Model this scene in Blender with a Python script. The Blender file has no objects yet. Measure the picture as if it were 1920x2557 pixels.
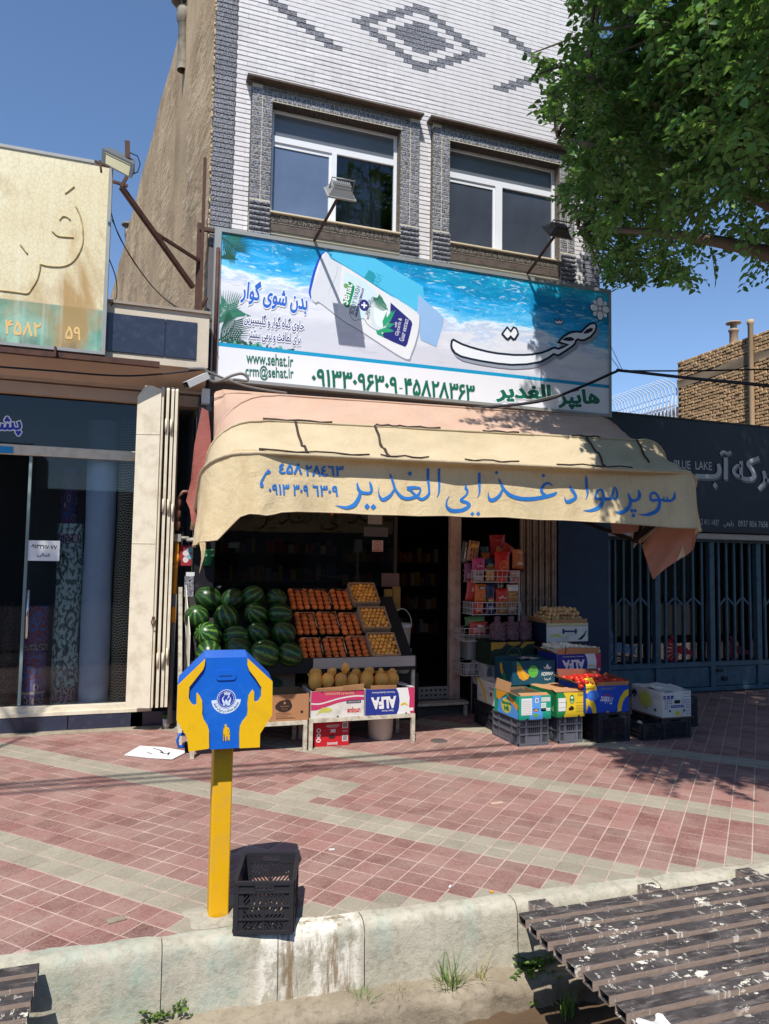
import bpy, math, random
from math import sin, cos, tan, pi, radians, sqrt, atan2, floor, hypot, exp
from mathutils import Vector, Matrix
from mathutils.geometry import tessellate_polygon

SC = bpy.context.scene
COL = SC.collection
RN = random.Random(11)

# ---------------------------------------------------------------- camera
IW, IH, FPX = 1920.0, 2557.0, 1830.0
YAW, PITCH, ROLL, EYE = radians(18.93), radians(3.88), radians(0.92), 1.8
_F = Vector((sin(YAW)*cos(PITCH), cos(YAW)*cos(PITCH), sin(PITCH)))
_R0 = Vector((cos(YAW), -sin(YAW), 0.0))
_U0 = _R0.cross(_F)
_R = cos(ROLL)*_R0 + sin(ROLL)*_U0
_U = -sin(ROLL)*_R0 + cos(ROLL)*_U0
CAMPOS = Vector((0, 0, EYE))
cam = bpy.data.cameras.new('camera')
cam.sensor_fit = 'HORIZONTAL'
cam.sensor_width = 36.0
cam.lens = FPX/IW*36.0
cam.clip_start = 0.05
cam.clip_end = 2000
camo = bpy.data.objects.new('camera', cam)
mw = Matrix((( _R.x, _U.x, -_F.x, 0), (_R.y, _U.y, -_F.y, 0), (_R.z, _U.z, -_F.z, EYE), (0, 0, 0, 1)))
camo.matrix_world = mw
COL.objects.link(camo)
SC.camera = camo

# ---------------------------------------------------------------- sky, sun, exposure
LD = Vector((0.29, 0.62, -1.0)).normalized()          # direction the sunlight travels
W_ = bpy.data.worlds.new('World')
SC.world = W_
W_.use_nodes = True
_nt = W_.node_tree
_sky = _nt.nodes.new('ShaderNodeTexSky')
_sky.sky_type = 'NISHITA'
_sky.sun_disc = False
_sky.sun_elevation = math.asin(-LD.z)
_sky.sun_rotation = atan2(-LD.x, -LD.y)
_sky.altitude = 1600
_sky.air_density = 1.15
_sky.dust_density = 0.15
_sky.ozone_density = 5.0
_nt.links.new(_sky.outputs[0], _nt.nodes['Background'].inputs[0])
_nt.nodes['Background'].inputs[1].default_value = 0.135
_sun = bpy.data.lights.new('sun', 'SUN')
_sun.energy = 4.6
_sun.angle = radians(0.53)
_sun.color = (1.0, 0.955, 0.88)
_suno = bpy.data.objects.new('sun', _sun)
_suno.rotation_euler = LD.to_track_quat('-Z', 'Y').to_euler()
_suno.location = (-6, -12, 22)
COL.objects.link(_suno)
SC.view_settings.view_transform = 'Standard'
SC.view_settings.look = 'None'
SC.view_settings.exposure = 0.32
SC.view_settings.gamma = 1.0
SC.view_settings.use_curve_mapping = False
SC.cycles.max_bounces = 8
SC.cycles.transparent_max_bounces = 24

# ---------------------------------------------------------------- photograph pixel -> point on a plane of the place
def v(x, y):
    return (x*IW/1661.0, y*IW/1661.0)
def crop(x0, y0, w, W=1661.0):
    k = w/W
    return lambda x, y: (x0 + x*k, y0 + y*k)
def ray(p):
    return _F*FPX + _R*(p[0]-IW/2) - _U*(p[1]-IH/2)
def onY(p, Y):
    d = ray(p); return CAMPOS + d*(Y/d.y)
def onZ(p, z=0.0):
    d = ray(p); return CAMPOS + d*((z-EYE)/d.z)
def onX(p, X):
    d = ray(p); return CAMPOS + d*(X/d.x)
def proj(P):
    q = P - CAMPOS; c = q.dot(_F)
    if c <= 0.05: return None
    return (IW/2 + FPX*q.dot(_R)/c, IH/2 - FPX*q.dot(_U)/c)
def inpoly(p, poly):
    x, y = p; r = False; n = len(poly)
    for i in range(n):
        x1, y1 = poly[i]; x2, y2 = poly[(i+1) % n]
        if (y1 > y) != (y2 > y) and x < (x2-x1)*(y-y1)/(y2-y1) + x1: r = not r
    return r

# ---------------------------------------------------------------- mesh builder
class MB:
    def __init__(s): s.v = []; s.f = []; s.m = []; s.s = []
    def add(s, vs, fs, mi=0, smooth=False):
        o = len(s.v)
        s.v += [Vector(q) for q in vs]
        for f in fs:
            s.f.append([o+i for i in f]); s.m.append(mi); s.s.append(smooth)
        return s
    def box(s, x0, x1, y0, y1, z0, z1, mi=0):
        return s.add([(x0,y0,z0),(x1,y0,z0),(x1,y1,z0),(x0,y1,z0),(x0,y0,z1),(x1,y0,z1),(x1,y1,z1),(x0,y1,z1)],
                     [(3,2,1,0),(4,5,6,7),(0,1,5,4),(1,2,6,5),(2,3,7,6),(3,0,4,7)], mi)
    def cbox(s, x0, x1, y0, y1, z0, z1, c=.003, mi=0):
        # box with chamfered edges along y (front outline) and front bevel
        o = [(x0+c,z0),(x1-c,z0),(x1,z0+c),(x1,z1-c),(x1-c,z1),(x0+c,z1),(x0,z1-c),(x0,z0+c)]
        i = [(x0+2*c,z0+c),(x1-2*c,z0+c),(x1-c,z0+2*c),(x1-c,z1-2*c),(x1-2*c,z1-c),(x0+2*c,z1-c),(x0+c,z1-2*c),(x0+c,z0+2*c)]
        vs = [(a,y0,b) for a,b in i]+[(a,y0+c,b) for a,b in o]+[(a,y1,b) for a,b in o]
        fs = [tuple(range(8))]
        for k in range(8):
            j = (k+1) % 8
            fs.append((k, 8+k, 8+j, j)); fs.append((8+k, 16+k, 16+j, 8+j))
        fs = [f[::-1] if len(f) == 4 else f for f in fs]
        return s.add(vs, fs, mi)
    def bar(s, p, q, w, h=None, up=(0,0,1), mi=0):
        p = Vector(p); q = Vector(q); h = w if h is None else h
        d = (q-p).normalized(); u = Vector(up)
        if abs(d.dot(u)) > .98: u = Vector((1,0,0)) if abs(d.x) < .9 else Vector((0,1,0))
        a = d.cross(u).normalized(); b = a.cross(d).normalized()
        a *= w/2; b *= h/2
        vs = [p-a-b, p+a-b, p+a+b, p-a+b, q-a-b, q+a-b, q+a+b, q-a+b]
        return s.add(vs, [(0,1,2,3),(7,6,5,4),(0,4,5,1),(1,5,6,2),(2,6,7,3),(3,7,4,0)], mi)
    def tube(s, pts, r, n=7, mi=0, cap=True):
        pts = [Vector(p) for p in pts]
        rs = r if isinstance(r, (list, tuple)) else [r]*len(pts)
        rings = []; a = None
        for i, p in enumerate(pts):
            d = (pts[min(i+1, len(pts)-1)] - pts[max(i-1, 0)]).normalized()
            if a is None:
                u = Vector((0,0,1)) if abs(d.z) < .9 else Vector((1,0,0))
                a = d.cross(u).normalized()
            else:
                a = (a - d*a.dot(d)).normalized()
            b = d.cross(a)
            rings.append([p + (a*cos(2*pi*k/n) + b*sin(2*pi*k/n))*rs[i] for k in range(n)])
        vs = [q for R in rings for q in R]; fs = []
        for i in range(len(pts)-1):
            for k in range(n):
                fs.append((i*n+k, i*n+(k+1) % n, (i+1)*n+(k+1) % n, (i+1)*n+k))
        if cap:
            fs.append(tuple(range(n))[::-1]); fs.append(tuple((len(pts)-1)*n+k for k in range(n)))
        return s.add(vs, fs, mi, True)
    def lathe(s, prof, c=(0,0,0), n=20, mi=0, smooth=True):
        c = Vector(c); vs = []; fs = []
        for r, z in prof:
            for k in range(n):
                vs.append(c + Vector((r*cos(2*pi*k/n), r*sin(2*pi*k/n), z)))
        for i in range(len(prof)-1):
            for k in range(n):
                fs.append((i*n+k, i*n+(k+1) % n, (i+1)*n+(k+1) % n, (i+1)*n+k))
        return s.add(vs, fs, mi, smooth)
    def ball(s, c=(0,0,0), r=1, nu=12, nv=8, mi=0, sc=(1,1,1), M=None, dent=0):
        vs = []; fs = []; c = Vector(c)
        def P(x, y, z):
            q = Vector((x*sc[0], y*sc[1], z*sc[2]))*r
            if M is not None: q = M @ q
            return c + q
        vs.append(P(0,0,1-dent))
        for i in range(1, nv):
            t = pi*i/nv
            for k in range(nu):
                a = 2*pi*k/nu
                vs.append(P(sin(t)*cos(a), sin(t)*sin(a), cos(t)*(1-dent*max(0, cos(t))**6)))
        vs.append(P(0,0,-1))
        for k in range(nu): fs.append((0, 1+k, 1+(k+1) % nu))
        for i in range(nv-2):
            for k in range(nu):
                a = 1+i*nu+k; b = 1+i*nu+(k+1) % nu
                fs.append((a, a+nu, b+nu, b))
        L = len(vs)-1; o = 1+(nv-2)*nu
        for k in range(nu): fs.append((o+k, L, o+(k+1) % nu))
        return s.add(vs, fs, mi, True)
    def grid(s, rows, mi=0, smooth=True, flip=False):
        n = len(rows[0]); vs = [q for r in rows for q in r]; fs = []
        for i in range(len(rows)-1):
            for k in range(n-1):
                f = (i*n+k, i*n+k+1, (i+1)*n+k+1, (i+1)*n+k)
                fs.append(f[::-1] if flip else f)
        return s.add(vs, fs, mi, smooth)
    def prism(s, outline, fn, d0, d1, mi=0):
        """outline: 2d points; fn(u, v, d) -> 3d; front at d0, back at d1"""
        n = len(outline)
        vs = [fn(a, b, d0) for a, b in outline] + [fn(a, b, d1) for a, b in outline]
        s.add(vs, [(i, i+n, (i+1) % n+n, (i+1) % n) for i in range(n)], mi)
        tri = tessellate_polygon([[Vector((a, b, 0)) for a, b in outline]])
        s.add(vs[:n], [tuple(t) for t in tri], mi); s.add(vs[n:], [tuple(t)[::-1] for t in tri], mi)
        return s
    def flat(s, polys, fn, mi=0):
        """polys: list of (outer, [holes]) in 2d, laid on a surface by fn(u, v)"""
        txt = isinstance(polys, Gl)
        for ip, (outer, holes) in enumerate(polys):
            loops = [outer]+list(holes); lift = Vector((0, 0 if txt else -.00006*(ip % 400), 0))
            if txt: s.add([fn(a, b) for a, b in outer], [(0, 1, 2, 3)], mi); continue
            pts = [p for l in loops for p in l]
            if len(pts) < 3: continue
            tri = tessellate_polygon([[Vector((a, b, 0)) for a, b in l] for l in loops])
            s.add([fn(a, b)+lift for a, b in pts], [tuple(t) for t in tri], mi)
        return s

OM = {}                                  # matrices of the roots (the scene is not evaluated while building)
def mesh_of(name, mb, mats, M=None):
    me = bpy.data.meshes.new(name)
    vs = mb.v if M is None else [M @ q for q in mb.v]
    me.from_pydata([tuple(q) for q in vs], [], mb.f)
    for m in (mats if isinstance(mats, (list, tuple)) else [mats]): me.materials.append(m)
    me.polygons.foreach_set('material_index', mb.m)
    me.polygons.foreach_set('use_smooth', mb.s)
    me.update()
    return me
def link(name, data, parent=None):
    o = bpy.data.objects.new(name, data)
    COL.objects.link(o)
    if parent is not None:
        o.parent = parent
        OM[o.name] = OM[parent.name]
    return o
def thing(name, label, cat, loc=(0,0,0), rz=0.0, group=None):
    o = bpy.data.objects.new(name, None)
    o.empty_display_size = .1
    COL.objects.link(o)
    o.location = loc; o.rotation_euler = (0, 0, rz)
    OM[o.name] = Matrix.Translation(Vector(loc)) @ Matrix.Rotation(rz, 4, 'Z')
    o['label'] = label; o['category'] = cat
    if group: o['group'] = group
    return o
def part(name, mb, mats, parent, local=False, stuff=False, label=None):
    """a child mesh; coordinates are those of the place unless local"""
    M = None if local else OM[parent.name].inverted()
    o = link(name, mesh_of(name, mb, mats, M), parent)
    if stuff: o['kind'] = 'stuff'
    if label: o['label'] = label
    return o
def solo(name, mb, mats, label, cat, group=None, loc=None):
    """a thing that is one mesh; its origin goes to the middle of its base"""
    if loc is None:
        xs = [q.x for q in mb.v]; ys = [q.y for q in mb.v]; zs = [q.z for q in mb.v]
        loc = Vector(((min(xs)+max(xs))/2, (min(ys)+max(ys))/2, min(zs)))
    loc = Vector(loc)
    o = link(name, mesh_of(name, mb, mats, Matrix.Translation(-loc)))
    o.location = loc; OM[o.name] = Matrix.Translation(loc)
    o['label'] = label; o['category'] = cat
    if group: o['group'] = group
    return o
def structure(name, mb, mats):
    o = link(name, mesh_of(name, mb, mats)); o['kind'] = 'structure'; OM[o.name] = Matrix(); return o
def place(name, data, loc, rot=(0,0,0), parent=None, scale=None):
    o = bpy.data.objects.new(name, data); COL.objects.link(o)
    if parent is not None:
        o.parent = parent; loc = OM[parent.name].inverted() @ Vector(loc)
    o.location = loc; o.rotation_euler = rot
    if scale: o.scale = scale
    return o
def copy_tree(o, kids, parent=None):
    c = o.copy(); COL.objects.link(c)
    if parent is not None: c.parent = parent
    for ch in kids.get(o.name, []): copy_tree(ch, kids, c)
    return c
def kids_map():
    d = {}
    for o in COL.objects:
        if o.parent: d.setdefault(o.parent.name, []).append(o)
    return d
def dup(root, kids, loc, rz, label, group=None):
    c = copy_tree(root, kids)
    c.location = loc; c.rotation_euler = (0, 0, rz); c['label'] = label
    if group: c['group'] = group
    return c

# ---------------------------------------------------------------- materials
def lin(r, g, b):
    f = lambda c: (c/255/12.92) if c/255 <= .04045 else ((c/255+.055)/1.055)**2.4
    return (f(r), f(g), f(b))
class NT:
    def __init__(s, name):
        s.mat = bpy.data.materials.new(name); s.mat.use_nodes = True
        s.t = s.mat.node_tree; s.n = s.t.nodes; s.b = s.n['Principled BSDF']
    def new(s, k, **kw):
        n = s.n.new(k)
        for a, x in kw.items(): setattr(n, a, x)
        return n
    def l(s, a, b): s.t.links.new(a, b)
    def coord(s, scale=(1,1,1), rot=(0,0,0), kind='Object', loc=(0,0,0)):
        tc = s.new('ShaderNodeTexCoord'); mp = s.new('ShaderNodeMapping')
        mp.inputs['Scale'].default_value = scale; mp.inputs['Rotation'].default_value = rot; mp.inputs['Location'].default_value = loc
        s.l(tc.outputs[kind], mp.inputs[0]); return mp.outputs[0]
    def noise(s, co, scale, detail=4, rough=.55, dist=0):
        n = s.new('ShaderNodeTexNoise'); n.inputs['Scale'].default_value = scale; n.inputs['Detail'].default_value = detail
        n.inputs['Roughness'].default_value = rough; n.inputs['Distortion'].default_value = dist
        s.l(co, n.inputs['Vector']); return n.outputs['Fac']
    def voro(s, co, scale, feature='F1', out='Distance'):
        n = s.new('ShaderNodeTexVoronoi'); n.feature = feature; n.inputs['Scale'].default_value = scale
        s.l(co, n.inputs['Vector']); return n.outputs[out]
    def ramp(s, fac, *stops):
        n = s.new('ShaderNodeValToRGB'); e = n.color_ramp.elements
        while len(e) < len(stops): e.new(.5)
        for i, (p, c) in enumerate(stops):
            e[i].position = p
            e[i].color = (c, c, c, 1) if not isinstance(c, (tuple, list)) else (*c, 1)
        s.l(fac, n.inputs[0]); return n.outputs[0]
    def mix(s, fac, a, b, mode='MIX'):
        n = s.new('ShaderNodeMix', data_type='RGBA', blend_type=mode)
        for x, i in ((fac, 0), (a, 6), (b, 7)):
            if isinstance(x, (int, float)): n.inputs[i].default_value = x if i == 0 else (x, x, x, 1)
            elif isinstance(x, (tuple, list)): n.inputs[i].default_value = (*x, 1)
            else: s.l(x, n.inputs[i])
        return n.outputs[2]
    def math(s, op, a, b=0.0):
        n = s.new('ShaderNodeMath', operation=op)
        for x, i in ((a, 0), (b, 1)):
            if isinstance(x, (int, float)): n.inputs[i].default_value = x
            else: s.l(x, n.inputs[i])
        return n.outputs[0]
    def sep(s, co):
        n = s.new('ShaderNodeSeparateXYZ'); s.l(co, n.inputs[0]); return n.outputs
    def rand(s):
        return s.new('ShaderNodeObjectInfo').outputs['Random']
    def attr(s, name):
        return s.new('ShaderNodeAttribute', attribute_name=name).outputs['Fac']
    def bump(s, h, strength=.3, dist=.01):
        n = s.new('ShaderNodeBump'); n.inputs['Strength'].default_value = strength; n.inputs['Distance'].default_value = dist
        s.l(h, n.inputs['Height']); s.l(n.outputs[0], s.b.inputs['Normal']); return s
    def done(s, col=None, rough=.7, spec=.3, metal=0.0):
        if col is not None:
            if isinstance(col, (tuple, list)): s.b.inputs['Base Color'].default_value = (*col, 1)
            else: s.l(col, s.b.inputs['Base Color'])
        if isinstance(rough, (int, float)): s.b.inputs['Roughness'].default_value = rough
        else: s.l(rough, s.b.inputs['Roughness'])
        s.b.inputs['Specular IOR Level'].default_value = spec; s.b.inputs['Metallic'].default_value = metal
        return s.mat
def sc3(c, k): return tuple(min(1, x*k) for x in c)
def plain(name, col, rough=.7, var=.14, scale=5.0, spec=.3, metal=0.0, dirt=None, bump=0.0, bscale=60.0, rand=0.0):
    """base colour with soft uneven tone, optional dirt (colour, amount 0..1, scale), fine relief and a tone of its own per object"""
    t = NT(name); co = t.coord()
    c = t.mix(t.noise(co, scale, 5), sc3(col, 1-var), sc3(col, 1+var))
    if dirt:
        f = t.ramp(t.noise(co, dirt[2], 6, .65), (max(0, .62-dirt[1]*.4), 0), (min(1, .86-dirt[1]*.25), dirt[3] if len(dirt) > 3 else .85))
        c = t.mix(f, c, dirt[0])
    if rand:
        r = t.rand(); k = t.math('ADD', t.math('MULTIPLY', r, rand), 1-rand/2)
        c = t.mix(1.0, c, k, 'MULTIPLY')
    if bump: t.bump(t.noise(co, bscale, 4), bump, .01)
    return t.done(c, rough, spec, metal)
MATS = {}
def P(name, r, g, b, **kw):
    """plain() from an sRGB colour, made once"""
    if name not in MATS: MATS[name] = plain(name, lin(r, g, b), **kw)
    return MATS[name]
def glass(name, tint=(.9,.93,.95), keep=.8, rough=.02, ior=1.5):
    t = NT(name); n = t.n; n.remove(t.b)
    tr = t.new('ShaderNodeBsdfTransparent'); tr.inputs[0].default_value = (*sc3(tint, keep), 1)
    gl = t.new('ShaderNodeBsdfGlossy'); gl.inputs['Roughness'].default_value = rough
    fr = t.new('ShaderNodeFresnel'); fr.inputs[0].default_value = ior
    mx = t.new('ShaderNodeMixShader')
    t.l(fr.outputs[0], mx.inputs[0]); t.l(tr.outputs[0], mx.inputs[1]); t.l(gl.outputs[0], mx.inputs[2])
    t.l(mx.outputs[0], n['Material Output'].inputs[0]); return t.mat

# ---------------------------------------------------------------- lettering
_AR = {}
def _ar(ch, iso, fin=None, ini=None, med=None): _AR[ch] = (iso, fin or iso, ini, med)
for _c, _b, _n in (('ا',0xFE8D,2),('ب',0xFE8F,4),('ت',0xFE95,4),('ح',0xFEA1,4),('خ',0xFEA5,4),('د',0xFEA9,2),('ذ',0xFEAB,2),('ر',0xFEAD,2),('ز',0xFEAF,2),('س',0xFEB1,4),
                   ('ش',0xFEB5,4),('ص',0xFEB9,4),('ط',0xFEC1,4),('ع',0xFEC9,4),('غ',0xFECD,4),('ف',0xFED1,4),('ق',0xFED5,4),('ل',0xFEDD,4),('م',0xFEE1,4),('ن',0xFEE5,4),
                   ('ه',0xFEE9,4),('و',0xFEED,2),('آ',0xFE81,2),('پ',0xFB56,4),('ک',0xFB8E,4),('گ',0xFB92,4),('ی',0xFBFC,4)):
    _ar(_c, chr(_b), chr(_b+1), chr(_b+2) if _n == 4 else None, chr(_b+3) if _n == 4 else None)
def shape(t):
    out = []; n = len(t)
    for i, ch in enumerate(t):
        if ch not in _AR: out.append(ch); continue
        prv = i > 0 and t[i-1] in _AR and _AR[t[i-1]][2] is not None
        nxt = i < n-1 and t[i+1] in _AR and _AR[ch][2] is not None
        f = _AR[ch]
        out.append(f[3] if prv and nxt else f[1] if prv else f[2] if nxt else f[0])
    r = ''.join(out)[::-1]
    # numerals keep their own order
    s = ''; k = ''
    for ch in r:
        if ch in '۰۱۲۳۴۵۶۷۸۹٠١٢٣٤٥٦٧٨٩0123456789': k = ch + k
        else: s += k + ch; k = ''
    return s + k
_TC = {}
STRIPS = 55
class Gl(list):
    src = None; T = None; k = 1.0
def _area(p): return sum(p[i-1][0]*p[i][1]-p[i][0]*p[i-1][1] for i in range(len(p)))/2
def _thick(p, d):
    n = len(p); o = []
    for i in range(n):
        a = Vector(p[i-1]); b = Vector(p[i]); c = Vector(p[(i+1) % n])
        e1 = (b-a); e2 = (c-b)
        if e1.length < 1e-9 or e2.length < 1e-9: o.append(tuple(b)); continue
        e1.normalize(); e2.normalize()
        nn = Vector((e1.y+e2.y, -(e1.x+e2.x)))
        if nn.length < .3: nn = Vector((e1.y, -e1.x))
        nn.normalize(); k = max(.55, nn.dot(Vector((e1.y, -e1.x))))
        o.append((b.x+nn.x*d/k, b.y+nn.y*d/k))
    return o
def glyphs(text, bold=0.0, rtl=False):
    key = (text, bold, rtl)
    if key in _TC: return _TC[key]
    cu = bpy.data.curves.new('lettering', 'FONT'); cu.body = shape(text) if rtl else text
    cu.resolution_u = 3
    ob = bpy.data.objects.new('lettering', cu); COL.objects.link(ob)
    dg = bpy.context.evaluated_depsgraph_get()
    c2 = ob.evaluated_get(dg).to_curve(dg)
    loops = []
    for sp in c2.splines:
        bp = list(sp.bezier_points)
        if len(bp) < 2: 
            pts = [(q.co[0], q.co[1]) for q in sp.points]
        else:
            pts = []
            for i in range(len(bp)):
                a, b = bp[i], bp[(i+1) % len(bp)]
                p0, p1, p2, p3 = a.co, a.handle_right, b.handle_left, b.co
                st = abs((p1-p0).cross(p3-p0).z) + abs((p2-p0).cross(p3-p0).z) < 1e-5
                for k in range(1 if st else 4):
                    u = k/4.0; w = 1-u
                    q = p0*w**3 + p1*3*w*w*u + p2*3*w*u*u + p3*u**3
                    pts.append((q.x, q.y))
        cl = [pts[0]] if pts else []
        for q in pts[1:]:
            if hypot(q[0]-cl[-1][0], q[1]-cl[-1][1]) > 1e-4: cl.append(q)
        if len(cl) > 2 and hypot(cl[0][0]-cl[-1][0], cl[0][1]-cl[-1][1]) < 1e-4: cl.pop()
        if len(cl) > 2: loops.append(cl)
    ob.evaluated_get(dg).to_curve_clear()
    bpy.data.objects.remove(ob); bpy.data.curves.remove(cu)
    if not loops: return Gl()
    sg = 1 if _area(max(loops, key=lambda p: abs(_area(p)))) > 0 else -1
    if sg < 0: loops = [p[::-1] for p in loops]
    if bold: loops = [_thick(p, bold) for p in loops]
    # fill by the winding rule, in thin level strips (the font's outlines overlap themselves)
    ed = []
    for p in loops:
        for k in range(len(p)):
            (xa, ya), (xb, yb) = p[k-1], p[k]
            if abs(ya-yb) > 1e-9: ed.append((min(ya, yb), max(ya, yb), xa, ya, (xb-xa)/(yb-ya), 1 if yb > ya else -1))
    ylo = min(e[0] for e in ed); yhi = max(e[1] for e in ed)
    n = max(8, int((yhi-ylo)*STRIPS)); h = (yhi-ylo)/n; res = Gl()
    bins = [[] for _ in range(n)]
    for e in ed:
        for r in range(max(0, int((e[0]-ylo)/h-.5)), min(n-1, int((e[1]-ylo)/h+.5))+1): bins[r].append(e)
    for r in range(n):
        ym = ylo+(r+.5)*h; xs = []
        for e in bins[r]:
            if e[0] <= ym < e[1]:
                y0 = max(ym-h/2, e[0]); y1 = min(ym+h/2, e[1])
                xs.append((e[2]+(ym-e[3])*e[4], e[2]+(y0-e[3])*e[4], e[2]+(y1-e[3])*e[4], e[5]))
        xs.sort(); w = 0; st = None
        for q in xs:
            w0 = w; w += q[3]
            if w0 == 0 and w != 0: st = q
            elif w0 != 0 and w == 0 and q[0]-st[0] > 1e-6:
                res.append(([(st[1], ym-h/2), (max(q[1], st[1]), ym-h/2), (max(q[2], st[2]), ym+h/2), (st[2], ym+h/2)], []))
    res.src = key
    _TC[key] = res
    return res
def bbox(polys):
    xs = [p[0] for o, _ in polys for p in o]; ys = [p[1] for o, _ in polys for p in o]
    return min(xs), max(xs), min(ys), max(ys)
def fitted(polys, p0, p1, height, asc=None):
    """glyph outlines laid between the 2d points p0 -> p1 (foot line, left to right), height = their full height"""
    x0, x1, y0, y1 = bbox(polys)
    e = Vector((p1[0]-p0[0], p1[1]-p0[1])); n = Vector((-e.y, e.x)).normalized()*height
    def T(q):
        a = (q[0]-x0)/(x1-x0); b = (q[1]-y0)/(y1-y0)
        return (p0[0]+e.x*a+n.x*b, p0[1]+e.y*a+n.y*b)
    r = Gl(([T(q) for q in o], [[T(q) for q in h] for h in hh]) for o, hh in polys)
    r.src = getattr(polys, 'src', None); r.T = T; r.k = height/(y1-y0)
    return r
def grown(polys, d):
    """a fatter copy of fitted lettering, for halos and outlines"""
    t, b, rt = polys.src
    r = Gl(([polys.T(q) for q in o], []) for o, hh in glyphs(t, b+d/polys.k, rt))
    return r
def spline(pts, n=6):
    """Catmull-Rom through points of any dimension"""
    P_ = [tuple(map(float, p)) for p in pts]; out = []
    for i in range(len(P_)-1):
        a = P_[max(i-1, 0)]; b = P_[i]; c = P_[i+1]; d = P_[min(i+2, len(P_)-1)]
        for k in range(n):
            t = k/n
            out.append(tuple(.5*((2*b[j]) + (-a[j]+c[j])*t + (2*a[j]-5*b[j]+4*c[j]-d[j])*t*t + (-a[j]+3*b[j]-3*c[j]+d[j])*t**3) for j in range(len(b))))
    out.append(P_[-1]); return out
def brush(pts, n=5):
    """a brush stroke (x, y, width) as a closed outline"""
    s = spline(pts, n); L = []; R = []
    for i, (x, y, w) in enumerate(s):
        a = s[max(i-1, 0)]; b = s[min(i+1, len(s)-1)]
        d = Vector((b[0]-a[0], b[1]-a[1]))
        if d.length < 1e-9: continue
        d.normalize(); w = max(w, 1e-6)/2
        L.append((x-d.y*w, y+d.x*w)); R.append((x+d.y*w, y-d.x*w))
    return L, R
def ellipse(cx, cy, a, b, n=20, rot=0.0):
    return [(cx+a*cos(t)*cos(rot)-b*sin(t)*sin(rot), cy+a*cos(t)*sin(rot)+b*sin(t)*cos(rot)) for t in [2*pi*k/n for k in range(n)]]
def rrect(x0, y0, x1, y1, r, n=4):
    o = []
    for cx, cy, s in ((x1-r, y1-r, 0), (x0+r, y1-r, 90), (x0+r, y0+r, 180), (x1-r, y0+r, 270)):
        for k in range(n+1):
            a = radians(s+90*k/n); o.append((cx+r*cos(a), cy+r*sin(a)))
    return o
# ================================================================ ground
def mat_ground():
    t = NT('dirt'); co = t.coord()
    c = t.ramp(t.noise(co, 2.2, 7, .6), (.3, lin(78,62,48)), (.6, lin(100,82,64)), (.8, lin(120,102,82)))
    c = t.mix(t.ramp(t.noise(co, 30, 4), (.45, 0), (.7, .5)), c, lin(90,74,58))
    t.bump(t.noise(co, 40, 6, .7), .5, .02); return t.done(c, .95, .1)
def mat_concrete(name, a, b, stains=False):
    t = NT(name); co = t.coord()
    c = t.ramp(t.noise(co, 3.0, 8, .62), (.3, a), (.68, b))
    c = t.mix(t.ramp(t.noise(co, 26, 6, .7), (.48, 0), (.75, .5)), c, sc3(a, .55))
    c = t.mix(t.ramp(t.noise(co, 6.5, 8, .72), (.50, 0), (.66, .45)), c, sc3(a, .62))
    c = t.mix(t.ramp(t.noise(co, 70, 4, .6), (.60, 0), (.72, .5)), c, sc3(b, 1.12))
    c = t.mix(t.ramp(t.noise(t.coord((1.6,1.6,9)), 4, 5), (.62, 0), (.8, .5)), c, sc3(a, .55))
    if stains:
        x = t.sep(t.coord())
        # faded teal paint left in patches, white limewash and rusty runs
        n = t.noise(t.coord((1.0,1.0,.35)), 2.6, 6, .7)
        c = t.mix(t.ramp(n, (.54, 0), (.70, .24)), c, lin(150,178,166))
        def band(x0, x1, soft):
            up = t.ramp(t.math('DIVIDE', t.math('SUBTRACT', x[0], x0), soft), (0, 0), (1, 1))
            dn = t.ramp(t.math('DIVIDE', t.math('SUBTRACT', x1, x[0]), soft), (0, 0), (1, 1))
            return t.math('MULTIPLY', up, dn)
        w = t.math('MULTIPLY', band(.62, 1.16, .04), t.ramp(t.noise(t.coord((1,1,.6)), 9, 6, .7), (.42, 0), (.5, .85)))
        c = t.mix(w, c, lin(228,222,208))
        r = t.math('MULTIPLY', band(.68, 1.12, .05), t.ramp(t.noise(t.coord((4.2,4.2,.5)), 5, 6, .7), (.52, 0), (.62, .8)))
        c = t.mix(r, c, lin(128,104,70))
        for a0, a1 in ((-.4,.62),(1.2,1.34),(1.68,1.8)):
            q = t.math('MULTIPLY', band(a0, a1, .05), t.ramp(t.noise(co, 7, 5, .7), (.42, 0), (.70, .36)))
            c = t.mix(q, c, lin(140,182,170))
    t.bump(t.noise(co, 38, 9, .75), .55, .016); return t.done(c, .92, .15)
M_dirt = mat_ground()
M_curb = mat_concrete('curb_concrete', lin(166,160,142), lin(198,190,172), True)
M_cement = mat_concrete('cement', lin(150,144,128), lin(184,178,162))
M_ledge = mat_concrete('ledge_concrete', lin(134,122,104), lin(164,152,132))
M_grout = mat_concrete('grout', lin(176,150,140), lin(206,182,170))
M_asphalt = plain('asphalt', (.055,.054,.052), .9, .25, 8, bump=.5, bscale=120)

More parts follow.
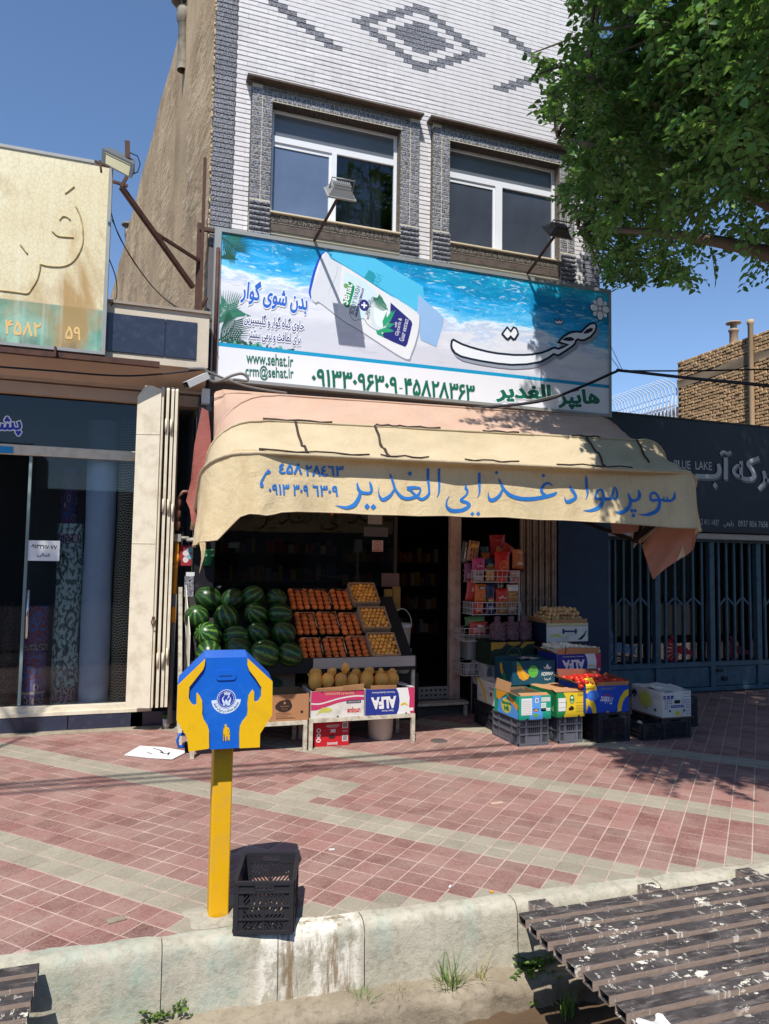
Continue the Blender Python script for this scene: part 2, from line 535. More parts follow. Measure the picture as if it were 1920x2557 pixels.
def tile_mat(name, a, b, dust):
    t = NT(name); co = t.coord(kind='Object'); tone = t.attr('tone')
    tn_ = t.new('ShaderNodeMath', operation='MAXIMUM'); t.l(tone, tn_.inputs[0]); tn_.inputs[1].default_value = 0
    dk_ = t.math('MAXIMUM', t.math('MULTIPLY', tone, -1.4), 0)
    c = t.mix(tn_.outputs[0], a, b); c = t.mix(dk_, c, sc3(a, .55))
    r = t.rand(); c = t.mix(1.0, c, t.math('ADD', t.math('MULTIPLY', r, .25), .87), 'MULTIPLY')
    geo = t.new('ShaderNodeNewGeometry')
    n1 = t.noise(geo.outputs['Position'], 3.0, 7, .65)
    c = t.mix(t.ramp(n1, (.36, .08), (.72, .72)), c, dust)
    n2 = t.noise(geo.outputs['Position'], 85, 5, .7)
    c = t.mix(t.ramp(n2, (.46, 0), (.68, .55)), c, sc3(dust, 1.12))
    c = t.mix(t.ramp(t.noise(geo.outputs['Position'], 42, 4, .7), (.56, 0), (.7, .5)), c, sc3(a, .6))
    c = t.mix(t.ramp(t.noise(geo.outputs['Position'], .55, 4, .5), (.45, 0), (.7, .35)), c, sc3(dust, .8))
    c = t.mix(t.ramp(t.noise(geo.outputs['Position'], 11, 5, .6), (.55, 0), (.8, .3)), c, sc3(a, .55))
    t.bump(n2, .25, .006); return t.done(c, .85, .2)
M_red = tile_mat('red_paver', lin(112,66,62), lin(148,103,96), lin(162,138,127))
M_grey = tile_mat('grey_paver', lin(130,122,106), lin(156,147,129), lin(166,158,142))

# wide ground under everything, the road the camera stands on, the channel floor
structure('ground', MB().add([(-60,1.35,-.9),(60,1.35,-.9),(60,60,-.9),(-60,60,-.9)], [(0,1,2,3)]), M_dirt)
structure('road', MB().box(-60, 60, -60, 1.5, -1.0, 0.0), M_asphalt)
cf = MB(); rows = []
for j in range(15):
    y = 1.5 + (3.56-1.5)*j/14
    rows.append([Vector((-3+7*i/70.0, y, -.47 + .03*sin(i*.7+j)*cos(j*1.3+i*.21) + .05*exp(-((y-3.56)/.14)**2) + RN.uniform(-.008,.008))) for i in range(71)])
cf.grid(rows); structure('channel_floor', cf, M_dirt)

def curb_y(x): return 3.772 - .048*x                  # back edge of the kerb
# kerb: rounded concrete lip, face and footing, cast in lengths
joints = [-3.0, -1.2, .2, .735, 1.165, 2.0, 2.9, 3.8, 5.4, 7.0, 9.0, 12]
prof = [(0,.006),(-.055,.008),(-.085,.002),(-.105,-.018),(-.112,-.05),(-.118,-.17),(-.122,-.31)]
pav = None
for a, b in zip(joints[:-1], joints[1:]):
    m = MB(); n = max(2, int((b-a)/.06)); rows = []
    for dy, dz in prof:
        r = []
        for i in range(n+1):
            x = a+.002+(b-a-.004)*i/n
            w = .004*sin(x*23+dz*31)+.003*sin(x*61)
            if i in (0, n): w -= .008
            r.append(Vector((x, curb_y(x)+dy+w, dz+(.003*sin(x*17) if dz > -.1 else 0))))
        rows.append(r)
    m.grid(rows, flip=True)
    m.add([(a+.002, curb_y(a), -.5), (b-.002, curb_y(b), -.5), (b-.002, curb_y(b)-.03, .0), (a+.002, curb_y(a)-.03, .0)], [(0,1,2,3)])
    structure('kerb', m, M_curb)
led = MB(); rows = []
for dy, dz in ((-.11,-.305),(-.17,-.308),(-.235,-.315),(-.265,-.335),(-.278,-.37),(-.268,-.42),(-.29,-.52)):
    rows.append([Vector((-3+.05*i, curb_y(-3+.05*i)+dy+(.012*sin(i*1.9)+.012*sin(i*.77+dz*40)+RN.uniform(-.008,.008))*(1 if dz < -.31 else .3), dz+RN.uniform(-.004,.004))) for i in range(141)])
led.grid(rows, flip=True); structure('footing', led, M_ledge)

# pavement slab (joint mortar) with pavers laid on the diagonal
pm = MB(); pm.add([(-14,curb_y(-14),-.0012),(16,curb_y(16),-.0012),(16,12,-.0012),(-14,12,-.0012),(-14,curb_y(-14),-.5),(16,curb_y(16),-.5)], [(0,1,2,3),(4,5,1,0)])
PAV = structure('pavement', pm, M_grout)
TS, TA = .1485, radians(43.86); TO = Vector((1.062, 3.811, 0))
ta = Vector((cos(TA), sin(TA), 0))*TS; tb = Vector((-sin(TA), cos(TA), 0))*TS
tiles = []; EDGE = set()
def tile_poly(i, j):
    c = TO + ta*(i+.5) + tb*(j+.5); g = .5 - .0042/TS
    return c, [c+ta*x*g*2+tb*y*g*2 for x, y in ((-.5,-.5),(.5,-.5),(.5,.5),(-.5,.5))]
def clip(poly, f):
    o = []
    for k in range(len(poly)):
        p, q = poly[k-1], poly[k]; a, b = f(p), f(q)
        if (a < 0) != (b < 0): o.append(p+(q-p)*(a/(a-b)))
        if b >= 0: o.append(q)
    return o
for i in range(-40, 60):
    for j in range(-48, 48):
        c, pl = tile_poly(i, j)
        if c.y > 8.9 or c.x > 9.2 or c.x < -2.6 or c.y < 3.5: continue
        q = proj(Vector((c.x, c.y, 0)))
        if q is None or q[0] < -160 or q[0] > IW+160 or q[1] > IH+100: continue
        f = lambda p: p.y - curb_y(p.x) - .004
        edge = min(f(p) for p in pl) < 0
        pl2 = clip(pl, f) if edge else pl
        if len(pl2) < 3: continue
        ar = abs(sum(pl2[k-1].x*pl2[k].y-pl2[k].x*pl2[k-1].y for k in range(len(pl2))))/2
        if ar < .0015: continue
        grey = i in (-3,-2,7,8,17,18,28,29) or (edge and c.x > .25) or (c.y-curb_y(c.x) < .10 and c.x > .3)
        if i in (9,10,11,12) and 6 <= j <= 8 : grey = grey or RN.random() < .75
        d = (Vector((c.x,c.y,0))-CAMPOS).length
        if edge: EDGE.add((d, c.x))
        tiles.append((d, pl2, grey, c))
tiles.sort(key=lambda t: t[0])
def tile_mesh(m, pl, tz):
    n = len(pl); c = sum(pl, Vector())/n; k = .0045
    inn = [p+(c-p).normalized()*k for p in pl]
    def z(p): return tz[0]+tz[1]*(p.x-c.x)+tz[2]*(p.y-c.y)
    vs = [Vector((p.x,p.y,z(p))) for p in inn]+[Vector((p.x,p.y,z(p)-.0022)) for p in pl]+[Vector((p.x,p.y,-.02)) for p in pl]
    o = len(m.v)
    m.add(vs, [tuple(range(n))]+[(a, n+a, n+(a+1) % n, (a+1) % n) for a in range(n)]+[(n+a, 2*n+a, 2*n+(a+1) % n, n+(a+1) % n) for a in range(n)])
    return len(m.v)-o
def set_tone(me, vals):
    at = me.attributes.new('tone', 'FLOAT', 'POINT'); at.data.foreach_set('value', vals)
stuff = {False: (MB(), []), True: (MB(), [])}
shared = {}
for k, (d, pl, grey, c) in enumerate(tiles):
    tz = (RN.uniform(.0008,.0034), RN.uniform(-.009,.009), RN.uniform(-.009,.009))
    tone = RN.random()**1.1
    if not grey and RN.random() < .16: tone = -.35*RN.random()
    if k < 300:
        if len(pl) == 4 and not getattr(c, '_e', False) and (d, c.x) not in EDGE:
            key = (grey, RN.randrange(10))
            if key not in shared:
                m = MB(); n = tile_mesh(m, [p-c for p in pl], tz); me = mesh_of('paver', m, M_grey if grey else M_red)
                set_tone(me, [tone]*n); shared[key] = me
            place('paver', shared[key], (c.x, c.y, 0), parent=PAV)
        else:
            m = MB(); n = tile_mesh(m, [p-c for p in pl], tz); me = mesh_of('paver', m, M_grey if grey else M_red); set_tone(me, [tone]*n)
            place('paver', me, (c.x, c.y, 0), parent=PAV)
    else:
        m, tn = stuff[grey]; n = tile_mesh(m, pl, tz); tn += [tone]*n
for g in (False, True):
    me = mesh_of('pavers', stuff[g][0], M_grey if g else M_red); set_tone(me, stuff[g][1])
    o = link('pavers', me, PAV); o['kind'] = 'stuff'

# ---------------------------------------------------------------- steel gratings that bridge the channel
t = NT('worn_brown_paint'); co = t.coord()
c = t.ramp(t.noise(co, 6, 7, .65), (.35, lin(50,46,46)), (.6, lin(80,74,73)), (.8, lin(112,104,101)))
c = t.mix(t.ramp(t.noise(t.coord((1,5,5)), 9, 6, .7), (.52, 0), (.66, .6)), c, lin(132,122,116))
geo = t.new('ShaderNodeNewGeometry'); up = t.sep(geo.outputs['Normal'])[2]
sp = t.math('MULTIPLY', t.ramp(t.noise(t.coord((1,1.3,1.3)), 7.5, 8, .72), (.585, 0), (.60, 1)), t.ramp(t.noise(t.coord(), 1.6, 2), (.42, 0), (.55, 1)))
sidec = t.mix(t.noise(t.coord((1,1,6)), 9, 6, .7), lin(122,104,92), lin(176,156,142))
c = t.mix(t.ramp(t.math('ABSOLUTE', up), (.3, .92), (.7, 0)), c, sidec)
sp2 = t.math('MULTIPLY', t.ramp(t.noise(t.coord((2.6,1.0,.25)), 9, 7, .7), (.60, 0), (.615, 1)), t.ramp(t.noise(t.coord((1,1,.2)), 1.6, 2), (.40, 0), (.52, 1)))
sp = t.math('MAXIMUM', sp, t.math('MULTIPLY', sp2, t.ramp(t.math('ABSOLUTE', up), (.3, .8), (.7, .7))))
c = t.mix(sp, c, lin(222,214,198))
t.bump(t.noise(co, 30, 6), .3, .01); M_grate = t.done(c, .6, .35)
def hollow(m, x0, x1, y, z, w, h, th=.004, jag=.0):
    x0 += jag
    for a, b, c_, d in ((y-w/2,y+w/2,z-th,z),(y-w/2,y+w/2,z-h,z-h+th),(y-w/2,y-w/2+th,z-h+th,z-th),(y+w/2-th,y+w/2,z-h+th,z-th)):
        m.box(x0, x1, a, b, c_, d)
def grating(label, x0, x1, ys, ztop, stubs, drop):
    r = thing('channel_grating', label, 'grating', ((x0+x1)/2, ys[-1], ztop-.1))
    for k, y in enumerate(ys):
        m = MB(); hollow(m, x0, x1, y, ztop-RN.uniform(0,.006), .074, .042, jag=RN.uniform(-.012,.012)); part('tube', m, M_grate, r)
    for sx in stubs:
        m = MB()
        m.box(sx-.045, sx+.045, ys[-1], ys[0]+.05, ztop-.085, ztop-.048)
        part('crossbeam', m, M_grate, r)
        m = MB(); y0 = ys[0]+.055
        m.box(sx-.05, sx+.05, y0, y0+.085, ztop-.012, ztop-.006); m.box(sx-.05, sx-.044, y0, y0+.085, ztop-.052, ztop-.012); m.box(sx+.044, sx+.05, y0, y0+.085, ztop-.052, ztop-.012)
        part('bracket', m, M_grate, r)
    return r
grating('long brown steel tube grating splashed with white paint over the channel at lower right', 1.885, 5.6, [3.325-.1118*k for k in range(15)], .062, [2.06, 2.74, 3.42, 4.1], .05)
grating('weathered grey tube grating over the channel at the lower left corner', -3.0, -.315, [3.59-.112*k for k in range(14)], .034, [-.62, -1.3], .05)

# pavement surroundings: threshold strip in front of the carpet shop
m = MB(); n = 40; rows = []
for dy, dz in ((0,-.02),(.0,.006),(.16,.012)):
    rows.append([Vector((-3.2+.09*i, 8.2+dy+(RN.uniform(-.012,.012) if dy == 0 else 0), dz)) for i in range(n+1)])
m.grid(rows, flip=True, smooth=False); structure('mortar_strip', m, M_ledge)
# ================================================================ the shop building
YF = 8.37
def speckle(name, dark, light, sc=260, rough=.75, rand=.2, grout=None):
    t = NT(name); geo = t.new('ShaderNodeNewGeometry'); co = geo.outputs['Position']
    n = t.noise(co, sc*.28, 3, .7)
    c = t.ramp(n, (.40, dark), (.5, sc3(light, .55)), (.60, light))
    c = t.mix(t.ramp(t.noise(co, 3.2, 4), (.4, 0), (.75, .25)), c, sc3(dark, 1.5))
    if rand: c = t.mix(1.0, c, t.math('ADD', t.math('MULTIPLY', t.rand(), rand), 1-rand/2), 'MULTIPLY')
    t.bump(n, .35, .004); return t.done(c, rough, .25)
M_granite = speckle('dark_granite', lin(34,35,42), lin(164,165,174), 250)
M_granite2 = speckle('brown_granite', lin(52,46,42), lin(150,140,130), 250)
M_soffit = plain('soffit_brick', lin(66,60,58), .85, .2, 14, bump=.2)
def mat_white():
    t = NT('white_brick'); geo = t.new('ShaderNodeNewGeometry'); co = geo.outputs['Position']
    c = t.mix(t.noise(co, 16, 5, .7), lin(206,202,204), lin(236,232,232))
    c = t.mix(t.ramp(t.noise(co, 120, 3, .6), (.56, 0), (.7, .35)), c, lin(168,164,168))
    st = t.new('ShaderNodeMapping'); st.inputs['Scale'].default_value = (3,3,.5); t.l(co, st.inputs[0])
    c = t.mix(t.ramp(t.noise(st.outputs[0], 2.0, 5, .65), (.52, 0), (.75, .28)), c, lin(176,168,160))
    c = t.mix(1.0, c, t.math('ADD', t.math('MULTIPLY', t.rand(), .14), .9), 'MULTIPLY')
    t.bump(t.noise(co, 150, 3), .2, .003); return t.done(c, .8, .25)
M_wbrick = mat_white()
M_joint = plain('dark_joint', lin(104,100,102), .95, .15, 20)
M_cream_joint = plain('cream_joint', lin(196,188,168), .95, .1, 20)
def mat_plaster():
    t = NT('ridged_mud_plaster'); co = t.coord()
    c = t.ramp(t.noise(co, .9, 8, .62), (.3, lin(146,124,100)), (.55, lin(182,158,128)), (.78, lin(204,180,150)))
    c = t.mix(t.ramp(t.noise(t.coord((2,.5,.25)), 2.2, 5), (.52, 0), (.78, .6)), c, lin(118,104,92))
    w = t.ramp(t.noise(t.coord((1,1,4.2), (radians(30),0,0)), 2.4, 6, .65, .5), (.38, 0), (.62, 1))
    msk = t.ramp(t.noise(co, .55, 3), (.42, 0), (.5, 1))
    g = t.math('MULTIPLY', w, msk)
    c = t.mix(t.ramp(g, (.0, .0), (.5, .0), (.9, .45)), c, lin(210,190,160))
    h = t.math('ADD', t.math('MULTIPLY', g, 1.0), t.math('MULTIPLY', t.noise(co, 14, 7, .7), .8))
    t.bump(h, .5, .03); return t.done(c, .95, .1)
M_plaster = mat_plaster()
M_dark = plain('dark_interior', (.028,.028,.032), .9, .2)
M_roof = plain('roof_tar', (.1,.1,.1), .9, .2)
M_white_metal = plain('white_upvc', lin(222,224,228), .35, .05, spec=.4)
M_stone_sill = plain('cream_stone_sill', lin(206,192,164), .6, .1, 12)
M_brown = plain('brown_flashing_and_shade', lin(96,84,76), .6, .2, 10, dirt=(lin(60,52,48), .4, 9))
M_pane = None
def mat_pane(name, a, b, rough=.08):
    t = NT(name); co = t.coord(kind='Generated')
    c = t.mix(t.noise(co, 3, 5), a, b)
    return t.done(c, rough, .6)
M_pane_l = mat_pane('curtained_glass', lin(84,100,128), lin(104,120,148), .12)
M_pane_d = mat_pane('dim_glass', lin(52,58,70), lin(74,80,92), .1)
M_pane_t = mat_pane('transom_glass', lin(88,92,100), lin(112,116,120), .18)
M_clear = glass('clear_glass', keep=.86)

B = thing('shop_building', 'white brick building with dark brick diamond patterns and two upstairs windows above the grocery', 'building', (3.3, 9.5, 0))
X0, X1, ZT, ZB = .70, 5.945, 10.0, 3.2
WIN = ((1.372, 2.986, 2.135, 2.196), (3.655, 5.275, 4.37, 4.468))
wz0, wz1 = 5.83, 7.19
# backing wall with real openings
m = MB()
yb0, yb1 = 8.368, 8.55
xs = [X0, WIN[0][0], WIN[0][1], WIN[1][0], WIN[1][1], X1]
for k in range(5):
    if k in (1, 3): m.box(xs[k], xs[k+1], yb0, yb1, ZB, wz0); m.box(xs[k], xs[k+1], yb0, yb1, wz1, ZT)
    else: m.box(xs[k], xs[k+1], yb0, yb1, ZB, ZT)
part('facade_wall', m, M_joint, B)
# left party wall runs back at a slight angle
m = MB(); L = 26.0; dx = -.1035
rows = []
for i in range(40):
    s = L*(i/39.0)**1.4
    rows.append([Vector((X0+.004+dx*s + (.012*sin(z*3.1+s*2.3)), 8.40+s, z)) for z in [ .1+9.9*k/30 for k in range(31)]])
m.grid(rows, flip=False)
for k in range(30):    # ragged mortar lip along the corner
    pass
part('side_wall', m, M_plaster, B)
m = MB(); m.add([(X0+.0,8.56,ZT-.06),(X1,8.56,ZT-.06),(X1,8.4+L,ZT-.06),(X0+dx*L,8.4+L,ZT-.06)], [(0,1,2,3)])
m.add([(X1,8.55,0),(X1,8.4+L,0),(X1,8.4+L,ZT),(X1,8.55,ZT)], [(0,1,2,3)]); m.add([(X1,8.4+L,0),(X0+dx*L,8.4+L,0),(X0+dx*L,8.4+L,ZT),(X1,8.4+L,ZT)], [(0,1,2,3)])
part('roof', m, M_roof, B)
# ragged mortar edge where the brick skin meets the plaster
m = MB(); 
for k in range(190):
    z = 5.5+k*.024+RN.uniform(-.02,.02)
    if RN.random() < .45: continue
    m.ball((X0-.006+RN.uniform(-.008,.008), 8.385+RN.uniform(-.01,.01), z), RN.uniform(.005,.022), 6, 4, sc=(1,1,1.6))
part('mortar_edge', m, P('mortar', 176,152,118, var=.25, scale=18), B)

# bricks
PITCH_Z, BL, CX, CZ = .0585, .23, 3.255, 8.502
def in_open(xa, xb, z):
    for a, b in ((1.128,3.238),(3.415,5.505)):
        if z < 7.40 and xb > a and xa < b: return (a, b)
    return None
bricks = []
r0 = int((5.45-CZ)/PITCH_Z)-1
for r in range(r0, 27):
    z = CZ + r*PITCH_Z
    if z > 9.97: continue
    # the granite strips at both corners
    for a, b in ((X0, .945), (5.70, X1)):
        bricks.append((a+.002, b-.004, z, True))
    off = .5 if r % 2 == 0 else 0
    for k in range(-13, 14):
        c = CX + (k+off)*BL; a, b = c-BL/2, c+BL/2
        a2, b2 = max(a, .947), min(b, 5.698)
        if b2-a2 < .03: continue
        u = (c-CX)/(BL/2)
        dk = abs(abs(u)+abs(r)-7) < .6 or abs(u)+abs(r) < 4.1 or (abs(r) <= 7 and abs(abs(u)-(17-abs(r))) < .62)
        segs = [(a2, b2)]
        for oa, ob in ((1.128,3.238),(3.415,5.505)):
            if z < 7.36:
                ns = []
                for p, q in segs:
                    if q <= oa or p >= ob: ns.append((p, q)); continue
                    if p < oa-.02: ns.append((p, oa))
                    if q > ob+.02: ns.append((ob, q))
                segs = ns
        for p, q in segs: bricks.append((p, q, z, dk))
def brick_mesh(p, q, mb=None):
    m = MB() if mb is None else mb
    return m
meshes = {}; restw, restg = MB(), MB(); near = []
for p, q, z, dk in bricks:
    c = Vector(((p+q)/2, YF, z)); near.append(((c-CAMPOS).length, p, q, z, dk))
near.sort(key=lambda t: t[0])
cnt = 0
for d, p, q, z, dk in near:
    pr = proj(Vector(((p+q)/2, YF, z)))
    vis = pr and 0 < pr[0] < IW and 0 < pr[1] < IH and z > 5.62
    h = PITCH_Z/2-.0048; y0 = 8.357+RN.uniform(-.0015,.0015); w = (q-p)/2-.0009
    mt = M_granite if dk else M_wbrick
    if vis and cnt < 300:
        cnt += 1
        key = (round(w, 4), dk)
        if key not in meshes:
            mm = MB(); mm.cbox(-w, w, 0, .014, -h, h, .0025); meshes[key] = mesh_of('facade_brick', mm, mt)
        place('facade_brick', meshes[key], ((p+q)/2, y0, z), parent=B)
    else:
        (restg if dk else restw).box((p+q)/2-w, (p+q)/2+w, y0, y0+.014, z-h, z+h)
part('facade_bricks', restw, M_wbrick, B, stuff=True)
part('dark_facade_bricks', restg, M_granite, B, stuff=True)

# windows
gm = {}
def gbrick(w, h, mat, rnd_=False, d=.03):
    key = (round(w,4), round(h,4), mat.name, rnd_, d)
    if key not in gm:
        mm = MB()
        if rnd_:
            rows = []
            for k in range(7):
                a = pi*k/6; rows.append([Vector((-w, -sin(a)*d, -cos(a)*h)), Vector((w, -sin(a)*d, -cos(a)*h))])
            mm.grid(rows, flip=True); n = 7
            for sx in (-w, w): mm.add([Vector((sx, -sin(pi*k/6)*d, -cos(pi*k/6)*h)) for k in range(7)], [tuple(range(7))])
        else: mm.cbox(-w, w, 0, d, -h, h, .003)
        gm[key] = mesh_of('surround_brick', mm, mat)
    return gm[key]
def window(xo0, xo1, xi0, xi1, mx0, mx1, label, lpane, rpane):
    w = link('window', mesh_of('window', MB().box(xi0, xi1, 8.52, 8.54, 5.83, 5.84), M_joint, OM[B.name].inverted()), B)
    w['label'] = label
    yf = 8.29
    # granite piers either side: joint core and two columns of split bricks, the lowest courses bulging
    core = MB()
    for a, b in ((xo0, xi0), (xi1, xo1)):
        core.box(a+.004, b-.004, yf+.004, 8.367, 5.45, 7.188)
    core.box(xo0+.004, xo1-.004, yf+.004, 8.367, 7.19, 7.366)
    core.box(xi0, xi1, yf+.05, 8.52, 7.19, 7.22)
    part('mortar_core', core, M_cream_joint, w)
    for a, b in ((xo0, xi0), (xi1, xo1)):
        cw = (b-a)/2
        z = 5.98+PITCH_Z/2
        while z < 7.34:
            for k in range(2):
                place('surround_brick', gbrick(cw/2-.004, PITCH_Z/2-.0042, M_granite, False, .02), (a+cw*(k+.5), yf+RN.uniform(-.001,.001), z), parent=w)
            z += PITCH_Z
        z = 5.96
        while z > 5.5:
            for k in range(2):
                place('surround_brick', gbrick(cw/2-.001, .028, M_granite, True, .035), (a+cw*(k+.5), yf+.004, z-.03), parent=w)
            z -= .061
        # returns (side of the pier, and the reveal inside the opening)
    rv = MB()
    z = 5.86
    while z < 7.3:
        rv.box(xo0, xo0+.003, yf+.02, 8.366, z, z+PITCH_Z-.006)
        if z < 7.16:
            rv.box(xi1-.003, xi1+.0, yf+.02, 8.50, z, z+PITCH_Z-.006); rv.box(xi0, xi0+.003, yf+.02, 8.50, z, z+PITCH_Z-.006)
        z += PITCH_Z
    part('reveal_bricks', rv, M_granite2, w, stuff=True)
    # soldier course, with its underside
    n = 28; sw = (xi1-xi0)/n
    for k in range(n):
        x = xi0+sw*(k+.5)
        place('surround_brick', gbrick(sw/2-.003, .052, M_granite, False, .02), (x, yf-.001, 7.203+.053), parent=w)
    so = MB()
    for k in range(n):
        x = xi0+sw*k
        so.box(x+.003, x+sw-.003, yf+.002, 8.45, 7.182, 7.189)
    part('soffit_bricks', so, M_soffit, w, stuff=True)
    m = MB(); k = 0; xx = xi0-.12
    while xx < xi1+.1:
        m.cbox(xx, min(xx+.4, xi1+.12)-.003, yf-.002, yf+.02, 7.314, 7.366, .003); xx += .4
    part('band_stone', m, M_granite2, w)
    # flashing hood
    m = MB(); hx0, hx1 = xo0-.07, xo1+.02
    m.box(hx0, hx1, 8.20, 8.356, 7.388, 7.410); m.box(hx0+.03, hx1-.03, 8.27, 8.356, 7.369, 7.387)
    part('hood', m, M_brown, w)
    # frame, sashes, panes
    yg = 8.45; f = MB(); ff = .035
    f.box(xi0+.01, xi0+.01+ff, yg-.02, yg+.03, 5.88, 7.18); f.box(xi1-.045, xi1-.005, yg-.02, yg+.03, 5.88, 7.18)
    f.box(xi0+.01, xi1-.005, yg-.018, yg+.028, 5.86, 5.90); f.box(xi0+.01, xi1-.005, yg-.018, yg+.028, 7.15, 7.18)
    f.box(xi0+.01+ff, xi1-.045, yg-.024, yg+.025, 6.785, 6.86)
    f.box(mx0, mx1, yg-.03, yg+.02, 5.90, 6.785)
    part('frame', f, M_white_metal, w)
    for a, b, z0, z1, mt in ((xi0+.045, mx0, 5.90, 6.785, lpane), (mx1, xi1-.045, 5.90, 6.785, rpane), (xi0+.045, xi1-.045, 6.86, 7.15, M_pane_t)):
        part('pane', MB().box(a, b, yg+.004, yg+.010, z0, z1), mt, w)
    s = MB(); s.box(xi0+.045, mx0, yg-.008, yg+.003, 6.735, 6.785); s.box(mx0-.032, mx0, yg-.012, yg+.003, 5.90, 6.735)
    part('sash', s, M_white_metal, w)
    # sill: thin stone over a course of rounded bricks and a dark strip painted in as the shade below
    part('sill', MB().cbox(xi0-.005, xi1+.005, 8.262, 8.44, 5.835, 5.856, .003), M_stone_sill, w)
    n = 29; sw = (xi1-xi0)/n
    for k in range(n):
        x = xi0+sw*(k+.5)
        key = ('sillb',)
        if key not in gm:
            mm = MB(); rows = []
            for a_, b_ in ((-.008,.055),(-.008,-.02),(.0,-.036),(.014,-.05),(.03,-.055)):
                rows.append([Vector((-sw/2+.003, a_, b_)), Vector((sw/2-.003, a_, b_))])
            mm.grid(rows, smooth=True); mm.box(-sw/2+.003, sw/2-.003, .0, .03, -.05, .054); gm[key] = mesh_of('sill_brick', mm, M_granite2)
        place('sill_brick', gm[key], (x, 8.30, 5.775), parent=w)
    part('sill_core', MB().box(xi0, xi1, 8.312, 8.367, 5.60, 5.834), M_cream_joint, w)
    part('shade_band', MB().box(xi0, xi1, 8.298, 8.311, 5.63, 5.715), M_brown, w)
    # the room behind
    return w
window(1.13, 3.235, 1.372, 2.986, 2.135, 2.196, 'upstairs window with one pale curtained pane and one dark pane', M_pane_l, M_clear)
window(3.42, 5.50, 3.655, 5.275, 4.37, 4.468, 'upstairs window with two dark panes', M_pane_d, M_pane_d)
m = MB(); m.add([(.8,8.56,5.5),(5.8,8.56,5.5),(5.8,11.5,5.5),(.8,11.5,5.5),(.8,8.56,8),(5.8,8.56,8),(5.8,11.5,8),(.8,11.5,8)], [(0,1,2,3),(4,5,6,7),(1,2,6,5),(3,0,4,7),(2,3,7,6)])
part('upstairs_room', m, plain('room_wall', lin(120,112,104), .9), B)
bulb = MB(); bulb.tube([(2.62,8.9,6.5),(2.62,8.9,6.05)], .004, 5); bulb.lathe([(.012,.08),(.02,.06),(.02,.0),(.035,-.05),(.02,-.09),(0,-.1)], (2.62,8.9,6.0), 10)
solo('light_bulb', bulb, P('bulb_black', 40,40,42), 'bare bulb hanging on its flex behind the left upstairs window', 'light bulb')

# chimney flues on the party wall edge
def flue(x, y, z, s, label):
    r = thing('flue_pipe', label, 'flue', (x, y, z))
    mt = P('flue_cement', 150,140,126, var=.25, scale=9, dirt=(lin(80,74,68), .5, 7))
    part('pipe', MB().lathe([(.09*s,-.8*s),(.09*s,0),(.12*s,.03),(.13*s,.22*s),(.12*s,.26*s)], (x,y,z), 14), mt, r)
    part('cap', MB().lathe([(.0,.52*s),(.2*s,.44*s),(.23*s,.38*s),(.2*s,.36*s),(.0,.38*s)], (x,y,z), 14), P('flue_metal', 120,112,104, var=.3, rough=.5), r)
    m = MB()
    for k in range(3): m.bar((x+.1*s*cos(k*2.1), y+.1*s*sin(k*2.1), z+.24*s), (x+.14*s*cos(k*2.1), y+.14*s*sin(k*2.1), z+.4*s), .02*s)
    part('stay', m, P('flue_metal', 120,112,104), r)
q = onX(v(398, 52), .44); flue(q.x-.0, q.y, q.z, .9, 'capped cement flue at the top of the rough side wall')
q = onX(v(277, 512), -.55); flue(q.x, q.y, q.z, 1.1, 'small far flue low beside the rough side wall')

# ---------------------------------------------------------------- ground floor: dark shop room, piers, lintel
m = MB(); gx0, gx1 = .78, 6.0
m.add([(gx0,8.55,.06),(gx1,8.55,.06),(gx1,13,.06),(gx0,13,.06),(gx0,8.55,3.2),(gx1,8.55,3.2),(gx1,13,3.2),(gx0,13,3.2)], [(0,1,2,3),(7,6,5,4),(0,4,5,1)[:0] or (1,5,6,2),(0,3,7,4),(3,2,6,7)])
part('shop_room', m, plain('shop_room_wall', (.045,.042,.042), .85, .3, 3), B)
m = MB(); m.box(X0, X1, 8.30, 8.55, 2.66, ZB-.002); part('lintel', m, P('lintel_stone', 52,50,54, rough=.5), B)
m = MB(); m.box(.64, .86, 8.22, 8.56, .0, 2.66); m.box(.64, .86, 8.22, 8.56, 2.662, 3.6)
part('pier', m, plain('black_polished_stone', lin(38,38,44), .18, .25, 6, spec=.5), B)
m = MB(); m.box(5.22, 5.99, 8.26, 8.56, .0, 2.68); part('pier', m, plain('blue_painted_wall', lin(36,54,76), .6, .15, 3, dirt=(lin(30,44,62), .4, 4)), B, label='dark blue painted wall end')

cu = MB(); rows = []
for z in (5.86, 6.3, 6.8, 7.1): rows.append([Vector((2.2+.72*k/40, 8.78+.03*sin(k*1.3+z)+.015*sin(k*.5), z)) for k in range(41)])
cu.grid(rows); solo('net_curtain', cu, plain('net_curtain_cloth', lin(150,146,142), .9, .3, 7), 'dull net curtain hanging behind the dark pane of the left upstairs window', 'curtain')
# ================================================================ carpet shop on the left
M_cream_stone = plain('cream_stone', lin(198,186,168), .6, .12, 3, dirt=(lin(168,156,138), .3, 5), bump=.1)
M_navy_stone = plain('navy_polished_stone', lin(44,50,68), .25, .2, 5, spec=.5, dirt=(lin(70,74,86), .25, 14))
M_cream_paint = plain('cream_painted_steel', lin(216,206,184), .5, .06, 4, dirt=(lin(176,160,134), .4, 7, .7))
M_alu = plain('grey_aluminium', lin(150,152,150), .45, .12, 8, metal=.3)
M_rust = plain('rusty_brown_steel', lin(84,56,46), .7, .3, 12, dirt=(lin(52,36,32), .5, 10))
CS = thing('carpet_shop', 'low carpet shop with beige stone fascia and glass shopfront left of the grocery', 'building', (-1.6, 8.6, 0))
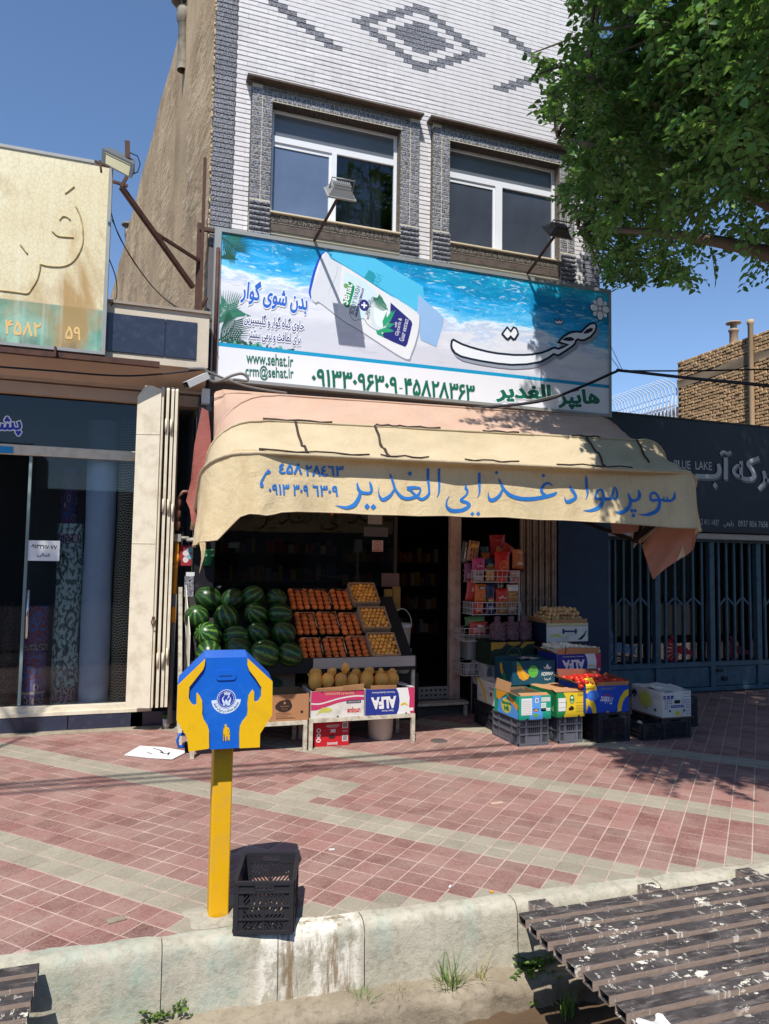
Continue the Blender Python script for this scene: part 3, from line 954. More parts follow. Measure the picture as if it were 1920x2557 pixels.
# fascia: cream stone with navy panels, soffit, parapet edge
m = MB(); m.box(-6, .70, 8.0, 8.36, 3.84, 4.44)
part('fascia', m, M_cream_stone, CS)
m = MB(); m.box(-6.0, .715, 7.97, 8.36, 4.442, 4.47); part('parapet_cap', m, P('cap_stone', 150,138,126, var=.2, scale=9), CS)
for a, b in ((-.33,.245),(.249,.575),(-1.7,-.335)):
    part('navy_panel', MB().cbox(a, b, 7.985, 8.01, 3.93, 4.335, .004), M_navy_stone, CS)
m = MB(); m.add([(-6,8.0,3.838),(.70,8.0,3.838),(.70,8.46,3.62),(-6,8.46,3.62)], [(0,1,2,3)])
m.box(-6, .70, 8.40, 8.62, 3.50, 3.62); m.box(-6,.7,8.36,8.56,3.64,4.44)
part('soffit', m, P('soffit_paint', 190,164,142, var=.12, scale=3), CS)
m = MB(); m.add([(-6,8.56,4.44),(.68,8.56,4.44),(.1,14,4.44),(-6,14,4.44)],[(0,1,2,3)]); m.add([(.74,8.3,0),(.74,8.3,3.8),(.74,8.56,3.8),(.74,8.56,0)],[(0,1,2,3)])
part('roof', m, M_roof, CS)
# shopfront: head rail, transom, sill, jamb and glass
yg = 8.50
def w2(x, y): return onY(v(x, y), yg)
part('head_rail', MB().box(-6, .22, yg-.05, yg+.05, 3.52, 3.60), M_cream_paint, CS)
part('transom', MB().cbox(-6, .215, yg-.035, yg+.035, 2.86, 2.965, .004), M_cream_paint, CS)
part('jamb', MB().cbox(.165, .24, yg-.04, yg+.04, .24, 3.52, .004), M_cream_paint, CS)
part('sill_rail', MB().box(-6, .24, yg-.12, yg+.04, .19, .245).box(-6, .26, yg-.16, yg-.121, .165, .20), M_cream_paint, CS)
for a in (-1.6,-.75,-.01,.6):
    part('base_stone', MB().cbox(a-.55, min(a+.183,.62) if a > .3 else a+.183, 8.345, 8.48, .0, .16, .003), M_navy_stone, CS)
part('pane', MB().box(-6, .165, yg-.006, yg, 2.965, 3.52), glass('shop_glass', keep=.62, ior=1.45), CS)
part('pane', MB().box(-.98, .165, yg-.006, yg, .245, 2.86), glass('shop_glass2', keep=.98, ior=1.38), CS)
part('pane', MB().box(-6, -1.06, yg+.02, yg+.026, .245, 2.86), glass('shop_glass3', keep=.62, ior=1.45), CS)
dp = MB(); dp.cbox(-1.06, -1.03, yg-.02, yg+.03, .25, 2.86, .002); part('door_edge', dp, P('glass_edge', 120,140,138, rough=.2), CS)
dp = MB(); dp.tube([(-1.0,yg-.06,.95),(-1.0,yg-.06,1.45)], .014, 8); dp.bar((-1.0,yg-.06,1.0),(-1.04,yg,1.0),.02); dp.bar((-1.0,yg-.06,1.4),(-1.04,yg,1.4),.02)
part('door_handle', dp, P('chrome', 190,190,190, rough=.15, metal=.9), CS)
m = MB(); m.add([(-6,8.6,.2),(.62,8.6,.2),(.3,11.5,.2),(-6,11.5,.2),(-6,8.6,3.5),(.62,8.6,3.5),(.3,11.5,3.5),(-6,11.5,3.5)], [(0,1,2,3),(7,6,5,4),(1,2,6,5),(0,3,7,4),(3,2,6,7)])
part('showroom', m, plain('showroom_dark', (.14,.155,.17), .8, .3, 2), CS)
# window lettering on the upper pane and stickers
def flatY(Y): return lambda a, b: Vector((a, Y, b))
def toXZ(polys, Y, f):
    """crop pixels -> (X, Z) on the plane Y"""
    g = lambda q: (lambda w: (w.x, w.z))(onY(f(*q), Y))
    return [([g(q) for q in o], [[g(q) for q in h] for h in hh]) for o, hh in polys]
def writing(root, name, text, p0, p1, height, Y, mat, f=v, bold=0.0, rtl=False, off=.0, mb=None, outline=None):
    """lettering between two photograph points on the plane Y, height in metres"""
    a = onY(f(*p0), Y); b = onY(f(*p1), Y)
    g = fitted(glyphs(text, bold, rtl), (a.x, a.z), (b.x, b.z), height)
    if outline:
        part(name, MB().flat(grown(g, outline[0]), flatY(Y-off+.0006)), outline[1], root)
    return part(name, MB().flat(g, flatY(Y-off)), mat, root)
M_blue_ink = P('blue_ink', 44,62,170, rough=.5, var=.05)
M_white_ink = P('white_ink', 232,232,234, rough=.5, var=.03)
M_black_ink = P('black_ink', 26,26,30, rough=.6, var=.05)
c1 = crop(0, 860, 560, 1239)
writing(CS, 'window_lettering', 'پشتی', (-130,505), (120,505), .20, yg, M_blue_ink, c1, .03, True, .012, outline=(.012, M_white_ink))
writing(CS, 'window_lettering', 'موکت', (-420,470), (-150,505), .22, yg, M_blue_ink, c1, .03, True, .012, outline=(.012, M_white_ink))
q = onY(v(0, 972), yg)
part('blue_sticker', MB().box(q.x-.25, q.x+.13, yg-.045, yg-.040, q.z-.035, q.z+.035), P('sky_blue_sticker', 46,140,196), CS)
# sheet of paper with a telephone number
a, b = onY(v(58,1167), yg), onY(v(128,1212), yg)
pp = thing('paper_notice', 'white sheet with a telephone number stuck on the carpet shop glass', 'notice', ((a.x+b.x)/2, yg-.01, b.z))
part('sheet', MB().box(a.x, b.x, yg-.012, yg-.009, b.z, a.z), P('paper', 226,230,228, var=.03), pp)
writing(pp, 'printed_text', '۰۹۱۳۳۱۱۷۰۷۷', (66,1184), (123,1187), .042, yg, M_black_ink, v, .02, True, .0135)
writing(pp, 'printed_text', 'کمالی', (80,1203), (108,1205), .045, yg, M_black_ink, v, .02, True, .0135)

# carpet rolls standing in the window
def carpet(x0, x1, ybase, ytop, Y, mat, label, lean=0.0, z0=.205, trim=None):
    a = onY(v(x0, ybase), Y); b = onY(v(x1, ybase), Y); tz = onY(v((x0+x1)/2, ytop), Y).z
    r = (b.x-a.x)/2; cx = (a.x+b.x)/2
    root = thing('carpet_roll', label, 'carpet', (cx, Y+r, z0), 0, 'carpets standing in the shop window')
    n = 28; m = MB(); rows = []
    for k in range(13):
        z = z0+(tz-z0)*k/12
        rows.append([Vector((cx+(r+.006*sin(5*t+k))*cos(t)+lean*(k/12)**2, Y+r+r*sin(t), z)) for t in [2*pi*i/n for i in range(n+1)]])
    m.grid(rows); m.add(rows[-1][:-1], [tuple(range(n))])
    part('pile', m, mat, root)
    if trim:
        for z, h, mt in trim:
            m = MB(); m.lathe([(r*1.012, z),(r*1.012, z+h)], (cx, Y+r, 0), n); part('border', m, mt, root)
    return root
def pattern(name, a, b, c3_, sc, kind='v'):
    t = NT(name); co = t.coord(kind='Object'); x = t.sep(co)
    an = t.math('ARCTAN2', x[1], x[0])
    cb = t.new('ShaderNodeCombineXYZ'); t.l(t.math('MULTIPLY', an, .22), cb.inputs[0]); t.l(x[2], cb.inputs[1])
    if kind == 'v':
        d = t.voro(cb.outputs[0], sc); c = t.ramp(d, (.0, b), (.16, a), (.22, c3_), (.30, a), (.42, a), (.5, b), (.56, a))
        c = t.mix(t.ramp(t.noise(cb.outputs[0], sc*5, 2), (.5, 0), (.54, .8)), c, b)
    elif kind == 'k':
        br = t.new('ShaderNodeTexBrick'); br.inputs['Scale'].default_value = sc; br.inputs['Mortar Size'].default_value = .035
        t.l(t.mix(.06, cb.outputs[0], t.new('ShaderNodeTexNoise').outputs['Color']), br.inputs['Vector'])
        br.inputs['Color1'].default_value = (*a, 1); br.inputs['Color2'].default_value = (*sc3(a, .6), 1); br.inputs['Mortar'].default_value = (*b, 1)
        c = t.mix(t.noise(cb.outputs[0], 30, 4), br.outputs[0], c3_, 'MIX'); c = t.mix(.55, c, br.outputs[0])
    else:
        c = t.mix(t.noise(cb.outputs[0], sc, 5), a, b)
    t.bump(t.noise(co, 180, 3), .3, .004)
    return t.done(c, .95, .05)
M_cg = pattern('green_medallion_carpet', lin(180,198,188), lin(58,74,74), lin(120,138,130), 3.4)
M_cr = pattern('red_persian_carpet', lin(140,66,74), lin(80,120,176), lin(220,196,180), 5.5)
M_cb = pattern('brown_woven_carpet', lin(86,76,60), lin(206,196,168), lin(120,106,82), 9, 'k')
M_cs = pattern('silver_grey_carpet', lin(176,190,204), lin(206,216,226), lin(110,116,130), 6, 'n')
M_cn = pattern('navy_border_carpet', lin(46,54,84), lin(190,170,160), lin(130,60,64), 9)
M_cd = pattern('dark_grey_carpet', lin(60,70,76), lin(82,92,98), lin(50,50,56), 6, 'n')
carpet(30, 96, 1500, 1310, 8.62, M_cr, 'short red and blue Persian carpet roll in the shop window', 0, trim=((.24,.06,M_cn),(.34,.03,P('cream_trim',190,170,150)),(.80,.07,M_cn)))
carpet(106, 164, 1500, 1130, 8.60, M_cg, 'pale green carpet roll with dark scrolled medallions', 0, trim=((.25,.16,M_cn),(1.95,.1,M_cn)))
carpet(165, 232, 1500, 905, 8.58, M_cs, 'tall silver grey carpet roll with small dark leaf marks', 0)
carpet(236, 288, 1500, 905, 8.60, M_cb, 'tall brown woven carpet roll beside the window jamb', 0)
carpet(112, 150, 1490, 1010, 9.3, M_cr, 'dim red carpet roll standing behind the green one', 0)
carpet(168, 196, 1490, 985, 9.25, M_cd, 'dark plain carpet roll behind the silver grey one', 0)
carpet(-6, 22, 1500, 1300, 8.8, M_cn, 'navy and cream carpet roll at the left edge', 0)
# leaf marks on the silver carpet
lm = MB()
for x, y, s in ((208,1190,1),(222,1240,-1),(197,1335,1),(196,1408,1),(211,1470,-1),(186,1555,1),(190,1632,1)):
    p = onY(v(x, min(y, 1490)), 8.572); lm.flat([(ellipse(p.x, p.z, .07, .022, 10, s*-.6), [])], flatY(8.572))
# folded steel shutter leaves at the right of the shopfront
FS = thing('folding_shutter', 'cream painted steel folding shutter stacked at the side of the carpet shop', 'shutter', (.3, 8.35, .25), 0)
base, top = .26, 3.62
leaves = [((-.0,8.10),(.235,8.02)), ((.245,8.03),(.285,8.42)), ((.30,8.02),(.335,8.42)), ((.35,8.03),(.38,8.42)), ((.39,8.03),(.425,8.42))]
for k, ((ax, ay), (bx, by)) in enumerate(leaves):
    m = MB(); d = Vector((bx-ax, by-ay, 0)); n = Vector((d.y, -d.x, 0)).normalized()*.014
    A, Bp = Vector((ax, ay, 0)), Vector((bx, by, 0)); ch = .1 if k == 0 else .03
    e = d.normalized()
    ol = [(A, base), (Bp, base), (Bp, top-.04), (Bp-e*ch, top), (A+e*ch*.8, top), (A, top-ch*1.2)]
    vs = [p+n+Vector((0,0,z)) for p, z in ol]+[p-n+Vector((0,0,z)) for p, z in ol]
    N = len(ol); m.add(vs, [tuple(range(N)), tuple(range(N, 2*N))[::-1]]+[(i, (i+1) % N, N+(i+1) % N, N+i) for i in range(N)])
    if k == 0:
        for z in (1.95, 3.1): m.bar(A+n*1.1+Vector((0,0,z)), Bp+n*1.1+Vector((0,0,z)), .006, .004)
    part('leaf', m, M_cream_paint, FS)
for x, zs in ((.292,(.75,2.35,3.2)),(.342,(.75,2.35,3.2)),(.385,(.8,2.3))):
    for z in zs:
        m = MB(); m.tube([(x,8.012,z-.07),(x,8.012,z+.07)], .013, 8); part('hinge', m, M_cream_paint, FS)
m = MB(); m.bar((.235,8.0,1.18),(.235,7.985,1.18),.03); m.tube([(.235+.02*cos(t),7.985,1.14+.03*sin(t)) for t in [2*pi*i/10 for i in range(11)]], .006, 5); part('latch', m, M_rust, FS)
# dark pier skin between shutter and grocery, with gas meter pipework
GP = thing('gas_pipe', 'gas service pipe with brass fittings and a yellow lower length on the dark pier', 'pipe', (.50, 8.16, .1))
gx = .452; gy = 8.17
m = MB(); m.tube([(.60,gy,2.52),(.50,gy,2.52),(gx,gy,2.46),(gx,gy,2.10)], .02, 8); part('upper_pipe', m, P('brass_brown', 120,84,70, var=.2, rough=.45, metal=.3), GP)
for z in (2.40,2.28,2.16):
    m = MB(); m.lathe([(.03,-.035),(.034,-.02),(.034,.02),(.03,.035)], (gx,gy,z), 8); part('coupling', m, P('brass_brown', 120,84,70), GP)
m = MB(); m.box(gx-.04, gx+.04, gy-.03, gy+.03, 1.98, 2.06); m.tube([(gx,gy,2.02),(gx+.12,gy-.02,2.02)], .018, 8); m.lathe([(0,-.02),(.075,-.02),(.08,0),(.06,.02),(0,.03)], (gx+.17,gy-.04,2.0), 14)
part('regulator', m, P('grey_regulator', 150,148,140, rough=.5), GP)
m = MB(); m.tube([(gx,gy,1.98),(gx-.005,gy,1.42)], .021, 8); m.lathe([(.022,-.05),(.034,-.03),(.034,.03),(.022,.05)], (gx,gy,1.80), 8); m.bar((gx,gy-.03,1.72),(gx-.07,gy-.04,1.68),.022,.012)
part('yellow_pipe', m, P('yellow_gas_paint', 214,142,34, rough=.45), GP)
m = MB(); m.tube([(gx-.005,gy,1.42),(gx-.01,gy,.06)], .026, 8); part('grey_pipe', m, P('grey_sleeve', 112,112,112), GP)
for z, k in ((1.12,.1),): part('warning_tape', MB().lathe([(.028,0),(.028,.16)], (gx-.008,gy,z), 8), P('yellow_gas_paint', 214,142,34), GP)

# ---------------------------------------------------------------- old yellowed sign of the carpet shop
def mat_oldsign():
    t = NT('yellowed_sign_face'); co = t.coord(); x = t.sep(co)
    c = t.ramp(t.noise(co, 1.3, 4), (.3, lin(214,200,160)), (.7, lin(228,220,188)))
    low = t.ramp(t.math('ADD', x[2], t.math('MULTIPLY', t.noise(co, 7, 3), .03)), (.40, lin(96,158,140)), (.41, lin(222,212,180)))
    low2 = t.mix(t.ramp(t.noise(co, 2.6, 4), (.4, 0), (.6, .55)), lin(84,150,134), lin(168,206,186))
    f = t.ramp(x[2], (.455, 1), (.462, 0)); c = t.mix(f, c, low2)
    c = t.mix(t.ramp(t.noise(t.coord((.9,.9,.55)), 1.5, 5, .6, .3), (.52, 0), (.66, .85)), c, lin(168,130,70))
    ve = t.voro(t.mix(.10, t.coord((1,1,.7)), t.new('ShaderNodeTexNoise').outputs['Color']), 27, 'DISTANCE_TO_EDGE')
    c = t.mix(t.ramp(ve, (0, .26), (.09, 0)), c, lin(158,130,84))
    c = t.mix(t.ramp(t.noise(t.coord((6,6,.3)), 2, 3), (.5, 0), (.8, .35)), c, lin(236,232,214))
    bt = t.math('MULTIPLY', t.ramp(x[2], (.0, 1), (.14, 0)), t.ramp(t.noise(t.coord((3,3,1)), 5, 5), (.45, 0), (.6, .9)))
    c = t.mix(bt, c, lin(112,98,84))
    t.bump(ve, .15, .004); return t.done(c, .45, .35)
sx0, sx1, sz0, sz1, sy = -3.4, -.335, 3.85, 5.86, 7.86
OS = thing('carpet_shop_sign', 'large weathered yellow sign with raised letter outlines above the carpet shop', 'sign', ((sx0+sx1)/2, sy, sz0))
part('face', MB().box(sx0+.02, sx1-.035, sy, sy+.02, sz0+.03, sz1-.03), mat_oldsign(), OS)
fr = MB()
fr.box(sx0, sx1, sy-.012, sy+.14, sz1-.032, sz1); fr.box(sx0, sx1, sy-.012, sy+.14, sz0, sz0+.03); fr.box(sx1-.036, sx1, sy-.012, sy+.14, sz0+.03, sz1-.032)
part('frame', fr, M_alu, OS)
part('back', MB().box(sx0, sx1-.04, sy+.1, sy+.13, sz0+.03, sz1-.03), P('sign_back', 92,92,92), OS)
cs = crop(0, 350, 300, 1207)
for pts in ([(760,660),(800,745),(825,850),(832,1000),(800,1120),(730,1220),(640,1265),(540,1270),(470,1262),(403,1243)], [(403,1243),(398,1300),(370,1400),(310,1500),(270,1540),(180,1530),(-60,1500)],
            [(600,800),(620,772),(650,765),(680,775),(705,800)], [(525,915),(580,960),(660,972),(740,975)], [(655,535),(745,465)], [(205,1050),(275,1140)]):
    s = spline(pts, 5); m = MB()
    m.tube([onY(cs(*q), sy-.004) for q in s], .0085, 6)
    part('raised_outline', m, P('stained_edge', 196,176,128, var=.25, scale=20, dirt=(lin(96,78,48), .5, 12)), OS)
M_faded = P('faded_orange', 222,184,122, var=.2, scale=20)
writing(OS, 'faded_number', '۴۵۸۲', (45,1950), (410,1985), .15, sy, M_faded, cs, .02, True, .003)
writing(OS, 'faded_number', '۵۹', (655,2000), (810,2015), .14, sy, M_faded, cs, .02, True, .003)
m = MB(); p = onY(v(120,762), sy); m.bar((p.x,sy-.03,p.z+.05),(p.x,sy-.03,p.z-.05),.05,.02); m.box(-6,.2,sy+.0,sy+.06,sz0-.07,sz0-.012); part('support', m, M_rust, OS)

# ---------------------------------------------------------------- water lake shop on the right: black sign, barred front
RS = thing('barred_shop', 'low shop right of the grocery with blue steel bars and a black sign board above', 'building', (8.2, 8.7, 0))
yb = 8.30
m = MB(); m.box(5.96, 16, 8.52, 9.0, 2.26, 3.80); m.add([(5.96,8.9,3.6),(16,8.9,3.6),(16,13,3.6),(5.96,13,3.6)], [(0,1,2,3)])
part('upper_wall', m, M_roof, RS)
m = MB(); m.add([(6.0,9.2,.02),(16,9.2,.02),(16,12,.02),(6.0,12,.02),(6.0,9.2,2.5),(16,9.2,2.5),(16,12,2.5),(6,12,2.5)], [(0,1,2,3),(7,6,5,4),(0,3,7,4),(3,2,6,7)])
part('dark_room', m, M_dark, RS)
part('light_fascia', MB().box(5.99, 16, 8.36, 8.52, 2.20, 2.275), P('pale_fascia', 164,160,152, var=.2, scale=3), RS)
SB = thing('black_sign_board', 'black sign board with silver Persian lettering on the right hand shop', 'sign', (8.2, yb, 2.29))
part('board', MB().cbox(5.985, 16, yb, yb+.12, 2.29, 3.865, .004), plain('black_sign_vinyl', lin(22,23,34), .42, .3, 3, spec=.4, dirt=(lin(40,42,54), .3, 5)), SB)
part('edge_strip', MB().box(5.98, 16, yb-.01, yb+.12, 3.867, 3.885), P('sign_edge', 70,72,76), SB)
M_silver = P('silver_letter', 168,172,176, rough=.4, var=.12, scale=12)
M_silver2 = P('silver_letter_shadow', 112,116,122, rough=.45, var=.12, scale=12)
cb_ = crop(1640, 1060, 280)
let = [  # stencil letters traced as brush strokes: be, alef with madda, ke, re
 [(560,765,70),(700,772,68),(840,770,66),(900,735,66),(915,660,58),(898,585,52)],
 [(1010,490,56),(1010,650,56),(1010,815,56)],
 [(930,440,36),(965,405,36),(1010,415,38),(1050,430,38),(1085,400,38)],
 [(1505,500,62),(1400,540,62),(1340,580,58),(1400,680,62),(1430,760,60),(1390,808,62),(1290,805,58),(1240,760,48),(1235,545,50)],
 [(1235,620,40),(1180,610,44),(1130,660,46),(1140,730,46),(1210,770,44),(1240,760,44)],
 [(1565,690,50),(1590,770,54),(1580,870,56),(1500,960,60)], [(1590,825,52),(1661,830,52),(1760,820,52),(1800,740,50)]]
mA, mB_ = MB(), MB()
for st in let:
    L, R = brush(st, 6); po = L+R[::-1]
    g = toXZ([(po, [])], yb, cb_); mA.prism(g[0][0], lambda a, b, d: Vector((a, yb-d, b)), .014, .008)
    g2 = toXZ([([(x+18, y+28) for x, y in po], [])], yb, cb_); mB_.flat(g2, flatY(yb-.003))
for cx, cy, mm_, d in ((852,902,mA,.012),(870,930,mB_,.0032)):
    g = toXZ([([(cx,cy-48),(cx+38,cy),(cx,cy+48),(cx-38,cy)], [])], yb, cb_); mm_.flat(g, flatY(yb-d))
part('letters', mB_, M_silver2, SB, label='grey drop shadow letters'); part('letters', mA, M_silver, SB)
writing(SB, 'latin_name', 'BLUE  LAKE', (250,650), (812,680), .118, yb, M_silver, cb_, .012, False, .006)
writing(SB, 'phone_number', '0937 856 7656', (1200,1512), (1640,1525), .088, yb, M_silver, cb_, .004, False, .006)
writing(SB, 'phone_number', '0912 411 1437', (560,1482), (915,1500), .085, yb, M_silver, cb_, .004, False, .006)
writing(SB, 'contact_name', 'رفیعی', (985,1520), (1135,1522), .10, yb, M_silver, cb_, .006, True, .006)
# barred front
yg2 = 8.60
M_blue_steel = plain('blue_painted_steel', lin(62,92,106), .45, .15, 5, spec=.4, dirt=(lin(40,58,70), .4, 8))
BG = thing('barred_gate', 'blue steel gate of vertical bars on a panelled foot under the black sign', 'gate', (8.0, yg2, 0))
posts = [6.20, 7.03, 7.99, 8.86, 9.7, 10.6, 11.5]
for x in posts: part('post', MB().cbox(x-.045, x+.045, yg2-.04, yg2+.04, .02, 2.18, .006), M_blue_steel, BG)
part('top_rail', MB().cbox(6.15, 12, yg2-.045, yg2+.045, 2.16, 2.25, .006), M_blue_steel, BG)
part('middle_rail', MB().cbox(6.15, 12, yg2-.042, yg2+.042, .37, .44, .006), M_blue_steel, BG)
part('bottom_rail', MB().cbox(6.15, 12, yg2-.042, yg2+.042, .02, .08, .006), M_blue_steel, BG)
for a, b in zip(posts[:-1], posts[1:]):
    part('foot_panel', MB().cbox(a+.05, b-.05, yg2-.012, yg2+.012, .085, .365, .006), M_blue_steel, BG)
    n = 5; st = (b-a)/(n+1)
    for k in range(1, n+1):
        x = a+st*k
        part('upright', MB().cbox(x-.018, x+.018, yg2-.016, yg2+.016, .44, 2.16, .004), M_blue_steel, BG)
    z = MB()
    for k in range(1, n):
        s = 1 if k % 2 else -1
        z.bar((a+st*k+.018, yg2, 1.30-s*.05), (a+st*(k+1)-.018, yg2, 1.30+s*.05), .018, .026)
    part('zigzag_brace', z, M_blue_steel, BG)
m = MB(); m.box(7.99+.06, 7.99+.16, yg2-.06, yg2-.03, .29, .33); m.box(8.16,8.24,yg2-.05,yg2-.02,.16,.22); part('lock', m, P('lock_steel', 60,62,66, metal=.5), BG)
part('pane', MB().box(6.15, 12, yg2+.10, yg2+.106, .3, 2.2), glass('barred_glass', keep=.7, ior=1.5), RS)
# painted fish on the glass
def fish(cx, cy, s, mat, label):
    p = onY(v(cx, cy), yg2+.098); r = thing('painted_fish', label, 'window painting', (p.x, yg2+.098, p.z-.1*s))
    F = lambda pts: [(p.x+a*s, p.z+b*s) for a, b in pts]
    m = MB(); m.flat([(F(ellipse(0,0,.17,.09,16,-.3)), []), (F([(.1,-.02),(.33,.05),(.25,-.05),(.3,-.13),(.12,-.08)]), [])], flatY(yg2+.0985)); part('body', m, mat, r)
    m = MB()
    for k in range(8):
        a = 2.0+k*.33; m.flat([(F([(-.1,.02),(-.1+.34*cos(a),.02+.34*sin(a)),(-.1+.34*cos(a+.24),.02+.34*sin(a+.24))]), [])], flatY(yg2+.098-.0005*k))
    part('fins', m, mat, r)
fish(1345, 1400, .8, P('pale_blue_print', 120,140,170, var=.3, scale=20), 'pale blue fan tailed fish picture on the dark glass')
fish(1475, 1405, .7, P('red_print', 190,40,60, var=.3, scale=20), 'red and white fan tailed fish picture on the dark glass')
fish(1600, 1405, .7, P('dim_red_print', 110,40,52, var=.3, scale=20), 'dim red fish picture on the right hand pane')

# ---------------------------------------------------------------- brick house beyond, white spiked fence
def mat_oldbrick():
    t = NT('tan_brick'); geo = t.new('ShaderNodeNewGeometry'); co = geo.outputs['Position']
    c = t.mix(t.noise(co, 4, 5), lin(188,154,116), lin(214,184,146))
    c = t.mix(1.0, c, t.math('ADD', t.math('MULTIPLY', t.rand(), .3), .85), 'MULTIPLY')
    t.bump(t.noise(co, 60, 4), .4, .01); return t.done(c, .95, .1)
M_obrick = mat_oldbrick()
BH = thing('brick_house', 'tan brick house wall rising behind the right hand shop', 'building', (13, 11, 0))
bx = 12.0; by0, by1, bz = 6.5, 13.86, 6.62
part('wall', MB().box(bx+.012, bx+6, by0, by1, 0, bz-.02), P('house_mortar', 132,110,86, var=.2, scale=9), BH)
kk = 0; rest = MB(); bm_ = {}; L_ = .215; H_ = .068
cand = []
for r in range(40):
    z = bz-.05-r*H_
    if z < 4.3: break
    y = by1-.01-(L_/2 if r % 2 else 0)
    while y > by0+.2:
        cand.append((y, z)); y -= L_
def houseband(y, z):   # rendered strip that runs across the courses
    return 5.98 < z-.02*(by1-y) < 6.16
for y, z in cand:
    if houseband(y, z): continue
    pr = proj(Vector((bx, y, z))); vis = pr and pr[0] < IW and pr[1] < 1060
    l = L_*RN.uniform(.86,.97); h = H_*RN.uniform(.74,.86); px = RN.uniform(0,.016)
    if vis and kk < 300:
        kk += 1; key = kk % 12
        if key not in bm_:
            mm = MB(); mm.add([(0,-l/2+.012,-h/2+.008),(0,l/2-.012,-h/2+.006),(0,l/2-.01,h/2-.008),(0,-l/2+.01,h/2-.01),(.014,-l/2,-h/2),(.014,l/2,-h/2),(.014,l/2,h/2),(.014,-l/2,h/2),(.05,-l/2,-h/2),(.05,l/2,-h/2),(.05,l/2,h/2),(.05,-l/2,h/2)],
                [(0,3,2,1),(0,1,5,4),(1,2,6,5),(2,3,7,6),(3,0,4,7),(4,5,9,8),(5,6,10,9),(6,7,11,10),(7,4,8,11)]); bm_[key] = mesh_of('wall_brick', mm, M_obrick)
        place('wall_brick', bm_[key], (bx-.012-px, y-l/2, z+RN.uniform(-.005,.005)), (RN.uniform(-.04,.04),0,0), parent=BH)
    else: rest.box(bx-.012-px, bx+.02, y-l, y, z-h/2, z+h/2)
part('wall_bricks', rest, M_obrick, BH, stuff=True)
m = MB(); rows = [[Vector((bx-.02-.008*sin(y*3+z*20), y, z+.02*(by1-y))) for y in [by1-.3*i for i in range(25)]] for z in (5.97,6.03,6.1,6.17)]
m.grid(rows); part('render_strip', m, P('grey_render', 150,132,110, var=.2, scale=6, bump=.3, bscale=20), BH)
m = MB(); m.lathe([(.055,-2.6),(.055,.24),(.07,.26),(.07,.34),(0,.34)], (bx-.08, 11.62, bz-.05), 10); part('drain_pipe', m, P('pipe_tan', 186,160,130, var=.15), BH)
m = MB(); yy = 12.3
m.lathe([(.09,0),(.09,.28),(.11,.30),(.11,.34),(.07,.36),(.07,.45),(.16,.47),(.15,.50),(0,.53)], (bx+.15, yy, bz-.02), 12); part('roof_vent', m, P('vent_tin', 170,146,122, var=.2, rough=.6), BH)

FN = thing('spiked_fence', 'white steel fence of curved spikes on the roof edge beyond the right hand shop', 'fence', (12, 15, 4.8))
M_fence = P('white_fence_paint', 232,234,240, rough=.4, var=.04)
for k in range(19):
    y = 13.95+k*.128; m = MB(); zb = 4.75; zt = 6.30-.001*k
    m.tube([(12.0,y,zb),(12.0,y,5.62),(12.02,y,5.78),(12.06,y,5.93),(12.0,y,6.08),(11.84,y,6.17),(11.66,y,6.21)], [.016,.016,.015,.014,.013,.011,.006], 5); part('spike', m, M_fence, FN)
    m = MB(); m.tube([(12.0,y+.06,5.3),(12.05,y+.06,5.55),(12.02,y+.03,5.68),(12.0,y,5.72)], .012, 5); part('scroll', m, M_fence, FN)
m = MB(); m.box(11.99,12.02,13.9,16.4,5.58,5.62); m.box(11.99,12.02,13.9,16.4,5.2,5.24); part('rail', m, M_fence, FN)
for k in range(17): part('slat', MB().box(12.05,12.07,13.93+k*.145,14.04+k*.145,4.6,5.56), M_fence, FN)

# houses across the road, behind the camera: only their reflection shows in the shop glass
FH = thing('house_row', 'low plain houses across the road, mirrored darkly in the shop glass', 'building', (0, -16, 0))
M_far = P('far_house_wall', 96,88,78, var=.3, scale=.8)
for x0, x1, h in ((-40,-14,5.2),(-13.98,-4,6.4),(-3.98,9,4.6),(9.02,24,6.8),(24.02,50,5.0)):
    w_ = link('wall', mesh_of('wall', MB().box(x0, x1, -22, -16, 0, h), M_far, OM[FH.name].inverted()), FH)
    n_ = int((x1-x0)/3)
    for k in range(n_): part('window', MB().box(x0+1+3*k, x0+2.4+3*k, -15.995, -15.98, 1.0, 2.6), P('far_window', 30,34,40, rough=.3), w_)
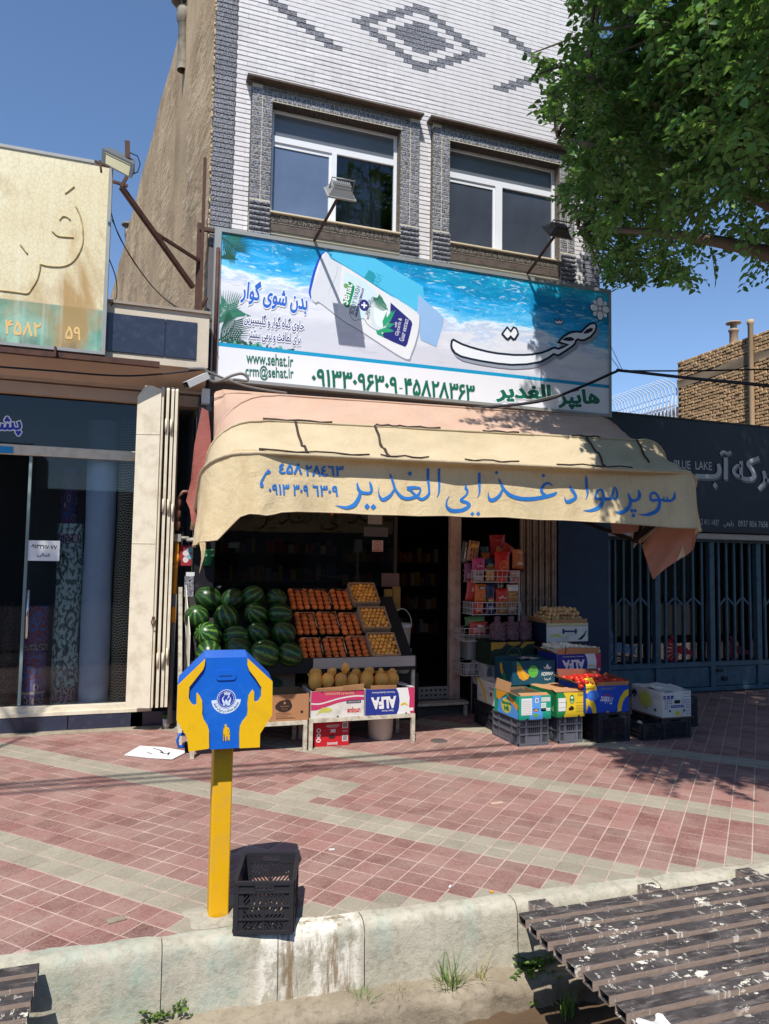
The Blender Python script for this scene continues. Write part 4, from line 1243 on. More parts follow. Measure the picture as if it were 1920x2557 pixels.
# ================================================================ the printed sign
SY = 8.23
tl, tr = onY(v(462,488), SY), onY(v(1318,629), SY)
bl, br = onY(v(456,820), SY), onY(v(1320,902), SY)
gx0, gx1 = (tl.x+bl.x)/2, (tr.x+br.x)/2
gz1, gz0 = (tl.z+tr.z)/2, (bl.z+br.z)/2
SG = thing('printed_sign', 'large beach print sign with a body wash tube and Persian lettering above the awning', 'sign', ((gx0+gx1)/2, SY, gz0))
def mat_beach():
    t = NT('beach_print'); co = t.coord(kind='Object', scale=(1,1,1)); x = t.sep(co)
    wv = t.coord((.55,1,2.2), (0, radians(-10), 0))
    n = t.noise(wv, 2.2, 7, .62, .6); n2 = t.noise(wv, 9, 6, .65, 1.0)
    h = t.math('ADD', x[2], t.math('MULTIPLY', t.math('SUBTRACT', n, .5), 1.1))
    h = t.math('ADD', h, t.math('MULTIPLY', t.math('SUBTRACT', n2, .5), .2))
    # the shoreline falls towards the right of the picture
    h = t.math('ADD', h, t.math('MULTIPLY', x[0], .07))
    c = t.ramp(t.math('DIVIDE', h, 1.9), (.30, lin(206,208,220)), (.46, lin(226,228,236)), (.52, lin(186,204,232)), (.56, lin(232,240,248)), (.60, lin(110,200,244)), (.70, lin(28,166,230)), (.82, lin(10,134,186)), (.95, lin(40,184,222)))
    fo = t.math('MULTIPLY', t.ramp(t.noise(t.coord((.7,1,2.6), (0,radians(-12),0)), 7, 9, .7, 1.6), (.56, 0), (.64, .8)), t.ramp(t.math('DIVIDE', h, 1.9), (.5, 0), (.6, 1)))
    c = t.mix(fo, c, lin(206,238,250))
    dp = t.math('MULTIPLY', t.ramp(t.noise(t.coord((.8,1,3.2), (0,radians(-12),0)), 4, 8, .7, 1.2), (.55, 0), (.68, .6)), t.ramp(t.math('DIVIDE', h, 1.9), (.55, 0), (.66, 1)))
    c = t.mix(dp, c, lin(8,112,160))
    sd = t.math('MULTIPLY', t.ramp(t.noise(t.coord((.5,1,3)), 6, 7, .7, .8), (.58, 0), (.72, .5)), t.ramp(t.math('DIVIDE', h, 1.9), (.46, 1), (.54, 0)))
    c = t.mix(sd, c, lin(150,150,168))
    return t.done(c, .38, .4)
def F(x, y, f=v): q = onY(f(x, y), SY); return (q.x, q.z)
def FS_(pts, f=v): return [F(a, b, f) for a, b in pts]
layer = [0]
def sgn(name, polys, mat, label=None, z=None):
    layer[0] += 1
    return part(name, MB().flat(polys, flatY(SY-.0015-.00010*layer[0])), mat, SG, label=label)
part('panel', MB().box(gx0+.03, gx1-.03, SY, SY+.03, gz0+.03, gz1-.03), mat_beach(), SG)
fr = MB()
fr.box(gx0, gx1, SY-.02, SY+.12, gz1-.045, gz1); fr.box(gx0, gx1, SY-.02, SY+.12, gz0, gz0+.035)
fr.box(gx0, gx0+.075, SY-.02, SY+.12, gz0+.035, gz1-.045); fr.box(gx1-.03, gx1, SY-.02, SY+.12, gz0+.035, gz1-.045)
part('frame', fr, M_alu, SG)
part('back', MB().box(gx0+.02, gx1-.02, SY+.08, SY+.11, gz0+.02, gz1-.02), P('sign_back', 92,92,92), SG)
# white foot band and turquoise rule
cA = crop(500, 820, 400); cB = crop(1240, 640, 400); cP = crop(1000, 640, 560); cQ = crop(500, 540, 560)
zr = F(190, 145, cA)[1]; zr2 = F(1175, 1335, cB)[1]; zrl = (zr+zr2)/2
a0, a1 = gx0+.075, gx1-.03
def rect(x0, x1, z0, z1): return [([(x0,z0),(x1,z0),(x1,z1),(x0,z1)], [])]
sgn('white_band', rect(a0, a1, gz0+.035, zrl-.03), P('white_vinyl', 226,228,234, rough=.4, var=.03))
sgn('turquoise_rule', rect(a0, a1, zrl-.045, zrl), P('turquoise_ink', 26,150,196, rough=.4, var=.05))
M_palm = P('palm_green', 52,122,98, rough=.5, var=.25, scale=20); M_palm2 = P('palm_dark', 30,84,66, rough=.5, var=.2, scale=20)
def frond(p0, p1, bend, n=15, ln=.26, w=.011):
    a = Vector(p0); b = Vector(p1); d = b-a; nrm = Vector((-d.y, d.x)); o = []
    for k in range(1, n):
        t = k/n; c = a+d*t+nrm*bend*4*t*(1-t); dd = (d+nrm*bend*4*(1-2*t)).normalized(); nn = Vector((-dd.y, dd.x))
        l = ln*(1-.55*t)*(.55+.6*min(1, 3*t))
        for s in (1, -1):
            e = c+(dd*.75+nn*s*.75).normalized()*l; m = (c+e)/2+nn*s*.012
            o.append(([tuple(c-dd*w*.5), tuple(m+dd*-w*.6), tuple(e), tuple(m+dd*w*.6), tuple(c+dd*w*.5)], []))
    s = []
    for k in range(n+1):
        t = k/n; s.append((*(a+d*t+nrm*bend*4*t*(1-t)), .012*(1-t)+.003))
    L, R = brush(s, 1); o.append((L+R[::-1], [])); return o
def cut2(poly, f):
    o = []
    for k in range(len(poly)):
        p, q = poly[k-1], poly[k]; a, b = f(p), f(q)
        if (a < 0) != (b < 0): t = a/(a-b); o.append((p[0]+(q[0]-p[0])*t, p[1]+(q[1]-p[1])*t))
        if b >= 0: o.append(q)
    return o
def clipx(polys, xmin, zmin, zmax):
    r = []
    for o, h in polys:
        for f in (lambda p: p[0]-xmin, lambda p: p[1]-zmin, lambda p: zmax-p[1]):
            o = cut2(o, f) if o else o
        if len(o) > 2 and abs(_area(o)) > 1e-6: r.append((o, []))
    return r
zt, zbm = gz1-.045, zrl
fr_list = [(F(478,512),F(512,545),.05,12,.3), (F(480,498),F(520,520),-.1,10,.22), (F(474,560),F(498,548),.1,8,.2), (F(472,700),F(513,665),.12,16,.34), (F(472,735),F(508,690),-.1,14,.3), (F(470,690),F(494,655),-.1,10,.24), (F(474,742),F(520,728),.1,10,.2)]
for k, (p0, p1, bd, n, ln) in enumerate(fr_list):
    sgn('palm_frond', clipx(frond(p0, p1, bd, n, ln), a0+.004, zbm+.002, zt-.002), M_palm if k % 2 else M_palm2)
lv = []
for k in range(34):
    x = 478+RN.random()*150; y = 752-(1-RN.random()**.5)*-6-RN.random()*14*(1 if x < 560 else .4)
    c = F(x, y+x*.022-8); an = RN.uniform(0, 6.28)
    lv.append((ellipse(c[0], c[1], RN.uniform(.03,.075), RN.uniform(.012,.025), 8, an), []))
sgn('leaf_border', clipx([([p for p in o], h) for o, h in lv[:17]], a0+.004, zbm+.002, zt), M_palm2)
sgn('leaf_border', clipx([([p for p in o], h) for o, h in lv[17:]], a0+.004, zbm+.002, zt), P('palm_light', 92,168,140, var=.2, scale=20))
# the tube of body wash and its pale reflection
cT = crop(760, 600, 300)
T = lambda pts: FS_(pts, cT)
M_tube = P('tube_white', 226,228,232, rough=.4, var=.04, scale=3); M_cap = P('tube_cap', 214,218,226, rough=.4, var=.06, scale=4)
ghost = [(400,130),(870,190),(1180,370),(1640,640),(1660,900),(1640,1180),(1600,1000),(1080,680),(760,480),(370,240)]
sgn('ghost_tube', [(T(ghost), [])], P('pale_aqua_ink', 84,192,232, rough=.4, var=.08, scale=2))
gh2 = [(130,280),(320,455),(318,490),(265,672),(150,620),(120,480)]
sgn('ghost_tube', [(FS_(gh2, cP), [])], P('pale_blue_ink', 150,186,228, rough=.4, var=.12, scale=2))
sgn('ghost_text', fitted(glyphs('WASH', .01), F(1010,690,cT), F(1082,500,cT), .09), P('aqua_ink2', 40,156,190))
sgn('ghost_logo', [(T([(800,560),(890,410),(960,450),(985,500),(945,615),(880,580)]), [])], P('aqua_ink3', 30,150,170))
body = spline([(290,162),(322,185),(345,220),(366,256),(560,365),(760,488),(1070,694),(1400,905),(1545,998),(1585,1050),(1580,1200),(1540,1390),(1470,1580),(1430,1645),(1260,1565),(900,1330),(700,1205),(540,1112),(300,922),(190,845),(150,862),(108,830),(84,780),(82,650),(120,480),(200,290),(250,180),(290,162)], 3)[:-1]
sh = [(x+14, y+26) for x, y in body]
sgn('tube_shade', [(T(sh), [])], P('print_shade', 150,158,172, rough=.4, var=.15, scale=4))
sgn('tube_body', [(T(body), [])], M_tube)
sgn('tube_cap', [(T([(292,170),(345,222),(366,256),(520,345),(495,560),(480,760),(470,900),(452,1045),(300,922),(190,845),(150,862),(108,830),(90,790),(95,690),(170,490),(240,280)]), [])], M_cap)
L, R = brush([(284,164,10),(225,215,26),(150,400,34),(100,590,36),(74,720,30),(92,805,12)], 5); sgn('cap_rim', [(T(L+R[::-1]), [])], P('cap_blue', 44,82,196, rough=.4))
L, R = brush([(462,352,3),(440,480,4),(400,580,4),(350,680,3),(330,760,2)], 5); sgn('cap_crease', [(T(L+R[::-1]), [])], P('crease_grey', 140,148,160))
sgn('tube_glow', [(T(spline([(560,420),(640,470),(800,560),(960,690),(1000,800),(900,900),(800,1100),(700,1000),(620,800),(540,600),(560,420)],3)[:-1]), [])], P('tube_aqua', 206,228,236, rough=.4, var=.05))
sgn('logo_plate', [(T([(610,568),(655,592),(692,640),(690,690),(655,810),(618,932),(575,930),(528,872),(536,820),(575,700)]), [])], P('logo_green', 28,140,88, rough=.4))
M_navy = P('print_navy', 44,48,122, rough=.4, var=.06)
def up_text(txt, x0, y0, x1, y1, h, mat, name='printed_text', bold=.01):
    sgn(name, fitted(glyphs(txt, bold), F(x0,y0,cT), F(x1,y1,cT), h), mat)
up_text('Sehat', 598, 905, 668, 612, .105, M_white_ink, 'logo_text', .02)
sgn('logo_dot', [(ellipse(*F(575,632,cT), .03, .03, 14), [])], P('logo_leaf', 110,160,110))
up_text('BODY WASH', 680, 1030, 778, 650, .058, P('print_slate', 56,66,90), bold=.006)
sgn('text_bar', [(T([(690,1050),(795,662),(826,675),(722,1060)]), [])], M_navy)
up_text('FOR ALL SKIN TYPES', 718, 1050, 820, 682, .026, M_white_ink, bold=.01)
sgn('plus_disc', [(ellipse(*F(825,900,cT), .062, .070, 22), [])], M_navy)
c_ = F(825,900,cT); sgn('plus_sign', [([(c_[0]+a*.036, c_[1]+b*.036) for a, b in ((-.3,-1),(.3,-1),(.3,-.3),(1,-.3),(1,.3),(.3,.3),(.3,1),(-.3,1),(-.3,.3),(-1,.3),(-1,-.3),(-.3,-.3))], [])], M_white_ink)
up_text('SKIN HEALTH', 872, 1035, 918, 830, .03, P('print_slate', 56,66,90), bold=.005)
up_text('NATURAL PROTECT', 888, 1100, 962, 800, .03, P('print_slate', 56,66,90), bold=.005)
sgn('navy_label', [(T([(1190,862),(1330,985),(1478,1118),(1490,1160),(1455,1310),(1420,1440),(1392,1476),(1230,1410),(1062,1328),(1110,1255),(1180,1120)]), [])], M_navy)
up_text('with', 1270, 1210, 1282, 1135, .03, M_white_ink); up_text('Glycerin &', 1310, 1330, 1362, 1090, .06, M_white_ink, bold=0); up_text('Guar extract', 1368, 1405, 1440, 1100, .06, M_white_ink, bold=0)
c_ = F(1040,1040,cT); sgn('coconut', [(ellipse(c_[0], c_[1], .125, .19, 24, .1), [])], P('coconut_white', 208,222,226, var=.08, scale=6))
sgn('coconut_flesh', [(ellipse(c_[0]+.012, c_[1]+.005, .092, .15, 24, .1), [])], P('coconut_flesh', 226,236,236, var=.06, scale=6))
sgn('coconut_palm', frond(F(1150,960,cT), F(1000,790,cT), .1, 14, .13, .01), M_palm)
M_aloe = P('aloe_green', 48,158,116, rough=.4, var=.2, scale=14); lf = []
for (x, y, xx, yy) in ((1110,1180,1260,960),(1110,1190,1220,960),(1115,1200,1255,1150),(1060,1230,1240,1250),(1020,1240,1240,1265),(1000,1245,1100,1345),(1090,1210,1135,990),(985,1240,1090,1340)):
    p, q = Vector(F(x,y,cT)), Vector(F(xx,yy,cT)); d = q-p; nn = Vector((-d.y, d.x)).normalized()*.028
    lf.append(([tuple(p), tuple(p+d*.35-nn), tuple(q), tuple(p+d*.35+nn)], []))
for q in lf: sgn('aloe_leaf', [q], M_aloe)
L, R = brush([(625,940,5),(628,1030,5),(680,1110,5),(760,1095,5),(820,1088,5),(880,1170,5),(980,1240,5)], 5); sgn('outline_swirl', [(T(L+R[::-1]), [])], P('swirl_teal', 48,110,110))
# slogan at the left
M_slog = P('slogan_blue', 52,104,196, rough=.4, var=.05); M_slog2 = P('slogan_navy', 42,52,112, rough=.4, var=.05); M_halo = P('white_halo', 232,236,242, rough=.4, var=.02)
for txt, p0, p1, h, bd, ml in (('بدن شوی گوار', (518,655), (662,683), .30, .035, M_slog), ('حاوی گیاه گوار و گلیسیرین', (526,703), (656,719), .155, .02, M_slog2), ('برای لطافت و نرمی بیشتر', (536,736), (649,748), .145, .02, M_slog2)):
    g = fitted(glyphs(txt, bd, True), F(*p0), F(*p1), h)
    sgn('slogan_halo', grown(g, .013), M_halo); sgn('slogan', g, ml)
M_green_ink = P('green_ink', 26,104,82, rough=.4, var=.05)
sgn('web_address', fitted(glyphs('www.sehat.ir', .014), F(475,362,cA), F(962,405,cA), .135), M_green_ink)
sgn('mail_address', fitted(glyphs('crm@sehat.ir', .014), F(468,528,cA), F(968,552,cA), .165), M_green_ink)
sgn('telephone_number', fitted(glyphs('۰۹۱۳۳۰۹۶۳۰۹-۴۵۸۲۸۳۶۳', .03), F(672,833), F(1025,868), .21), M_green_ink)
for txt, p0, p1, h in (('الغدیر', (705,1083), (1118,1075), .26), ('هایپر', (1165,1135), (1478,1112), .27)):
    g = fitted(glyphs(txt, .045, True), F(p0[0],p0[1],cP), F(p1[0],p1[1]+22,cP), h)
    sgn('shop_name_halo', grown(g, .012), M_halo); sgn('shop_name', g, M_green_ink)
# the big white word with navy outline
cW = crop(1100, 760, 420)
word = [(125,352),(160,372),(210,397),(290,425),(360,445),(460,470),(560,488),(720,503),(830,503),(900,498),(1000,480),(1060,458),(1105,434),(1130,432),(1160,442),(1205,425),(1255,400),(1200,385),(1165,376),(1180,350),(1215,318),(1270,285),(1310,274),(1345,272),(1385,278),(1430,230),(1470,197),(1505,188),(1528,198),(1535,225),(1520,270),(1480,320),(1420,352),(1385,356),(1352,345),(1330,362),(1328,380),(1310,405),(1260,440),(1200,480),(1158,506),(1115,490),(1060,530),(980,570),(850,592),(700,598),(560,585),(400,560),(300,540),(200,515),(140,480),(112,440),(104,405),(110,365)]
hl1 = [(1405,286),(1440,252),(1478,237),(1500,242),(1494,262),(1462,280),(1425,289)]
hl2 = [(1200,352),(1235,330),(1285,326),(1318,346),(1300,358),(1262,362)]
def ccw(p): return p if _area(p) > 0 else p[::-1]
wo = ccw(FS_(word, cW)); h1 = ccw(FS_(hl1, cW)); h2 = ccw(FS_(hl2, cW))
M_outl = P('outline_navy', 26,38,58, rough=.4, var=.05)
sgn('word_shade', [([(a+.03, b-.045) for a, b in _thick(wo, .01)], [])], P('print_shade', 150,158,172))
sgn('word_outline', [(_thick(wo, .016), [])], M_outl); sgn('word', [(_thick(wo, -.012), [])], M_halo)
for h in (h1, h2): sgn('word_outline', [(_thick(h, .004), [])], M_outl)
dm = [(655,228),(690,270),(718,228),(745,240),(764,290),(735,340),(715,346),(690,318),(665,346),(648,340),(606,292)]
dmo = ccw(FS_(dm, cW)); sgn('word_outline', [(_thick(dmo, .012), [])], M_outl); sgn('word_dots', [(_thick(dmo, -.012), [])], M_halo)
s3 = [(1128,150),(1142,172),(1160,168),(1166,150),(1172,170),(1190,170),(1203,146),(1200,180),(1182,195),(1165,188),(1146,194),(1130,178)]
so = ccw(FS_(s3, cW)); sgn('word_outline', [(_thick(so, .012), [])], M_outl); sgn('word_mark', [(so, [])], M_halo)
fl = F(1068, 545, cB)
for k in range(4): sgn('flower_petal', [(ellipse(fl[0]+.088*cos(pi/4+k*pi/2), fl[1]+.088*sin(pi/4+k*pi/2), .058, .036, 16, pi/4+k*pi/2), [])], M_halo)
for k in range(4):
    a = k*pi/2; r = .095
    sgn('flower_outline', [(ellipse(fl[0]+r*cos(a), fl[1]+r*sin(a), .070, .056, 20, a), [])], M_outl)
for k in range(4):
    a = k*pi/2; r = .095
    sgn('flower_petal', [(ellipse(fl[0]+r*cos(a), fl[1]+r*sin(a), .060, .046, 20, a), [])], M_halo)
sgn('flower_outline', [(ellipse(*fl, .036, .036, 16), [])], M_outl); sgn('flower_heart', [(ellipse(*fl, .027, .027, 16), [])], M_halo)
# brackets, rusty pole and hangers at the sign's left end
m = MB(); m.tube([(gx0+.04, SY-.035, gz0+.1),(gx0+.04, SY-.035, gz1-.25)], .022, 8); part('conduit', m, M_rust, SG)
BK = thing('sign_bracket', 'rusty angle iron bracket holding the left end of the printed sign', 'bracket', (gx0-.1, SY, gz0))
m = MB(); xk = gx0-.16
m.bar((xk,SY+.1,gz1+.06),(xk,SY+.1,gz0+.75),.05); m.bar((xk,SY+.08,gz1-.01),(gx0,SY+.06,gz1-.02),.04)
for z in (.72,.55): m.bar((xk-.02,SY+.1,gz0+z),(gx0,SY+.05,gz0+z-.03),.045,.03)
m.bar((xk,SY+.1,gz0+.74),(xk+.1,SY+.06,gz0+.95),.03); part('frame', m, M_rust, BK)

# floodlights on arms
def flood(name, label, base, head, size, aim, mats, group=None):
    r = thing(name, label, 'floodlight', base, 0, group)
    m = MB(); m.tube([base, head], .018, 8); part('arm', m, M_rust, r)
    d = Vector(aim).normalized(); s = Vector((1,0,0)); u = s.cross(d).normalized(); h = Vector(head)
    w, hh, dp = size
    m = MB()
    def pt(a, b, c): return h+s*a+u*b+d*c
    m.add([pt(-w/2,-hh/2,0),pt(w/2,-hh/2,0),pt(w/2,hh/2,0),pt(-w/2,hh/2,0),pt(-w*.34,-hh*.32,-dp),pt(w*.34,-hh*.32,-dp),pt(w*.34,hh*.32,-dp),pt(-w*.34,hh*.32,-dp)],
          [(4,7,6,5),(0,4,5,1),(1,5,6,2),(2,6,7,3),(3,7,4,0)])
    part('housing', m, mats[0], r)
    m = MB(); 
    for a, b, c_, e in ((-w/2-.012,w/2+.012,hh/2-.01,hh/2+.012),(-w/2-.012,w/2+.012,-hh/2-.012,-hh/2+.01)):
        m.add([pt(a,c_,-.006),pt(b,c_,-.006),pt(b,e,-.006),pt(a,e,-.006),pt(a,c_,.012),pt(b,c_,.012),pt(b,e,.012),pt(a,e,.012)], [(3,2,1,0),(4,5,6,7),(0,1,5,4),(1,2,6,5),(2,3,7,6),(3,0,4,7)])
    for a, b in ((-w/2-.012,-w/2+.01),(w/2-.01,w/2+.012)):
        m.add([pt(a,-hh/2+.01,-.006),pt(b,-hh/2+.01,-.006),pt(b,hh/2-.01,-.006),pt(a,hh/2-.01,-.006),pt(a,-hh/2+.01,.012),pt(b,-hh/2+.01,.012),pt(b,hh/2-.01,.012),pt(a,hh/2-.01,.012)], [(3,2,1,0),(4,5,6,7),(0,1,5,4),(1,2,6,5),(2,3,7,6),(3,0,4,7)])
    part('rim', m, mats[0], r)
    part('lens', MB().add([pt(-w/2+.011,-hh/2+.011,.002),pt(w/2-.011,-hh/2+.011,.002),pt(w/2-.011,hh/2-.011,.002),pt(-w/2+.011,hh/2-.011,.002)], [(0,1,2,3)]), mats[1], r)
    m = MB()
    for k in range(9):
        a = -w*.3+w*.6*k/8; m.add([pt(a-.004,-hh*.3,-dp-.03),pt(a+.004,-hh*.3,-dp-.03),pt(a+.004,hh*.3,-dp-.03),pt(a-.004,hh*.3,-dp-.03),pt(a-.004,-hh*.34,-dp+.004),pt(a+.004,-hh*.34,-dp+.004),pt(a+.004,hh*.34,-dp+.004),pt(a-.004,hh*.34,-dp+.004)], [(3,2,1,0),(4,5,6,7),(0,1,5,4),(1,2,6,5),(2,3,7,6),(3,0,4,7)])
    part('cooling_fins', m, mats[0], r)
    m = MB(); m.tube([pt(-w*.42,0,-dp*.5), pt(-w*.42,-hh*.1,-dp-.08), pt(w*.42,-hh*.1,-dp-.08), pt(w*.42,0,-dp*.5)], .009, 6); part('yoke', m, mats[0], r)
    return r
M_lamp = P('lamp_grey', 150,150,150, rough=.5, var=.12, metal=.2); M_lens = P('lamp_lens', 206,200,170, rough=.15, var=.1)
M_lampd = P('lamp_dark', 92,84,78, rough=.6, var=.2)
b1 = onY(v(679,520), SY-.02); h1_ = onY(v(734,420), SY-.74)
flood('floodlight', 'grey floodlight on a rusty arm in front of the left upstairs window', b1, h1_, (.30,.24,.09), (0,.72,-.7), (M_lamp, M_lens), 'floodlights leaning out over the printed sign')
b2 = onY(v(1139,592), SY-.02); h2_ = onY(v(1203,503), SY-.6)
flood('floodlight', 'dark floodlight on a rusty arm half hidden by leaves near the right window', b2, h2_, (.30,.24,.07), (0,.72,-.7), (M_lampd, M_lens), 'floodlights leaning out over the printed sign')
# big lamp on the braced arm left of the party wall
BLm = thing('braced_floodlight', 'large grey floodlight on a braced rusty arm beside the yellowed sign', 'floodlight', (.48, 8.2, 4.5))
hy = 7.55; hd = onY(v(254,352), hy)
m = MB(); e1 = onY(v(262,404), hy); e0 = onY(v(417,621), 8.15); md = e1.lerp(e0, .42)
m.bar(e1, e0, .045); m.bar(md, onY(v(432,565), 8.3), .03); m.bar(onY(v(243,392),hy), onY(v(276,402),hy), .025); m.bar(e1, onY(v(274,382),hy), .03)
part('arm', m, M_rust, BLm)
m = MB(); px = onY(v(438,500), 8.3); m.bar((px.x,8.3,4.45),(px.x,8.3,6.35),.035); part('upright', m, M_rust, BLm)
cl_ = crop(0, 0, 700)
def Q(x, y, dy=0): return onY(cl_(x, y), hy+dy)
vs = [Q(605,878), Q(795,972,.1), Q(778,1060,.1), Q(600,965), Q(652,872,.28), Q(800,945,.34), Q(798,1020,.34), Q(655,950,.28)]
m = MB(); m.add(vs, [(0,1,5,4),(1,2,6,5),(2,3,7,6),(3,0,4,7),(4,5,6,7)]); part('housing', m, P('lamp_grey_steel', 112,116,116, rough=.45, var=.12, metal=.3), BLm)
m = MB(); o = [Q(605,878,-.004), Q(795,972,.096), Q(778,1060,.096), Q(600,965,-.004)]; cc = sum(o, Vector())/4; inn = [cc+(p-cc)*.80 for p in o]
m.add(o+inn, [(i, (i+1) % 4, 4+(i+1) % 4, 4+i) for i in range(4)]); part('rim', m, P('lamp_grey_steel', 112,116,116), BLm)
part('lens', MB().add([p+Vector((0,.012,0)) for p in inn], [(0,1,2,3)]), P('lamp_cream_glass', 214,206,168, rough=.2, var=.1), BLm)
m = MB(); m.bar(Q(757,940,.2), Q(754,838,.2), .035, .05); m.bar(Q(560,955), Q(650,990), .02); m.bar(Q(592,960), Q(600,1015), .07, .02); part('bracket', m, M_rust, BLm)
m = MB(); m.tube([Q(770,905,.22), Q(815,925,.25), Q(830,970,.25), Q(815,1020,.25), Q(790,1030,.2)], .006, 5); part('flex', m, M_black_ink, BLm)

# ---------------------------------------------------------------- cables
M_cable = P('cable_black', 34,34,40, rough=.6, var=.1); M_cableg = P('cable_grey', 110,106,104, rough=.6, var=.1)
def cable(label, pts, r, mat, n=6):
    m = MB(); m.tube(spline(pts, n), r, 6); return solo('cable', m, mat, label, 'cable')
p1 = onY(v(1161,868), 7.6); p2 = onY(v(1330,803), 7.4); p3 = onY(v(1345,801), 7.4); p4 = onY(v(1500,818), 6.6); p5 = onY(v(1700,838), 5.4)
p0 = onY(v(1000,884), 7.9)
cable('thick black overhead cable crossing the right half of the printed sign and the sky', [p0, p1, onY(v(1250,838),7.5), p2, p3, p4, p5, onY(v(2200,900),4.2)], .018, M_cable)
cable('thin black cable branching level across the sky to the right', [p3, onY(v(1500,801),7.0), onY(v(1700,797),6.4), onY(v(2200,790),5.6)], .010, M_cable)
cable('thin tie wire from the sign corner down to the overhead cable', [onY(v(1318,745),8.15), p3], .004, M_cable)
cable('second thin tie wire from the sign corner to the overhead cable', [onY(v(1318,770),8.15), onY(v(1340,800),7.4)], .004, M_cable)
cable('grey cable running below the thick one across the sign foot', [onY(v(1010,897),7.9), onY(v(1100,878),7.75), onY(v(1250,842),7.5)], .011, M_cableg)
cA2 = lambda x, y, Y=7.95: onY(cA(x, y), Y)
cable('grey looped cable at the lower left corner of the printed sign', [cA2(-120,420), cA2(40,420), cA2(70,470), cA2(110,545), cA2(200,545), cA2(330,490), cA2(430,470), cA2(490,510), cA2(480,545), cA2(400,535), cA2(340,530)], .016, M_cableg)
cable('grey cable under the left end of the printed sign', [cA2(60,440), cA2(300,540), cA2(480,600), cA2(690,640), cA2(900,670)], .012, M_cableg)
cable('black wire along the carpet shop soffit', [onY(v(-60,788),7.96), onY(v(100,800),7.96), onY(v(280,812),7.96), onY(v(450,797),7.96)], .010, M_cable)
cable('thin wire sagging down the party wall from the yellowed sign', [onY(v(236,445),7.9), onY(v(262,520),8.3), onY(v(330,620),8.6), onY(v(400,680),8.4)], .006, M_cable)
cable('second thin wire sagging down the party wall', [onY(v(242,475),7.9), onY(v(285,560),8.4), onY(v(350,640),8.5), onY(v(430,690),8.3)], .005, M_cable)
cable('wire hanging in a loop behind the yellowed sign', [onY(v(236,560),7.98), onY(v(250,600),8.0), onY(v(252,640),8.0), onY(v(240,660),7.98)], .006, M_cable)
m = MB(); m.bar(onX(v(437,290), .66), onX(v(425,650), .66), .05, .03)
solo('steel_upright', m, M_rust, 'long rusty steel strip fixed down the party wall', 'steel strip')
# camera by the awning
CC = thing('security_camera', 'white security camera under the carpet shop soffit by the awning corner', 'camera', (.6, 7.95, 3.4))
a, b = onY(v(402,832), 7.8), onY(v(446,812), 7.92)
m = MB(); m.bar(a, b, .085, .07); part('housing', m, P('cctv_white', 186,190,192, rough=.4), CC)
m = MB(); d = (b-a).normalized(); m.bar(a-d*.012, a+d*.002, .07, .056); part('lens', m, P('lens_black', 14,14,18, rough=.1), CC)
m = MB(); m.bar(b+Vector((0,0,-.02)), b+Vector((.05,.2,.05)), .025); m.box(b.x-.03,b.x+.05,8.0,8.1,b.z-.28,b.z-.12); part('mount', m, P('cctv_white', 186,190,192), CC)
# ================================================================ the awning
def canvas(name, col, stain, amt=.5):
    t = NT(name); co = t.coord()
    c = t.mix(t.noise(co, 3, 6), sc3(col, .88), sc3(col, 1.1))
    c = t.mix(t.ramp(t.noise(t.coord((1,1,.45)), 3.4, 6, .65, .4), (.48, 0), (.72, amt)), c, stain)
    c = t.mix(t.ramp(t.noise(t.coord((9,9,1.2)), 6, 6, .7), (.52, 0), (.72, amt*.5)), c, sc3(stain, .9))
    c = t.mix(t.ramp(t.noise(co, 26, 5, .7), (.58, 0), (.74, .3)), c, sc3(col, .6))
    h = t.math('ADD', t.noise(t.coord((1,1,1)), 5, 6, .6, .8), t.math('MULTIPLY', t.noise(co, 40, 3), .15))
    t.bump(h, .35, .05)
    tl_ = t.new('ShaderNodeBsdfTranslucent'); t.l(c, tl_.inputs[0])
    mx = t.new('ShaderNodeMixShader'); mx.inputs[0].default_value = .16
    m = t.done(c, .85, .15); t.l(t.b.outputs[0], mx.inputs[1]); t.l(tl_.outputs[0], mx.inputs[2]); t.l(mx.outputs[0], t.n['Material Output'].inputs[0])
    return m
M_pink = canvas('faded_pink_canvas', lin(206,172,150), lin(196,176,164), .4)
M_creamc = canvas('cream_canvas', lin(206,188,156), lin(188,164,124), .28)
M_val = canvas('ochre_canvas', lin(224,204,164), lin(188,150,96), .45)
M_seam = P('dark_seam', 66,54,48, rough=.8, var=.3, scale=20)
AXL, AXR = .52, 5.56
AW = thing('awning', 'faded pink and cream canvas hood awning with blue Persian lettering on its valance', 'awning', (3, 7, 2.1))
PVY, PVZ = 7.05, 2.08
def hoop(Yh, zl, zr, r, xl=AXL, xr=AXR, pv=(PVY, PVZ), nA=8, nC=8, nF=64):
    """a bent frame: up from the left pivot, round the corner, along the front, round and back to the right pivot"""
    def z(x): return zl+(zr-zl)*(x-xl)/(xr-xl)
    out = []
    for side in (0, 1):
        X = xl if side == 0 else xr
        ez = z(X); P0 = Vector((X, pv[0], pv[1])); P1 = Vector((X, Yh, ez)); e = (P1-P0); L = e.length; e.normalize()
        arm = [P0+e*((L-r)*k/nA) for k in range(nA)]
        sx = 1 if side == 0 else -1
        Ccen = P1-e*r+Vector((sx*r, 0, 0))
        cor = [Ccen+Vector((-sx*r*cos(a), 0, 0))+e*(r*sin(a)) for a in [pi/2*k/nC for k in range(nC+1)]]
        out.append(arm+cor)
    fx0, fx1 = out[0][-1].x, out[1][-1].x
    front = [Vector((fx0+(fx1-fx0)*k/nF, Yh, z(fx0+(fx1-fx0)*k/nF))) for k in range(1, nF)]
    return out[0]+front+out[1][::-1]
HT = hoop(7.05, 3.40, 3.50, .55, xl=.70, xr=5.46)
HA = hoop(6.42, 3.02, 3.14, .42, xl=.60, xr=5.53)
